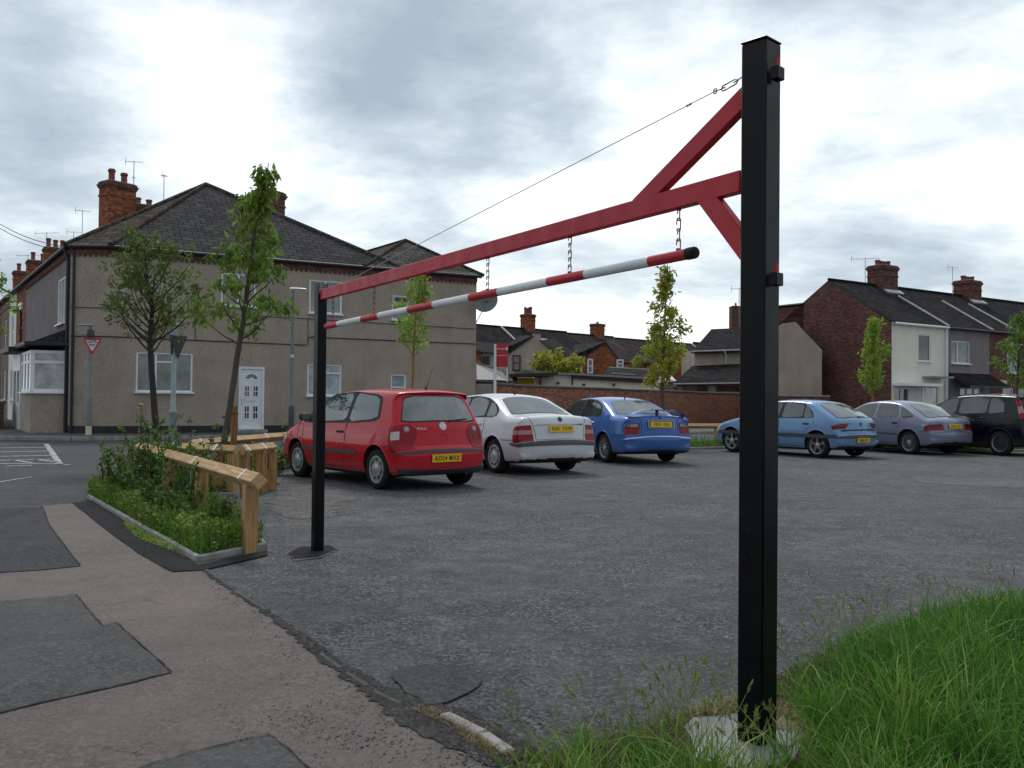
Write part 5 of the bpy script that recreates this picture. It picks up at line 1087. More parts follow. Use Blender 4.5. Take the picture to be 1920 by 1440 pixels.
# bay window on the side street side, with lean-to roof
def sp(s,o): return c0+sd*s+sn*o     # s back along the side street, o out into it
m=MB(); bo=1.0; P=[sp(.25,0),sp(.45,bo),sp(2.9,bo),sp(3.1,0)]; zb,zt=atD(95,735,28).z,atD(95,656,28).z
fl=[(P[0],P[1]),(P[1],P[2]),(P[2],P[3])]
bm_=MB()
bay=root('bay_window',(0,0,0),'white framed bay window with a lean to slate roof on the side of the corner house','bay window'); bay['category']='bay window'
del bay['category']; del bay['label']; bay.parent=hr
for a,b in fl:     # seen from outside the faces run right to left, so swap
    u_=(a-b); l_=u_.length; u_.normalize(); m=MB(); m.wall(b,u_,l_,zb,'dash_main',[],.1); m.build('wall',bay)
    ce=((0,0,1,.72),(0,.72,1,1)) if l_<2 else ((0,0,.34,.72),(0,.72,.34,1),(.34,0,.67,.72),(.34,.72,.67,1),(.67,0,1,.72),(.67,.72,1,1))
    window(bay,b,u_,0,zb,l_,zt,cells=ce,rev=.02,fw=.10,sill=True,glass='glass_pale')
m=MB(); eb=zt+.16; apz=atD(125,613,28).z; e=.22
q0,q1,q2,q3=sp(.02,0),sp(.28,bo+e),sp(3.2,bo+e),sp(3.3,0); m.box((0,0,0),(.01,.01,.01),'gutter_black') if False else None
A_,B_,C_,D_=up(q0,eb),up(q1,eb),up(q2,eb),up(q3,eb); T1=up(sp(.9,0.0),apz); T2=up(sp(3.0,0.0),apz)
m.slab([B_,A_,T1],.05,'slate_dark','gutter_black'); m.slab([C_,B_,T1,T2],.05,'slate_dark','gutter_black'); m.slab([D_,C_,T2],.05,'slate_dark','gutter_black'); m.slab([A_,B_,C_,D_],.1,'gutter_black'); m.build('bay_roof',bay)
# porch further along
m=MB(); pa,pb=sp(3.4,1.0),sp(5.6,1.0); u_=(pa-pb).normalized(); m.wall(pb,u_,2.2,zt,'upvc',[(.2,.2,1.0,2.1),(1.2,1.0,2.0,2.1)],.1,.08); u2=(sp(3.4,0)-pa); m.wall(pa,u2.normalized(),u2.length,zt,'upvc',[(.15,1.0,.85,2.1)],.1,.08); m.build('porch',hr)
m=MB(); A3=Matrix((u_,-u_.cross(Z1),Z1)).transposed(); m.box(pb+u_*1.1-u_.cross(Z1)*.06+Vector((0,0,1.2)),(2.1,.02,2.2),'dark_glass',A3); m.build('porch_glass',hr)
m=MB(); m.box(sp(4.5,.6)+Vector((0,0,zt+.12)),(3.0,1.6,.16),'gutter_black',A3); m.build('porch_roof',hr)
def cz(px,py,D): q=atD(px,py,D); return q
# chimneys of the corner house
q=lo(atD(221,345,38.7)); chimney(hr,(q.x,q.y),1.25,.75,7.2,q.z,pots=2,poth=.58,potr=.16,yaw=.45)
q=lo(atD(506,360,38.0)); chimney(hr,(q.x,q.y),1.1,.7,6.5,q.z,'brick_dark',2,poth=.25,potr=.13,yaw=.6)
# second block behind along the side street, one house each
fac=['brick_red','white_render','dash_pink','brick_red','brick_dark','dash_grey','brick_red','brick_dark']
descr=['red brick terraced house with a dark open sash window next to the corner house','narrow white rendered house front down the side street','pinkish rendered terraced house down the side street','red brick house beyond the pinkish house, mostly behind the left edge foliage','dark brick house with the nearest tall chimney stack of the far side street','grey rendered house under the middle stack of the far side street','red brick house at the far end carrying two thin chimney pots','last dark brick house of the side street']
spx=LEN
chs={0:(269,386,42.5,2),4:(104,466,56.5,3),5:(71,490,61.5,2),6:(44,510,66.0,2)}
UW=-SD
for k in range(8):
    wd=3.0 if k==1 else 4.8 if k>2 else 3.6; s0,s1=spx,spx+wd; spx=s1
    og=V3(C0+SD*s1,0); r=root('terraced_house',tuple(og),descr[k],'house',frame_of(og,UW),'houses of the side street terrace')
    m=MB(); hs=[(wd*.5-.45,3.4,wd*.5+.45,4.95)]; g=[(wd*.5-.55,1.0,wd*.5+.55,2.4)]; m.wall((0,0,0),(1,0,0),wd,E_,fac[k],hs+g,0,.12); m.build('wall',r)
    m=MB(); m.box((wd/2,8.9,E_/2),(wd,.2,E_),'brick_dark'); m.build('wall',r)
    dk=k in(0,3,4); window(r,(0,0,0),(1,0,0),*hs[0],cells=((0,0,1,.5),(0,.5,1,1)),glass='dark_glass' if dk else 'glass_pale',frame='brown_board' if k==0 else 'upvc'); window(r,(0,0,0),(1,0,0),*g[0],cells=((0,0,.5,1),(.5,0,1,1)))
    if k in(0,): m=MB(); m.box((wd*.5,-.02,5.1),(1.2,.08,.28),'upvc'); m.box((wd*.5,-.04,3.3),(1.2,.10,.12),'upvc'); m.build('lintel',r)
    m=MB(); rz=Pz-.1; m.slab([Vector((0,-.2,E_+.05)),Vector((wd,-.2,E_+.05)),Vector((wd,4.6,rz)),Vector((0,4.6,rz))],.06,'slate_dark','gutter_black'); m.slab([Vector((wd,9.2,E_+.05)),Vector((0,9.2,E_+.05)),Vector((0,4.6,rz)),Vector((wd,4.6,rz))],.06,'slate_dark','gutter_black'); m.build('roof',r)
    gutter(r,Vector((0,0,0)),Vector((wd,0,0)),Vector((0,-1,0)),E_+.02)
    if k in chs:
        px,py,D,np_=chs[k]; q=loc(atD(px,py,D),og,UW); chimney(r,(q.x,q.y),.75 if k else .6,1.3 if k else 1.1,rz-1.6,q.z,'brick_orange',np_,poth=.6 if k else .35,potr=.16)
# low garden wall of the side street
m=MB(); a=G(-60,800,.1); g0=root('garden_wall',(0,0,0),'low dark brick garden wall beside the bay window at the left edge','wall'); A4=C0+SD*.9+SN*1.5
m.beam(V3(A4+SD*3.2,.52),V3(A4+SD*14,.52),.22,.85,'brick_dark'); m.build('wall',g0); m=MB(); m.beam(V3(A4+SD*3.15,.985),V3(A4+SD*14.05,.985),.28,.09,'coping'); m.build('coping',g0)
# overhead wires
for k,(y0,y1) in enumerate(((403,466),(411,474))):
    a=atD(-40,y0-8,33);b=atD(137,y1,30); m=MB(); P=[]
    for i in range(9):
        t=i/8; P.append(a.lerp(b,t)-Vector((0,0,.25*math.sin(math.pi*t))))
    m.tube(P,.012,'cable_black',4); tag(m.build('overhead_wire'),['upper telephone wire reaching the eaves corner of the corner house','lower telephone wire reaching the eaves corner of the corner house'][k],'wire')
# aerials
def aer(px,pyb,pyt,D,label,yaw=0,**k): b=atD(px,pyb,D);t=atD(px,pyt,D); aerial(label,b,(t-b).z,yaw,**k)
aer(250,380,302,39.5,'tall aerial beside the big two pot chimney of the corner house',.3,two=True,el=6,span=.7)
aer(307,372,328,40,'short vertical aerial on the hip of the corner house roof',1.4,el=4,span=.3)
aer(154,440,394,47,'aerial with many short rods standing over the eaves corner',.6,el=9,span=.7)
aer(138,455,434,50,'smallest aerial left of the corner house roof',.4,el=5,span=.7)
aer(87,466,436,57,'long thin aerial above the three pot stack on the left',-.1,el=7,span=1.6)
aer(52,505,478,63,'long thin aerial above the middle stack on the left',-.1,el=7,span=1.6)
# satellite dish at the end of the corner house
q=atD(912,566,34.0); dd=root('satellite_dish',tuple(q),'large dark mesh satellite dish bracketed to the right end of the corner house','satellite dish',-.5)
m=MB(); R_=.46
A=Vector((.25,-1,.35)).normalized().to_track_quat('Z','Y').to_matrix()
for k in range(6): rr_=R_*(k+1)/6; m.lathe([(rr_-.006,rr_**2*.45),(rr_+.006,rr_**2*.45)],'dish_mesh',(0,0,0),n=32,A=A)
pts=[(R_*k/8,(R_*k/8)**2*.45) for k in range(9)]
m.lathe(pts,'dish_sheet',(0,0,0),n=32,A=A) if 'dish_sheet' in MATS else None
for k in range(12):
    a=2*math.pi*k/12; m.tube([A@Vector((r*math.cos(a),r*math.sin(a),h+.004)) for r,h in pts[::2]],.006,'dish_mesh',4)
m.build('dish',dd)
m=MB()
for k in range(3): a=2*math.pi*k/3+.5; m.tube([A@Vector((R_*.9*math.cos(a),R_*.9*math.sin(a),.1)),A@Vector((0,0,.5))],.008,'aerial',5)
m.lathe([(0,.45),(.05,.45),(.05,.56),(0,.56)],'aerial',(0,0,0),n=12,A=A); m.build('feed_arm',dd)
m=MB(); m.tube([(0,.05,0),(-.1,.15,-.05),(-.75,.35,-.08)],.03,'aerial',8); m.tube([(0,.05,-.02),(-.7,.4,-.75)],.018,'aerial',6); m.build('bracket',dd)
# ---------------- long brick boundary wall
bwpts=[G2 for G2 in(Vector((-.55,34.2,0)),Vector((.0,35,0)),Vector((5.2,43.4,0)),Vector((10.4,52,0)),Vector((14.9,59,0)),Vector((20.5,59.5,0)))]
bwr=root('boundary_wall',(0,0,0),'long brick boundary wall with a dark rounded coping behind the parked cars','wall')
for i,(a,b) in enumerate(zip(bwpts[:-1],bwpts[1:])):
    m=MB(); u_=(b-a).normalized(); n_=u_.cross(Z1); l_=(b-a).length; h_=1.80-(.02*i)
    m.wall(a,u_,l_,h_,'brick_wall',[],0); m.wall(b-n_*.23,-u_,l_,h_,'brick_wall',[],0); m.wall(a-n_*.23,n_,.23,h_,'brick_wall') ; m.build('wall',bwr)
    m=MB(); m.beam(V3(a-n_*.115,h_+.05),V3(b-n_*.115,h_+.05),.34,.10,'coping',0,.03); m.build('coping',bwr)
# wooden gate between the house and the wall
ga,gb=Vector((-1.4,34.6,0)),Vector((-.62,34.3,0)); gr=root('garden_gate',tuple(ga),'weathered vertical board gate between the corner house and the brick wall','gate',math.atan2(gb.y-ga.y,gb.x-ga.x)); gl_=(gb-ga).length
m=MB()
for k in range(8): m.box((gl_*(k+.5)/8,0,1.0),(gl_/8-.012,.022,1.75),'gate_wood')
m.box((gl_/2,.03,1.7),(gl_,.04,.09),'gate_wood'); m.box((gl_/2,.03,.4),(gl_,.04,.09),'gate_wood'); m.build('board',gr)
# ---------------- far terrace seen over the wall
ta=G(880,608,8.0); tb=G(1345,646,8.0); TU=(tb-ta); TU.z=0; TL=TU.length; TU.normalize(); TN=TU.cross(Z1)
if TN.y>0: print('check TN')
def onr(px): d_=ray(px,630); n_=Vector((-TU.y,TU.x,0)); t_=n_.dot(Vector((ta.x,ta.y,0)))/n_.dot(Vector((d_.x,d_.y,0))); return (Vector((d_.x*t_,d_.y*t_,0))-V3(ta,0)).dot(TU)
cuts_=[-14,onr(938),onr(1062),onr(1150),onr(1300),onr(1345)+10]
fl_=['slate roofed terrace house at the left end of the far row, white roof verge','terrace house of the far row with a skylight and a tall five pot stack','brown tiled terrace house in the middle of the far row','brown tiled terrace house of the far row behind the yellowing tree','last terrace house of the far row, next to the grey tiled outbuildings']
chx={1:(990,590,5,1.05),2:(1120,608,1,1.15),3:(1231,614,2,.9)}
for k in range(5):
    x0,x1=cuts_[k],cuts_[k+1]; wd=x1-x0; og=V3(ta,0)+TU*x0+TN*4.2; r=root('far_terrace_house',tuple(og),fl_[k],'house',frame_of(og,TU),'houses of the far terrace')
    rm='slate_dark' if k in(0,1) else 'tile_brown'; h_=5.0; zr=8.0-(.12 if k==2 else .22 if k==3 else 0)
    m=MB(); hs=[(wd*.2,3.0,wd*.2+1.0,4.2),(wd*.7,3.0,wd*.7+1.0,4.2)] if wd>4 else []
    m.wall((0,0,0),(1,0,0),wd,h_,'brick_red' if k else 'brick_orange',hs,0); m.wall((0,8.4,0),(0,-1,0),8.4,h_,'brick_red'); m.wall((wd,0,0),(0,1,0),8.4,h_,'brick_red'); m.wall((wd,8.4,0),(-1,0,0),wd,h_,'brick_red')
    for xx,fl in((0,False),(wd,True)): m.poly([(xx,0,h_),(xx,8.4,h_),(xx,4.2,zr)],'brick_red',not fl)
    m.build('wall',r)
    for h0 in hs: window(r,(0,0,0),(1,0,0),*h0,cells=((0,0,1,.5),(0,.5,1,1)),glass='dark_glass')
    m=MB(); e=.25; m.slab([Vector((0,-e,h_)),Vector((wd,-e,h_)),Vector((wd,4.2,zr)),Vector((0,4.2,zr))],.08,rm,'gutter_black'); m.slab([Vector((wd,8.4+e,h_)),Vector((0,8.4+e,h_)),Vector((0,4.2,zr)),Vector((wd,4.2,zr))],.08,rm,'gutter_black'); m.tube([(0,4.2,zr+.03),(wd,4.2,zr+.03)],.09,rm,6); m.build('roof',r)
    if k in chx:
        px,py,np_,w2_=chx[k]; d_=ray(px,py); n_=Vector((-TU.y,TU.x,0)); t_=n_.dot(Vector((ta.x,ta.y,0)))/n_.dot(Vector((d_.x,d_.y,0))); q=loc(Vector((d_.x*t_,d_.y*t_,H+d_.z*t_)),og,TU); q.x=min(max(q.x,.6),wd-.6) if k==1 else q.x
        chimney(r,(q.x,4.2),w2_,1.0 if k!=2 else 1.0,zr-1.0,q.z,'brick_orange',np_,poth=.7 if k==1 else .25,potr=.14)
    if k in(0,3): m=MB(); xx=wd-.05 if k==0 else wd-.5; m.beam((xx,-e,h_+.1),(xx,4.1,zr+.05),.16,.12,'lead_light'); m.build('verge',r)
    if k==1:
        m=MB(); q0=Vector((wd*.42,2.0,h_+(zr-h_)*.5)); m.box(q0+Vector((0,-.05,.12)),(1.3,1.2,.12),'lead_light',Matrix.Rotation(math.atan2(zr-h_,4.2),3,'X')); m.build('skylight',r)
# generic gabled or boxed piece facing the camera, built at its own distance from photo corners
def shape(name,pts,D,depth,mat,par,roofmat=None,yaw=0):
    """pts: outline in photo pixels, front face at distance D, body runs back by depth"""
    P=[atD(x,y,D) for x,y in pts]; n=sum(((P[i].x*P[(i+1)%len(P)].z-P[(i+1)%len(P)].x*P[i].z) for i in range(len(P))),0)
    if n<0: P=P[::-1]
    o=par.location; P=[p-Vector(o) for p in P]; B=[p+Vector((0,depth,0))+Vector((depth*yaw,0,0)) for p in P]; m=MB(); k=len(P); m.poly(P,mat); m.poly(B,mat,True)
    for i in range(k):
        j=(i+1)%k; e=P[j]-P[i]; topf=(e.x<-1e-3)      # going right to left = an upper edge
        m.poly([P[i],B[i],B[j],P[j]],(roofmat if (topf and roofmat) else mat))
    return m.build(name,par)
def hroot(name,px,D,label,cat='house',group=None): p=atD(px,745,D); p.z=0; return root(name,tuple(p),label,cat,0,group)
def quad(name,par,pts,mat,th=.06,Ds=None):
    P=[atD(x,y,D)-par.location for x,y,D in pts]; n=(P[1]-P[0]).cross(P[2]-P[0])
    if n.y>0: P=P[::-1]
    m=MB(); m.slab(P,th,mat,'gutter_black'); return m.build(name,par)
def wbox(name,par,px0,py0,px1,py1,D,mat,dep=.12,frame=None,out=.05):
    a=atD(px0,py1,D-out)-par.location;b=atD(px1,py0,D-out)-par.location; m=MB(); c=(a+b)/2
    if frame:
        f=.09; 
        m.box((c.x,c.y,b.z-f/2),(b.x-a.x,dep,f),frame); m.box((c.x,c.y,a.z+f/2),(b.x-a.x,dep,f),frame); m.box((a.x+f/2,c.y,c.z),(f,dep,b.z-a.z-2*f),frame); m.box((b.x-f/2,c.y,c.z),(f,dep,b.z-a.z-2*f),frame); m.box((c.x,c.y-.0,c.z),(b.x-a.x-2*f,dep*.6,f*.8),frame)
        o=m.build(name,par); m=MB(); m.box((c.x,c.y+.03,c.z),(b.x-a.x-2*f,.03,b.z-a.z-2*f),mat); m.build('pane',o); return o
    m.box(c,(b.x-a.x,dep,b.z-a.z),mat); return m.build(name,par)
# pale rendered rear wing with twin gable slopes
r=hroot('rear_wing',990,70,'pale rendered rear wing with a pointed gable behind the for sale board','house wing'); shape('wall',[(950,815),(950,664),(999,629),(1001,621),(1013,621),(1014,636),(1050,668),(1050,815)],70,5,'dash_pale',r); quad('roof',r,[(926,662,70),(950,665,69.8),(1000,629,69.8),(975,629,79)],'slate_dark'); quad('roof',r,[(1013,637,69.8),(1052,669,69.8),(1080,664,79),(1040,636,79)],'slate_dark'); wbox('window',r,961,666,976,695,70,'dark_glass',frame='brown_board')
m=MB(); c=atD(1007,622,70)-r.location; m.box((c.x,c.y+.3,c.z),(.75,.9,.14),'coping'); m.build('stack_cap',r)
r=hroot('rear_wing',1110,66,'orange brick rear wing with a pointed gable and a tall white sash window','house wing'); shape('wall',[(1092,815),(1092,670),(1135,640),(1166,680),(1166,815)],66,6,'brick_orange',r); shape('wall',[(1068,815),(1068,668),(1092,668),(1092,815)],66.1,6,'brick_red',r)
quad('roof',r,[(1068,669,65.9),(1094,670,65.9),(1137,640,65.9),(1078,646,76)],'slate_dark'); quad('roof',r,[(1135,640,65.9),(1168,682,65.9),(1180,660,76),(1150,636,76)],'tile_brown'); wbox('window',r,1101,673,1112,700,66,'dark_glass',frame='upvc'); wbox('window',r,1156,674,1169,690,66,'dark_glass',frame='upvc',out=.1)
m=MB(); a=atD(1091,670,65.8)-r.location; m.tube([a,a-Vector((0,0,2.6))],.05,'lead_light',6); m.tube([a,a+Vector((-.95,0,.02))],.05,'lead_light',6); m.build('downpipe',r)
r=hroot('rear_wing',1205,72,'low orange brick wing with two white windows behind the yellowing tree','house wing'); shape('wall',[(1188,815),(1188,680),(1230,678),(1282,655),(1300,690),(1300,815)],72,7,'brick_orange',r,'slate_dark'); wbox('window',r,1232,684,1244,696,72,'dark_glass',frame='upvc'); wbox('window',r,1283,682,1296,700,72,'glass_pale',frame='upvc'); quad('roof',r,[(1186,683,71.8),(1232,681,71.8),(1236,660,76),(1200,668,76)],'tile_brown')
r=hroot('rear_wing',905,60,'orange brick and grey rendered wing beside the corner house, dark glazed door','house wing'); shape('wall',[(888,815),(888,655),(902,655),(902,815)],60,5,'brick_orange',r); shape('wall',[(902,815),(902,664),(953,661),(953,815)],60.1,5,'dash_pale',r,'slate_dark'); wbox('window',r,904,668,918,684,60,'dark_glass',frame='gutter_black'); quad('roof',r,[(885,658,59.8),(953,664,59.8),(950,645,66),(885,640,66)],'slate_dark')
r=hroot('stone_outhouse',925,46,'old stone roofed outhouse with a mossy roof behind the wooden gate','outhouse'); shape('wall',[(885,815),(885,712),(925,712),(972,715),(972,815)],46,5,'slate_stone',r); quad('roof',r,[(884,714,45.8),(966,719,45.8),(950,695,50),(884,676,50)],'slate_stone')
# white flat roofed outbuildings with brown fascia
r=hroot('white_outbuilding',1110,50,'low white outbuilding with a brown fascia board behind the brick wall','outbuilding'); shape('wall',[(1003,815),(1003,699),(1236,708),(1236,815)],50,5,'white_render',r,'lead')
m=MB(); L3b=lambda a,b,D:(atD(*a,D)-r.location,atD(*b,D)-r.location)
a,b=L3b((1003,698),(1236,710),49.85); m.beam(a,b,.35,.10,'lead'); m.build('flat_roof',r)
m=MB(); a,b=L3b((1074,706.5),(1228,716),49.8); m.beam(a,b,.08,.17,'brown_board'); m.build('fascia',r)
m=MB(); a,b=L3b((1073,700),(1073,722),49.8); m.tube([a,b],.05,'gutter_black',6); m.build('downpipe',r)
for px,py in((1046,718),(1095,721),(1151,721)): m=MB(); q=atD(px,py,49.9)-r.location; m.box(q,(.16,.08,.10),'gutter_black'); m.build('vent',r)
r=hroot('lean_to_shed',980,48,'dark roofed open shed with a yellow board inside, left of the white outbuilding','shed')
quad('roof',r,[(955,703,47.8),(1030,703,47.8),(1050,698,52),(985,693,52)],'slate_dark',.12); m=MB(); a,b=L3b((955,705),(1034,702),47.7); r_=r
a=atD(954,704,47.7)-r.location;b=atD(1046,700.5,47.7)-r.location; m.beam(a,b,.10,.16,'brown_board'); m.build('fascia',r); wbox('board',r,970,709,1002,724,49,'yellow_board'); wbox('back_panel',r,956,706,970,724,49,'gutter_black')
for px in(959,1013): m=MB(); a=atD(px,703,47.9)-r.location; m.box((a.x,a.y,a.z/2),(.12,.12,a.z),'brown_board' if px>1000 else 'lead'); m.build('post',r)
r=hroot('lean_to_roof',1180,55,'grey slate lean to outbuilding with a pale ridge behind the white outbuilding','outbuilding'); shape('wall',[(1130,815),(1130,706),(1236,712),(1236,815)],55,3,'brick_red',r); quad('roof',r,[(1127,704,54.8),(1240,714,54.8),(1222,693,59),(1142,689,59)],'slate_dark'); m=MB(); a=atD(1142,689,59)-r.location;b=atD(1222,693,59)-r.location; m.beam(a,b,.14,.10,'lead_light'); m.build('ridge_flashing',r)
m=MB(); a=atD(1148,700,56)-r.location;b=atD(1190,703,56)-r.location; m.beam(a,b,.5,.05,'lead_light'); m.build('skylight',r)
# second, rougher wall end
m=MB(); rr_=root('garden_wall',(0,0,0),'rough old brick garden wall just above the long wall coping near the yellowing tree','wall'); a=atD(1165,728,52.5);b=atD(1268,722,60); 
m.beam(V3(a,1.1),V3(b,1.15),.25,2.2,'brick_dark'); m.build('wall',rr_)
r=hroot('tin_shed',1255,53,'small grey corrugated roofed shed with white window behind the wall','shed'); shape('wall',[(1228,815),(1228,716),(1262,712),(1262,815)],54,3,'dash_grey',r); quad('roof',r,[(1226,718,53.8),(1268,714,53.8),(1258,703,57),(1232,706,57)],'lead_light')
# grey tiled outbuildings between the far terrace and the tall post
r=hroot('tiled_outbuilding',1345,61,'grey tiled outbuilding in two tiers with dark openings over the brick wall','outbuilding')
shape('wall',[(1302,815),(1302,656),(1410,656),(1410,815)],65,5,'dash_pale',r); quad('roof',r,[(1296,660,64.6),(1412,657,64.6),(1412,614,70),(1334,617,70)],'slate_dark',.1)
shape('wall',[(1268,815),(1268,720),(1410,720),(1410,815)],61,3.5,'dash_pale',r); quad('roof',r,[(1260,720,60.6),(1412,718,60.6),(1412,681,64.8),(1298,686,64.8)],'slate_dark',.1)
for x0,x1 in((1280,1328),(1343,1394)): wbox('opening',r,x0,724,x1,733,61,'dark_glass')
m=MB(); a=atD(1298,659,64.4)-r.location;b=atD(1412,655,64.4)-r.location; m.tube([a,b],.06,'lead_light',6); a=atD(1358,657,64.3)-r.location;b=atD(1362,667,64.3)-r.location;c=atD(1361,683,64.2)-r.location; m.tube([a,b,c],.06,'pole_green',6); m.build('gutter',r)
m=MB(); a=atD(1262,720,60.5)-r.location;b=atD(1412,718,60.5)-r.location; m.tube([a,b],.05,'lead_light',6); m.build('gutter',r)
m=MB(); q=atD(1384,579,72)-r.location; m.box((q.x,q.y,q.z-1.2),(1.2,1.0,2.6),'brick_dark'); m.box((q.x,q.y,q.z+.13),(1.2,1.1,.1),'brick_dark'); m.lathe([(.1,q.z+.15),(.08,q.z+.45),(.0,q.z+.5)],'lead',(q.x-.2,q.y,0),n=10); m.build('chimney',r)
# ---------------- right hand terrace
p0=G(1672,605,5.3); p1=G(1920,627,5.3); RU=(p1-p0); RU.z=0; RU.normalize(); RO=V3(p0,0)
def ralong(px,py=650): q=onplane(px,py,RO,RU); return loc(q,RO,RU)
x1_=ralong(1773).x; x2_=ralong(1855).x; x3_=x2_+4.4
rb=7.54; rz=atD(1553,528,48.9).z
gp=[(0,x1_,'white_render','cream rendered end of terrace house with a blank brick gable'),(x1_,x2_,'dash_grey','grey pebbledashed middle house of the right hand terrace'),(x2_,x3_,'brick_dark','dark brick house with white window frames at the right edge'),(x3_,x3_+9,'brick_dark','brick house at the far right end, out beyond the slender tree')]
for k,(a,b,mt,lb) in enumerate(gp):
    og=RO+RU*a; wd=b-a; r=root('right_terrace_house',tuple(og),lb,'house',frame_of(og,RU),'houses of the right hand terrace'); f2=lambda px,py:(lambda q:(q.x,q.z))(loc(onplane(px,py,RO,RU),og,RU))
    def rc(x0,y0,x1,y1): q0=f2(x0,y1);q1=f2(x1,y0); return (q0[0],q0[1],q1[0],q1[1])
    wins=[[(rc(1722,628,1745,677),'dark_glass',((0,0,1,1),))],[(rc(1784,641,1819,681),'house_glass',((0,0,.33,1),(.33,0,1,1)))],[(rc(1888,635,1912,700),'house_glass',((0,0,1,.5),(0,.5,1,1)))],[]][k]
    gw=[[(rc(1676,728,1705,775),'dark_glass',((0,0,.5,1),(.5,0,1,1))),(rc(1737,724,1760,775),'glass_pale',((0,0,1,1),))],[(rc(1800,728,1840,775),'house_glass',((0,0,.33,1),(.33,0,.67,1),(.67,0,1,1)))],[(rc(1880,728,1900,770),'dark_glass',((0,0,1,1),)),(rc(1908,728,1925,770),'dark_glass',((0,0,1,1),))],[]][k]
    m=MB(); m.wall((0,0,0),(1,0,0),wd,5.3,mt,[w[0] for w in wins+gw],0); m.build('wall',r)
    for w_,gls,ce in wins+gw: window(r,(0,0,0),(1,0,0),*w_,cells=ce,glass=gls,frame='upvc')
    m=MB(); m.slab([Vector((0,-.25,5.28)),Vector((wd,-.25,5.28)),Vector((wd,rb/2,rz)),Vector((0,rb/2,rz))],.08,'slate_dark','gutter_black'); m.slab([Vector((wd,rb+.2,5.28)),Vector((0,rb+.2,5.28)),Vector((0,rb/2,rz)),Vector((wd,rb/2,rz))],.08,'slate_dark','gutter_black'); m.tube([(0,rb/2,rz+.03),(wd,rb/2,rz+.03)],.09,'slate_dark',6); m.build('roof',r)
    m=MB(); m.wall((wd,rb,0),(-1,0,0),wd,5.3,'brick_dark',[],0); m.build('wall',r)
    gutter(r,Vector((0,0,0)),Vector((wd,0,0)),Vector((0,-1,0)),5.27,'upvc' if k==0 else 'gutter_black',out=.2)
    if k==0:
        m=MB(); m.wall((0,rb,0),(0,-1,0),rb,5.3,'brick_dark',[],0); m.poly([(0,0,5.3),(0,rb,5.3),(0,rb/2,rz-.06)],'brick_dark',True); m.build('gable_wall',r)
        m=MB(); m.box((-.04,4.3,3.9),(.06,.30,.42),'lead_light'); m.build('vent_cover',r)
        m=MB(); m.tube([(wd-.08,-.12,5.2),(wd-.08,-.12,.1)],.06,'upvc',8); m.build('downpipe',r,50)
        m=MB(); z_=f2(1720,722)[1]; m.box((wd*.33,-.45,z_),(wd*.62,.9,.14),'upvc'); m.box((wd*.74,-.35,z_+.42),(wd*.36,.7,.10),'lead'); m.box((wd*.42,-.4,z_/2),(.10,.10,z_),'upvc'); m.build('porch_canopy',r)
    if k==1:
        m=MB(); za=f2(1810,700)[1]; zc=f2(1810,722)[1]; m.slab([Vector((.3,-1.1,zc)),Vector((wd,-1.1,zc)),Vector((wd,-.01,za)),Vector((.3,-.01,za))],.1,'slate_dark','gutter_black'); m.box((wd/2+.2,-1.05,zc-.1),(wd-.4,.12,.12),'gutter_black'); m.build('bay_roof',r)
    if k==2: m=MB(); m.box((.9,-.04,2.45),(1.5,.08,.35),'cream_paint'); m.build('lintel',r)
    if k in(0,1,2):
        m=MB(); pts_=[(0,0)]
        xx=wd-.08 if k<2 else f2(1903,620)[0]
        m.beam((xx,-.25,5.36),(xx,rb/2*.72,5.36+(rz-5.3)*.72+.03),.10,.07,'lead_light'); m.build('roof_joint',r)
    if k in(0,2):
        px,py=((1655,500) if k==0 else (1814,528)); 
        u_=RU; base=RO+Vector((-u_.y,u_.x,0))*rb/2; q=loc(onplane(px,py,base,RU),og,RU); chimney(r,(q.x,rb/2),1.35,1.0,rz-1.2,q.z,'brick_dark',4,poth=.32,potr=.17)
        m=MB(); m.box((q.x+.15,rb/2-.62,rz-.35),(1.4,.35,.10),'lead_light',Matrix.Rotation(R(34),3,'X')); m.build('flashing',r)
og=RO; 
# rear wing of the end house, and the pale gabled house beyond the tall post
r=root('rear_wing',tuple(RO+Vector((-RU.y,RU.x,0))*5.4),'long brick rear wing running back from the blank gable of the cream house','house wing',frame_of(RO,RU)); zr_=atD(1505,570,50.2).z; m=MB(); m.wall((0,3.1,0),(0,-1,0),3.1,zr_-.05,'brick_dark',[],0); m.wall((3,.0,0),(0,1,0),3.1,4.5,'brick_dark',[],0); m.wall((3,3.1,0),(-1,0,0),3,4.5,'brick_dark'); m.build('wall',r); m=MB(); m.slab([Vector((3,0,4.6)),Vector((3,3.1,4.6)),Vector((-.1,3.1,zr_)),Vector((-.1,0,zr_))],.08,'slate_dark','gutter_black'); m.build('roof',r)
r=hroot('gabled_house',1490,47,'pale roughcast gabled building right beside the tall black post','house'); shape('wall',[(1440,815),(1440,622),(1468,606),(1492,604),(1541,656),(1541,815)],47,6,'dash_main',r,'slate_dark',yaw=.29)
m=MB(); a=atD(1440,740,46)-r.location;b=atD(1555,742,46)-r.location; m.beam(V3(a,.8),V3(b,.8),.25,1.6,'brick_dark'); m.beam(V3(a,1.62),V3(b,1.62),.3,.06,'pole_green'); m.build('yard_wall',r)
aer(1622,540,484,50,'large aerial on the first chimney of the right hand terrace',-.15,el=6,span=1.5)
aer(1786,560,500,54,'aerial beside the second chimney of the right hand terrace',.5,el=5,span=.9)
aer(1135,612,604,90,'small aerial on the far brown chimney',.2,el=5,span=1.4); 
q=atD(1386,542,45); aerial('aerial arm poking out left of the tall black post',q-Vector((0,0,1.2)),1.25,0,el=5,span=.8)
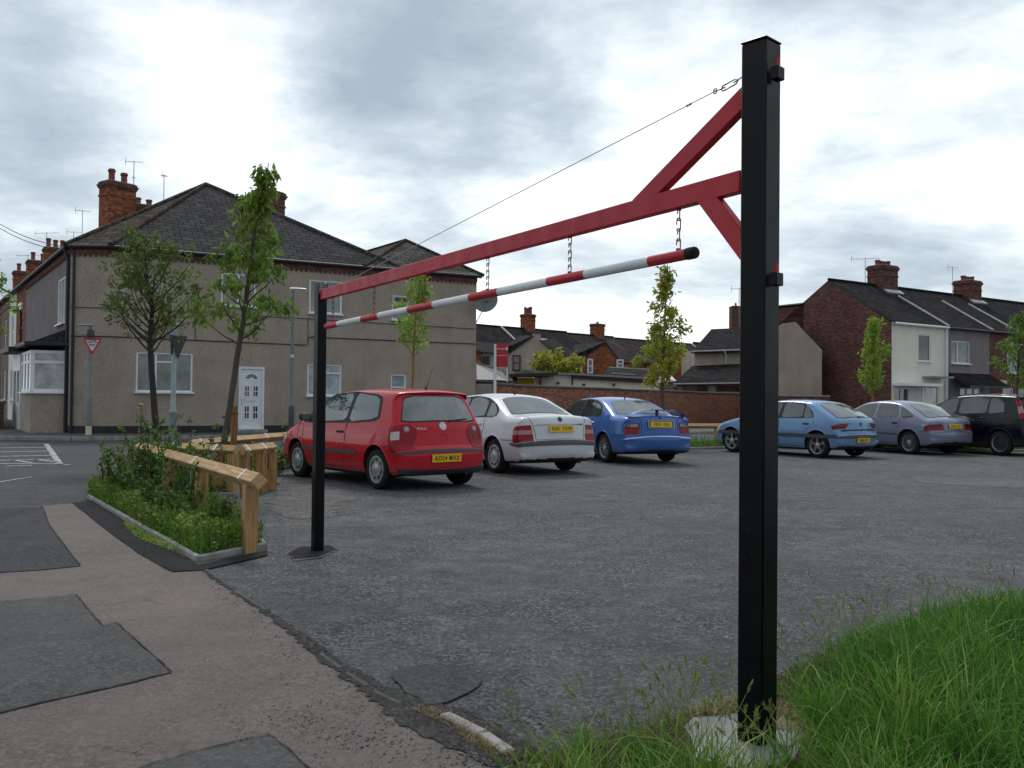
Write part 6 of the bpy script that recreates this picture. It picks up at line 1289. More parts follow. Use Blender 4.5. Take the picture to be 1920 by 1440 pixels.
# ================================================================ TIMBER RAILS, POLES, SIGNS
def knee_rail(label,pa,pb,posts,zc=.60,side=.105,straps=(),red=(),mat='timber',sz=None):
    """pa,pb ground points under the beam ends; posts: fractions along; straps: fractions with a white metal band"""
    u=(pb-pa); Ln=u.length; u.normalize(); r=root('knee_rail',tuple(pa),label,'timber rail',math.atan2(u.y,u.x),'timber knee rails round the beds')
    za=zc if not isinstance(zc,tuple) else zc[0]; zb_=zc if not isinstance(zc,tuple) else zc[1]
    m=MB(); m.beam((0,0,za),(Ln,0,zb_),side,side,mat,R(45),.006); m.build('rail',r)
    for f in posts:
        z=za+(zb_-za)*f; m=MB(); m.box((Ln*f,0,(z-.045)/2-.05),(.112,.112,z-.045+.1),'timber_up',bev=.006); m.build('post',r)
    for f in straps:
        z=za+(zb_-za)*f; m=MB(); m.beam((Ln*f-.022,0,z),(Ln*f+.022,0,z),side+.006,side+.006,'tape_white',R(45)); m.box((Ln*f,-.058,z-.14),(.035,.004,.16),'galv'); m.box((Ln*f,.058,z-.14),(.035,.004,.16),'galv'); m.build('strap',r)
    for f in red:
        z=za+(zb_-za)*f; m=MB(); m.box((Ln*f+.03,-.0585,z-.19),(.035,.004,.22),'tape_red'); m.build('reflector',r)
    return r
def gz(px,py,z): q=G(px,py,z); q.z=0; return q
na,nb=gz(486,903,.62),gz(262,838,.62)
knee_rail('nearest timber rail, its cut end over the corner of the near weed bed',na,nb,(.045,.36,.66,.93),.62,.105,(.07,.40))
ka,kb=gz(443,845,.60),gz(300,838,.60); knee_rail('short timber rail behind the near weed bed, meeting another at a pointed corner',ka,kb,(.04,.24,.6,.95),.60,.105,(.24,.80))
kc=gz(512,838,.60); knee_rail('short timber rail with red reflectors running from the pointed corner towards the red car',ka+Vector((.06,.05,0)),kc,(.12,.62,.97),.60,.105,(.10,.62),(.13,.68))
kd,ke=gz(556,815,.60),gz(357,833,.60); knee_rail('long timber rail at the back of the second bed, ending behind the red car',kd,ke,(.05,.5,.95),.60,.10,(.35,.93))
kf,kg=Vector((1.9,25.2,0)),Vector((7.6,26.4,0)); knee_rail('pale timber rail in the far bed between the blue saloon and the light blue hatchback',kf,kg,(.03,.25,.47,.7,.96),.60,.11,())
# kerb edging of the beds
def edging(name,pts,w=.045,h=.065,mat='concrete'):
    m=MB()
    for a,b in zip(pts[:-1],pts[1:]): 
        u=(b-a).normalized()*.0; m.beam((a.x,a.y,h*.3),(b.x,b.y,h*.3),w,h,mat,0,.012)
    return m.build(name,kind='structure')
A1,A2,A3=G(166,934),G(372,1053),G(496,1028); A4_=G(484,1014)
edging('kerb_edging',[A1,G(262,990),A2,A3,A4_]); edging('kerb_edging',[G(300,929),G(436,931),G(440,931),G(522,908)]); edging('kerb_edging',[G(486,890),G(545,876),G(600,868)])
bedA=[A1,G(262,990),A2,A3,A4_,nb+Vector((.45,.35,0)),nb+Vector((-.9,.5,0))]; sheet('soil_bed',[(p.x,p.y) for p in bedA],.012,'soil')
bedB=[G(300,929),G(438,930),G(520,908),G(486,891),G(560,874),kd+Vector((.2,.5,0)),ke+Vector((-.8,.4,0)),kb+Vector((-.8,0,0))]; sheet('soil_bed',[(p.x,p.y) for p in bedB],.014,'soil')
# tree stake
q=gz(436,926,0); q=G(437,905); st=root('tree_stake',(q.x,q.y,0),'brown round timber stake tied to the leaning tree','stake'); zt=atD(437,761,q.y).z; m=MB(); m.tube([(0,0,-.05),(0,0,zt)],.05,'stake_wood',12); m.build('stake',st,50)
zs=atD(437,775,q.y).z; m=MB(); m.tube([(0,-.055,zs),(.055,0,zs-.01),(0,.055,zs),(-.055,0,zs+.01),(-.0,-.055,zs)],.012,'strap',6); m.tube([(-.05,0,zs),(-.19,.03,zs-.07)],.014,'strap',6); m.build('tie_strap',st)
# give way sign with its lamp
def pole_lamp(r,p,zt,mat,head_px,d=1,low=.8,wr=.055,wr2=.085):
    m=MB(); m.lathe([(wr2,-.1),(wr2,low),(wr2*.9,low+.03),(wr,low+.05),(wr*.9,zt)],mat,(0,0,0),n=20); return m.build('pole',r,50)
p=G(166,815,.1); r=root('give_way_sign',tuple(p),'give way triangle on a grey post by the kerb of the corner house','road sign'); zt=atD(168,612,p.y).z-.1
m=MB(); zl_=atD(166,746,p.y).z-.1; m.lathe([(.085,.26),(.085,zl_),(.075,zl_+.03),(.055,zl_+.05),(.048,zt)],'pole_grey',(0,0,0),n=20); m.build('pole',r,50); m=MB(); m.lathe([(.087,-.1),(.087,.26),(.07,.265)],'cream_paint',(0,0,0),n=20); m.build('band',r)
def lamp_head(r,z,d,L_=.55,mat='lead'):
    m=MB(); P=[(0.05*d,0,z),(-.0,0,z+.06)]; V=[];n=8
    prof=[(.10,.05,.05),(0,.075,.06),(-.2*1,.09,.045),(-L_*.8,.10,.035),(-L_,.05,.02)]
    pts=[Vector((x,0,z+.02*(i%2))) for i,(x,w_,h_) in enumerate(prof)]
    for x,w_,h_ in prof:
        for k in range(n): a=2*math.pi*k/n; V.append((x,w_*math.cos(a),z+.03+h_*math.sin(a)*(1 if math.sin(a)>0 else .45)))
    f=[(i*n+j,(i+1)*n+j,(i+1)*n+(j+1)%n,i*n+(j+1)%n) for i in range(len(prof)-1) for j in range(n)]+[tuple(range(n))[::1],tuple((len(prof)-1)*n+j for j in reversed(range(n)))]
    if d<0: V=[(-x,y,z_) for x,y,z_ in V]; f=[q[::-1] for q in f]
    m.add(V,f,mat); return m.build('lamp_head',r,40)
lamp_head(r,zt,1,.42); m=MB(); m.lathe([(.02,zt-.06),(.09,zt-.12),(.13,zt-.3),(.12,zt-.34),(0,zt-.34)],'sign_back',(0,.0,0),n=16); m.build('lamp_bowl',r,50)
def tri(mb,c,s,th,mat,y=0,flip=False):
    h=s*.866; V=[]; rr_=s*.06; P=[(-s/2,h/3),(s/2,h/3),(0,-2*h/3)]; Q=[]
    P3=chaikin(P,2,True,.08) if True else P
    f=[Vector((x,y,z)) for x,z in P3]; 
    if (f[1]-f[0]).cross(f[2]-f[1]).y>0: f=f[::-1]
    f=[Vector(c)+v for v in f]; mb.slab(f,th,mat)
zc=atD(173,645,p.y).z-.1; s=.60
sg_=bpy.data.objects.new('sign_face',None) if False else None
m=MB(); tri(m,(.10,-.075,zc),s,.012,'sign_red'); m.box((.04,-.05,zc+.08),(.12,.05,.06),'galv'); face=m.build('sign_plate',r)
m=MB(); tri(m,(.10,-.0775,zc),s*.70,.002,'sign_white'); m.build('sign_centre',face)
m=MB(); put_text(m,'GIVE',.155,(.10,-.081,zc+.075),(1,0,0),(0,0,1),'sign_black',.002,.95); put_text(m,'WAY',.085,(.10,-.081,zc-.035),(1,0,0),(0,0,1),'sign_black',.003,.95); m.build('lettering',face)
# second sign seen from behind
p=Vector((-8.10,21.7,0)); r=root('road_sign',tuple(p),'pale green post with a lamp head and a dark sign turned edge on','road sign'); zt=atD(328,612,p.y).z; zl_=atD(322,772,p.y).z
m=MB(); m.lathe([(.085,-.1),(.085,zl_-.04),(.095,zl_-.03),(.095,zl_+.02),(.058,zl_+.06),(.052,zt)],'pole_green',(0,0,0),n=20); m.build('pole',r,50); lamp_head(r,zt,1,.45,'pole_green')
zc=atD(335,648,p.y).z
for sgx,nm in((1,'sign_plate'),(-1,'sign_bracket')):
    m=MB()
    if sgx>0:
        A=Matrix.Rotation(R(68),3,'Z'); h=.62*.866; P=[Vector((-.31,0,h*.45)),Vector((.31,0,h*.45)),Vector((0,0,-h*.6))]; P=[A@q for q in P]; n_=(P[1]-P[0]).cross(P[2]-P[1]); P=P if n_.y<0 else P[::-1]; m.slab([q+Vector((.10,-.0,zc)) for q in P],.015,'sign_back')
    else: m.box((-.035,-.05,zc+.02),(.05,.04,.46),'sign_back'); m.box((.05,0,zc+.1),(.14,.04,.05),'galv')
    m.build(nm,r)
# street lamp in front of the house
p=G(546,808,.1); p.y=28.6; p.x=ray(546,808).x/ray(546,808).y*28.6; p.z=.1; r=root('street_lamp',tuple(p),'slim grey street lamp with a pale head between door and low black post','street lamp'); zt=atD(549,545,p.y).z-.1; zl_=atD(546,766,p.y).z-.1
m=MB(); m.lathe([(.09,-.1),(.088,zl_),(.055,zl_+.08),(.05,zt*.6),(.042,zt)],'pole_grey',(0,0,0),n=18); m.build('pole',r,50); m=MB(); m.lathe([(.092,-.05),(.091,zl_),(.058,zl_+.09)],'pole_dark',(0,0,0),n=18); m.build('pole_base',r,50)
m=MB(); zz_=atD(549,668,p.y).z-.1; m.lathe([(.052,zz_-.04),(.053,zz_+.05)],'tape_white',(0,0,0),n=14); m.build('number_band',r); lamp_head(r,zt+.02,-1,.42,'upvc')
# for sale board
p=atD(928,735,33.0); r=root('sale_board',(p.x,p.y,0),'red for sale board on tall white posts beside the brick wall','sale board'); D=33.0; f=lambda px,py:atD(px,py,D)-r.location
a=f(928,645); m=MB(); m.box((0,0,(a.z)/2),(.10,.06,a.z),'upvc'); m.build('post',r); b=f(951.5,646); m=MB(); m.box((b.x,.02,(b.z+f(951,716).z)/2),(.045,.045,b.z-f(951,716).z),'upvc'); m.build('post',r)
c0_,c1_=f(930.5,688),f(952.5,645); m=MB(); cc=(c0_+c1_)/2; W_=c1_.x-c0_.x; Hh=c1_.z-c0_.z; m.box((cc.x,-.045,cc.z),(W_,.02,Hh),'sale_red'); bd=m.build('board',r)
m=MB(); put_text(m,'FOR SALE',W_*.185,(cc.x-W_*.10,-.057,c1_.z-Hh*.22),(1,0,0),(0,0,1),'sign_white',.002,.80); x=cc.x+W_*.40; z=c1_.z-Hh*.2; m.poly([(x-.04,-.057,z-.055),(x+.04,-.057,z-.055),(x+.04,-.057,z+.02),(x,-.057,z+.06),(x-.04,-.057,z+.02)],'sign_white'); m.build('lettering',bd)
m=MB(); put_text(m,'cottonhomes.com',W_*.115,(cc.x,-.057,c1_.z-Hh*.50),(1,0,0),(0,0,1),'sign_white',.001,.95); m.build('lettering',bd)
# ================================================================ TREES AND PLANTS
def leaf_quads(P,Dn,L_,Wd,rs):
    """P (n,3) base, Dn (n,3) direction, lengths, widths -> verts, faces ; two folded quads would be costly, one bent diamond per leaf"""
    n=len(P); Dn=Dn/np.linalg.norm(Dn,axis=1,keepdims=True); r=rs.normal(size=(n,3)); S_=np.cross(Dn,r); S_/=np.linalg.norm(S_,axis=1,keepdims=True)+1e-9; U=np.cross(S_,Dn)
    L_=L_[:,None];Wd=Wd[:,None]; v=np.stack([P,P+Dn*L_*.45+S_*Wd*.5+U*Wd*.12,P+Dn*L_-U*Wd*.10,P+Dn*L_*.45-S_*Wd*.5+U*Wd*.12],1).reshape(-1,3)
    return v,np.arange(4*n).reshape(n,4)
def tree(name,label,base,path,spec,seed,leaf='leaf_green',bark='bark',cat='tree',group='young street trees',lsize=.09,lw=.45,droop=.6):
    """path: list of (x,y,z,r) world offsets from base; spec: list of (h0,h1,n,len0,len1,up) branch zones"""
    rs=np.random.default_rng(seed); r=root(name,tuple(base),label,cat,0,group); m=MB(); m.tube([q[:3] for q in path],0,bark,10,rs=[q[3] for q in path])
    Z=np.array([q[2] for q in path]); PX=np.array([q[0] for q in path]);PY=np.array([q[1] for q in path]);RR=np.array([q[3] for q in path]); at=lambda z:np.array([np.interp(z,Z,PX),np.interp(z,Z,PY),z]); LP=[];LD=[];LR=[];LS=[]
    az=rs.uniform(0,6.28)
    for (h0,h1,n,l0,l1,upa,dens) in spec:
        for i in range(n):
            h=h0+(h1-h0)*(i+rs.uniform(0,.8))/n; f=(h-h0)/(h1-h0+1e-6); L_=(l0+(l1-l0)*f)*rs.uniform(.65,1.15); az+=2.4+rs.normal(0,.25); p=at(h); rr0=np.interp(h,Z,RR)*.42
            d=np.array([math.cos(az)*math.cos(upa),math.sin(az)*math.cos(upa),math.sin(upa)]); pts=[p];k=6; dd=d.copy()
            for j in range(k):
                dd=dd+np.array([0,0,.10 if droop<.9 else .05])+rs.normal(0,.10,3); dd/=np.linalg.norm(dd); pts.append(pts[-1]+dd*L_/k)
            m.tube(pts,0,bark,5,caps=False,rs=[max(.003,rr0*(1-.8*j/k)) for j in range(k+1)])
            tone=rs.uniform(-.22,.22)
            nt_=max(3,int(dens*L_*5))
            for t_ in range(nt_):
                s=rs.uniform(.22,1.0) if t_>1 else 1.0; j=min(k-1,int(s*k)); b=pts[j]+(pts[j+1]-pts[j])*(s*k-j); td=dd*.5+rs.normal(0,.6,3); td[2]+=.15; td/=np.linalg.norm(td); tl=L_*.30*rs.uniform(.4,1)*(1.15-s*.5)+.04; e=b+td*tl
                if L_>.5 and t_%2==0: m.tube([b,(b+e)/2+rs.normal(0,.01,3),e],0,bark,4,caps=False,rs=[.005,.004,.002])
                nl=int(rs.uniform(15,25)); q=b+(e-b)*rs.uniform(.25,1.0,(nl,1))+rs.normal(0,lsize*.45,(nl,3)); ld=rs.normal(0,.7,(nl,3))+td*.5; ld[:,2]-=droop; LP.append(q); LD.append(ld); LS.append(rs.uniform(.6,1.2,nl)*lsize); LR.append(np.clip(rs.normal(.42+tone,.17,nl)+rs.normal(0,.06),0,1))
    m.build('trunk',r,60); P=np.concatenate(LP);D_=np.concatenate(LD);S_=np.concatenate(LS);Rn=np.concatenate(LR); v,f=leaf_quads(P,D_,S_,S_*lw,rs); o=np_mesh('crown',v,f,leaf,r,np.repeat(Rn,4)); return r
def tp(D,base,pts):   # photo pixels of the trunk line at distance D -> offsets
    out=[]
    for px,py,rad,dy in pts: q=atD(px,py,D)-base; out.append((q.x,dy,q.z,rad))
    return out
# leaning tree tied to the stake
D=13.0; b=atD(412,850,D); b.z=0; b.x-=.04; zt=atD(505,305,D).z
tree('street_tree','slender leaning tree tied to a stake, its tip above the house roof',b,[(0,0,0,.05)]+tp(D,b,[(430,770,.045,0),(446,660,.040,0),(456,600,.036,.02),(466,520,.030,.02),(478,430,.022,0),(492,370,.014,0),(504,305,.005,0)]),
 [(atD(0,645,D).z,atD(0,560,D).z,10,.80,.62,R(28),.95),(atD(0,570,D).z,atD(0,480,D).z,9,.55,.42,R(38),.9),(atD(0,480,D).z,atD(0,400,D).z,8,.32,.24,R(45),.9),(atD(0,400,D).z,atD(0,312,D).z,8,.19,.07,R(50),.75)],11,'leaf_green','bark',lsize=.125,lw=.42,droop=1.3)
# broad round tree
D=17.0; b=atD(296,880,D); b.z=0; 
tree('street_tree','broad round crowned tree with dark reddish green leaves beside the pale green sign post',b,[(.0,0,0,.07)]+tp(D,b,[(292,800,.062,0),(284,690,.056,0),(281,640,.05,0),(284,580,.038,.05),(276,520,.022,0),(270,470,.008,0)]),
 [(atD(0,662,D).z,atD(0,600,D).z,15,1.38,1.30,R(24),1.15),(atD(0,600,D).z,atD(0,540,D).z,15,1.25,1.05,R(34),1.2),(atD(0,540,D).z,atD(0,478,D).z,14,.95,.45,R(48),1.3)],21,'leaf_dark','bark_dark',lsize=.088,lw=.5,droop=.35)
# light green tree behind the red car
D=20.0; b=atD(772,860,D); b.z=0
tree('street_tree','feathery light green tree rising behind the red hatchback',b,[(0,0,0,.035)]+tp(D,b,[(773,740,.03,0),(776,650,.026,0),(780,580,.02,0),(790,515,.006,0)]),
 [(atD(0,668,D).z,atD(0,585,D).z,12,.58,.55,R(36),1.9),(atD(0,590,D).z,atD(0,520,D).z,11,.48,.25,R(50),2.3)],31,'leaf_lime','stake_wood',lsize=.11,lw=.34,droop=.4)
D=25.6; b=atD(1243,850,D); b.z=0
tree('street_tree','yellowing tree with reddish leaves standing behind the blue saloon',b,[(0,0,0,.055)]+tp(D,b,[(1242,740,.05,0),(1245,640,.035,0),(1248,560,.02,0),(1252,495,.006,0)]),
 [(atD(0,722,D).z,atD(0,640,D).z,15,.72,.74,R(25),1.7),(atD(0,640,D).z,atD(0,560,D).z,10,.52,.38,R(45),1.6),(atD(0,560,D).z,atD(0,500,D).z,10,.38,.16,R(55),2.0)],41,'leaf_autumn','bark',lsize=.16,lw=.42,droop=.7)
D=26.3; b=atD(1636,850,D); b.z=0
tree('street_tree','columnar bright green young tree in front of the blank brick gable',b,[(0,0,0,.035)]+tp(D,b,[(1636,740,.03,0),(1638,650,.022,0),(1642,588,.006,0)]),
 [(atD(0,728,D).z,atD(0,650,D).z,17,.48,.52,R(50),2.1),(atD(0,650,D).z,atD(0,592,D).z,12,.42,.17,R(60),2.3)],51,'leaf_lime','stake_wood',lsize=.125,lw=.32,droop=.2)
D=26.0; b=atD(1906,850,D); b.z=0
tree('street_tree','green tree in front of the dark brick house at the right edge',b,[(0,0,0,.045)]+tp(D,b,[(1906,760,.04,0),(1910,660,.03,0),(1916,575,.006,0)]),
 [(atD(0,712,D).z,atD(0,640,D).z,13,.68,.66,R(30),1.8),(atD(0,640,D).z,atD(0,585,D).z,10,.5,.25,R(50),1.8)],61,'leaf_green','bark',lsize=.12,lw=.4,droop=.6)
D=21.0; b=atD(-75,850,D); b.z=0
tree('street_tree','dense dark green tree poking in at the left edge of the photo',b,[(0,0,0,.09),(0,0,1.8,.07),(.05,0,3.4,.04),(0,0,4.7,.01)],
 [(2.1,3.0,12,1.30,1.35,R(22),1.3),(3.0,4.0,12,1.25,1.0,R(35),1.3),(4.0,4.6,8,.8,.4,R(50),1.3)],71,'leaf_green','bark_dark',lsize=.11,lw=.55,droop=.5)
def bush(label,base,rad,h,n,seed,leaf='shrub_leaf',lsize=.05,name='shrub',group='wild shrubs in the beds',stemc='bark_dark',lpt=6,spread=.38):
    rs=np.random.default_rng(seed); r=root(name,tuple(base),label,'shrub',0,group); m=MB(); LP=[];LD=[];LR=[];LS=[]
    for i in range(n):
        a=rs.uniform(0,6.28); rr_=rad*math.sqrt(rs.random())*.35; p=np.array([rr_*math.cos(a),rr_*math.sin(a),0]); hh=h*rs.uniform(.5,1.05); d=np.array([math.cos(a)*spread*rs.random(),math.sin(a)*spread*rs.random(),1.0]); d/=np.linalg.norm(d); pts=[p];k=6
        for j in range(k): d=d+rs.normal(0,.12,3); d[2]=max(d[2],.3); d/=np.linalg.norm(d); pts.append(pts[-1]+d*hh/k)
        m.tube(pts,0,stemc,4,caps=False,rs=[.007*(1-.75*j/k)+.001 for j in range(k+1)])
        for j in range(2,k+1):
            for c_ in range(2):
                ca=rs.uniform(0,6.28); cl=rad*.25*rs.uniform(.3,1)*(1.2-.8*j/k); q0=pts[j]+np.array([math.cos(ca),math.sin(ca),.4])*cl*.6; nl=lpt; q=pts[j]+(q0-pts[j])*rs.uniform(.1,1.2,(nl,1))+rs.normal(0,lsize*.4,(nl,3)); ld=rs.normal(0,.8,(nl,3)); LP.append(q);LD.append(ld);LS.append(rs.uniform(.5,1.2,nl)*lsize);LR.append(np.clip(rs.normal(.38,.2,nl)+.12*(j/k-.5),0,1))
    m.build('stem',r); P=np.concatenate(LP);v,f=leaf_quads(P,np.concatenate(LD),np.concatenate(LS),np.concatenate(LS)*.6,rs); np_mesh('foliage',v,f,leaf,r,np.repeat(np.concatenate(LR),4)); return r
def bq(px,D): d=ray(px,900); return Vector((d.x/d.y*D,D,0))
for i,(px,D,rad,h,n,lab) in enumerate([(225,11.9,.42,.72,13,'leafy wild shrub at the far left end of the near weed bed'),(262,11.6,.36,1.0,13,'tall wild shrub in front of the far end of the nearest timber rail'),(300,11.3,.34,1.16,14,'tallest thin stemmed shrub, in front of the trunk of the broad tree'),(338,10.8,.36,1.02,13,'bushy bright green shrub hiding the base of the pale green sign post'),(378,10.4,.32,.92,12,'open twiggy shrub with leaves hanging over the nearest timber rail'),(300,9.6,.38,.66,8,'dark stemmed shrub in the middle of the near weed bed'),(352,9.3,.34,.60,7,'shrub with brown stems under the nearest timber rail'),(410,8.6,.28,.42,7,'small shrub in front of the second post of the nearest timber rail'),(252,10.9,.36,.60,8,'shrub near the footway side of the near weed bed'),(330,8.9,.3,.42,7,'low shrub in the front half of the near weed bed')]):
    bush(lab,bq(px,D),rad,h,n,100+i,lsize=.055)
bush('small upright sapling in the second bed, just in front of the street lamp',bq(556,16.8),.25,1.05,4,120,lsize=.06); bush('thin sapling left of the street lamp, in front of the house plinth',bq(525,17.2),.22,.85,3,121,lsize=.055); bush('tiny leafy sprig in the second bed, in front of the white door',bq(468,15.8),.2,.58,3,122,lsize=.05); bush('low leafy weed in the second bed, by the front wheel of the red car',bq(520,15.2),.3,.35,6,123,lsize=.06)
bush('large yellowing garden bush behind the white outbuilding',atD(1040,712,60)*1,1.7,1.9,22,130,'leaf_autumn',lsize=.32,name='garden_bush',group=None,lpt=12,spread=.9) 
bush('small bush over the white outbuilding roof, right of the pale wing',atD(1075,712,62)*1,1.0,1.2,9,131,'leaf_autumn',lsize=.28,name='garden_bush',group=None,lpt=10,spread=.8)
# --- ground cover and grass
def inpoly(x,y,P):
    c=np.zeros(len(x),bool); n=len(P)
    for i in range(n):
        x0,y0=P[i];x1,y1=P[(i+1)%n]; m_=((y0>y)!=(y1>y)); xx=(x1-x0)*(y-y0)/((y1-y0) if y1!=y0 else 1e-9)+x0; c^=m_&(x<xx)
    return c
def scatter(P,n,rs):
    P=np.array(P); lo,hi=P.min(0),P.max(0); out=np.zeros((0,2))
    while len(out)<n: q=rs.uniform(lo,hi,(n*2,2)); out=np.concatenate([out,q[inpoly(q[:,0],q[:,1],P)]])
    return out[:n]
def lfn(xy,f,seed): 
    return np.array([noise.noise(Vector((x*f,y*f,seed))) for x,y in xy])
def cover(name,label,cat,P,n,seed,h,lsize,mat,hfn=None,z0=.01):
    rs=np.random.default_rng(seed); xy=scatter(P,n,rs); nz=lfn(xy,1.6,seed); hh=h*np.clip(1+1.6*nz,.25,2.4)*(hfn(xy) if hfn is not None else 1); z=z0+hh*rs.random(n)**.7; p=np.column_stack([xy,z]); d=rs.normal(0,.8,(n,3)); d[:,2]+=.5; s=rs.uniform(.5,1.2,n)*lsize; v,f=leaf_quads(p,d,s,s*.65,rs); rn=np.clip(rs.normal(.4,.17,n)+nz*.35+.25*(z/(hh.max()+1e-6)-.4),0,1); o=np_mesh(name,v,f,mat,None,np.repeat(rn,4),kind='stuff'); return tag(o,label,cat)
def blades(name,label,cat,xy,h,seed,mat,w=.0045,lean=.45,curl=.6,rn=None,z0=0,parent=None):
    rs=np.random.default_rng(seed); n=len(xy); a=rs.uniform(0,6.28,n); ld=np.stack([np.cos(a),np.sin(a)],1)*(lean*rs.random(n)**.8)[:,None]; pa=rs.uniform(0,6.28,n); sd_=np.stack([np.cos(pa),np.sin(pa)],1)*w*rs.uniform(.6,1.3,n)[:,None]
    V=[]; 
    cu=curl*rs.random(n)
    for t,ww in((0,1),(.35,.95),(.7,.7),(1,.08)):
        z=h*(t-cu*.45*t**3); off=ld*(h*(t+cu*1.2*t*t))[:,None]; c=np.column_stack([xy+off,z+z0]); s3=np.column_stack([sd_*ww,np.zeros(n)]); V+= [c-s3,c+s3]
    v=np.stack(V,1).reshape(-1,3); b=np.arange(n)[:,None]*8; f=np.concatenate([b+np.array([[0,1,3,2]]),b+np.array([[2,3,5,4]]),b+np.array([[4,5,7,6]])]); rn=np.clip(rs.normal(.4,.18,n) if rn is None else rn,0,1); o=np_mesh(name,v,f,mat,parent,np.repeat(rn,8),kind=None if parent else 'stuff')
    return tag(o,label,cat) if label else o
PA=[(p.x,p.y) for p in bedA]
cover('weeds','low leafy weeds covering the near bed','weeds',PA,24000,1,.17,.040,'weed_leaf')
strip_=[(p.x,p.y) for p in (A1,G(262,990),A2,G(385,1030),G(285,975),G(205,930))]
xy=scatter(PA,2600,np.random.default_rng(2)); blades('grass','thin grass growing among the weeds of the near bed','grass',xy,np.random.default_rng(3).uniform(.08,.34,2600),4,'grass_blade',w=.004,lean=.3)
xs_=scatter([(p.x,p.y) for p in (G(160,928),G(258,992),G(368,1060),A2,G(400,1020),G(300,968),G(215,925))],5000,np.random.default_rng(12)); cover('moss','yellow green moss and short grass along the bed kerb','moss',[(p.x,p.y) for p in (G(172,932),G(262,985),G(368,1048),G(400,1020),G(300,965),G(215,925))],7000,13,.05,.022,'leaf_lime')
cover('weeds','weeds spilling over the kerb onto the dark tarmac','weeds',[(p.x,p.y) for p in (G(228,985),G(262,990),G(330,1025),G(350,1042),G(300,1032),G(250,1008))],900,14,.03,.02,'leaf_lime')
cover('weeds','low weeds covering the second bed','weeds',[(p.x,p.y) for p in bedB],14000,15,.22,.05,'weed_leaf')
PB=[(p.x,p.y) for p in bedfar]
cover('weeds','patchy weeds in the far bed behind the cars','weeds',PB,9000,16,.12,.07,'weed_leaf'); xy=scatter(PB,6000,np.random.default_rng(17)); blades('grass','tufty grass in the far bed behind the cars','grass',xy,np.random.default_rng(18).uniform(.08,.45,6000),19,'grass_blade',w=.008,lean=.3)
# foreground verge
vg=GP([(930,1452),(985,1428),(1050,1408),(1120,1392),(1195,1372),(1260,1352),(1300,1335),(1385,1312),(1470,1262),(1540,1228),(1600,1200),(1690,1172),(1760,1150),(1850,1136),(1930,1122),(2100,1100)]); vp=[(p.x,p.y) for p in vg]+[(6.5,5.0),(7,.8),(.1,.8),(.18,2.7)]
sheet('soil_verge',jag(vp,.02,.1,20),.006,'soil')
rs=np.random.default_rng(30)
hole=[(p.x,p.y) for p in GP([(1262,1372),(1300,1345),(1385,1318),(1490,1345),(1520,1385),(1500,1436),(1400,1462),(1280,1440)])]
vin=[(x,y) for x,y in vp]
xy=scatter([q for q in vp],70000,rs); dd=ray(960,700)
# keep what can matter to the view and thin the pad
cx=(xy[:,1]>1.6)&(xy[:,0]<xy[:,1]*.75+.6); xy=xy[cx]; ho=inpoly(xy[:,0],xy[:,1],hole); keep=~ho|(rs.random(len(xy))<np.where(xy[:,1]<PR.y-.10,.16,.02)); xy=xy[keep]
# distance from the ragged front edge decides height
E2=np.array(vp[:16]); d2=np.full(len(xy),9.)
for a_,b_ in zip(E2[:-1],E2[1:]):
    ab=b_-a_; t=np.clip(((xy-a_)@ab)/(ab@ab),0,1); d2=np.minimum(d2,np.linalg.norm(xy-(a_+t[:,None]*ab),axis=1))
nz=lfn(xy,2.2,3.3); nz2=lfn(xy,6.5,8.1)
k2=rs.random(len(xy))<np.clip(.25+d2*2.2+nz2*.9,0,1); xy=xy[k2];d2=d2[k2];nz=nz[k2];nz2=nz2[k2]
left=np.clip((xy[:,0]-.95)/.9,0,1)      # thinner towards the pad and the kerb
hh=(.055+.10*np.clip(d2/.5,0,1)*(.35+.65*left)+.035*nz+.03*nz2)*rs.uniform(.55,1.25,len(xy)); hh=np.clip(hh*1.45*(1+.5*nz2),.03,.36)
blades('grass','lush long green grass of the foreground verge','grass',xy,hh*1.12,31,'grass_blade',w=.0032,lean=.7,curl=1.0,rn=rs.normal(.36,.17,len(xy))+nz*.45+nz2*.25+.12*(1-left),z0=.004)
ed=d2<.16; xe=xy[ed&(rs.random(len(xy))<.5)]; blades('dry_grass','dry straw coloured grass at the ragged edge of the verge','grass',xe,rs.uniform(.03,.12,len(xe)),32,'dry_blade',w=.0022,lean=.9,curl=1.0)
# clover like leaves low in the sward
xc=scatter(vp,9000,rs); xc=xc[(xc[:,1]>2.2)&~inpoly(xc[:,0],xc[:,1],hole)]; v,f=leaf_quads(np.column_stack([xc,rs.uniform(.01,.07,len(xc))]),rs.normal(0,1,(len(xc),3)),rs.uniform(.012,.03,len(xc)),rs.uniform(.010,.02,len(xc)),rs); tag(np_mesh('clover',v,f,'weed_leaf',None,np.repeat(np.clip(rs.normal(.4,.2,len(xc)),0,1),4),kind='stuff'),'small clover leaves low in the verge grass','clover')
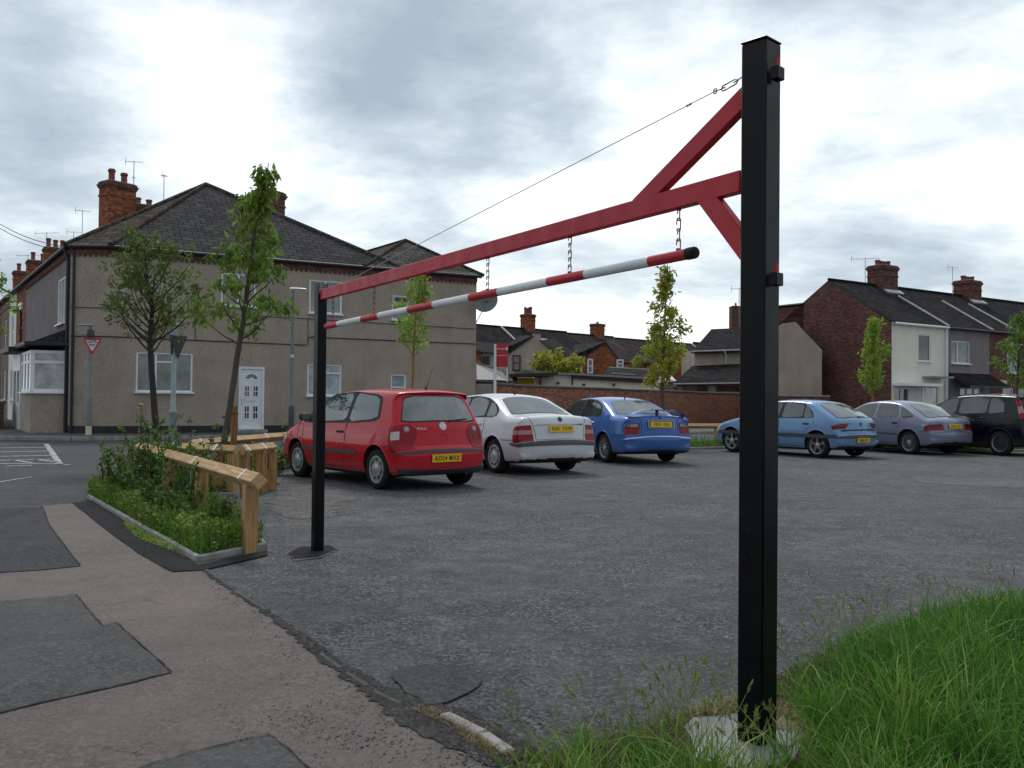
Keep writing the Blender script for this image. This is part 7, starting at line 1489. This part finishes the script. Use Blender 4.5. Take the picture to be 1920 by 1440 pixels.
# wild barley seed heads on thin stalks
hx=[];
for px,py,n,sp_ in ((1225,1385,12,25),(1310,1372,14,30),(1350,1345,8,20),(1260,1360,8,20),(1120,1405,6,25),(1500,1260,14,25),(1560,1225,12,25),(1620,1200,10,25),(1780,1155,12,40),(1880,1135,8,30),(1430,1430,10,40),(1350,1440,12,40),(1250,1432,12,40),(1700,1180,8,30),(1000,1425,5,20)):
    for _ in range(n): g=G(px+rs.normal(0,sp_),py+rs.normal(0,6)); hx.append((g.x,g.y))
hx=np.array(hx); HP=[];HD=[];sv=[];m=MB(); LPp=[];LDd=[];LL=[]
for x,y in hx:
    h_=rs.uniform(.10,.24); a=rs.uniform(0,6.28); ln=rs.uniform(.02,.09); tip=np.array([x+math.cos(a)*ln,y+math.sin(a)*ln,h_]); mid=np.array([x+math.cos(a)*ln*.3,y+math.sin(a)*ln*.3,h_*.6]); m.tube([(x,y,0),mid,tip],.0011,'stalk',4,caps=False)
    dr=(tip-mid); dr/=np.linalg.norm(dr); n_=26; t=rs.uniform(0,1,n_); q=tip+dr*(t*.042)[:,None]; dv=dr*1.6+rs.normal(0,.35,(n_,3)); LPp.append(q);LDd.append(dv);LL.append(rs.uniform(.016,.032,n_))
P=np.concatenate(LPp);L_=np.concatenate(LL); v,f=leaf_quads(P,np.concatenate(LDd),L_,L_*.13,rs)
sr=tag(m.build('grass_stalks',None,kind='stuff'),'thin stalks carrying the wild barley heads','grass'); tag(np_mesh('seed_heads',v,f,'seed_head',None,np.repeat(np.clip(rs.normal(.5,.2,len(P)),0,1),4),kind='stuff'),'bristly wild barley seed heads over the verge','grass')
# dead matter round the pad
xc=scatter([(p.x,p.y) for p in GP([(1240,1390),(1290,1335),(1385,1305),(1480,1330),(1540,1380),(1520,1420),(1500,1390),(1385,1345),(1300,1352)])],1500,rs); xc=xc; blades('dead_grass','brown dead grass round the concrete pad','grass',xc,rs.uniform(.006,.03,len(xc)),35,'dry_blade',w=.0018,lean=3.0,curl=1.0,z0=.014)
xc=scatter([(p.x,p.y) for p in GP([(770,1330),(840,1338),(930,1400),(980,1430),(930,1430),(850,1370)])],500,rs); blades('dead_grass','sparse grass in the broken seam of the footway','grass',xc,rs.uniform(.01,.035,len(xc)),36,'dry_blade',w=.0016,lean=1.5,curl=1.0,z0=.006)
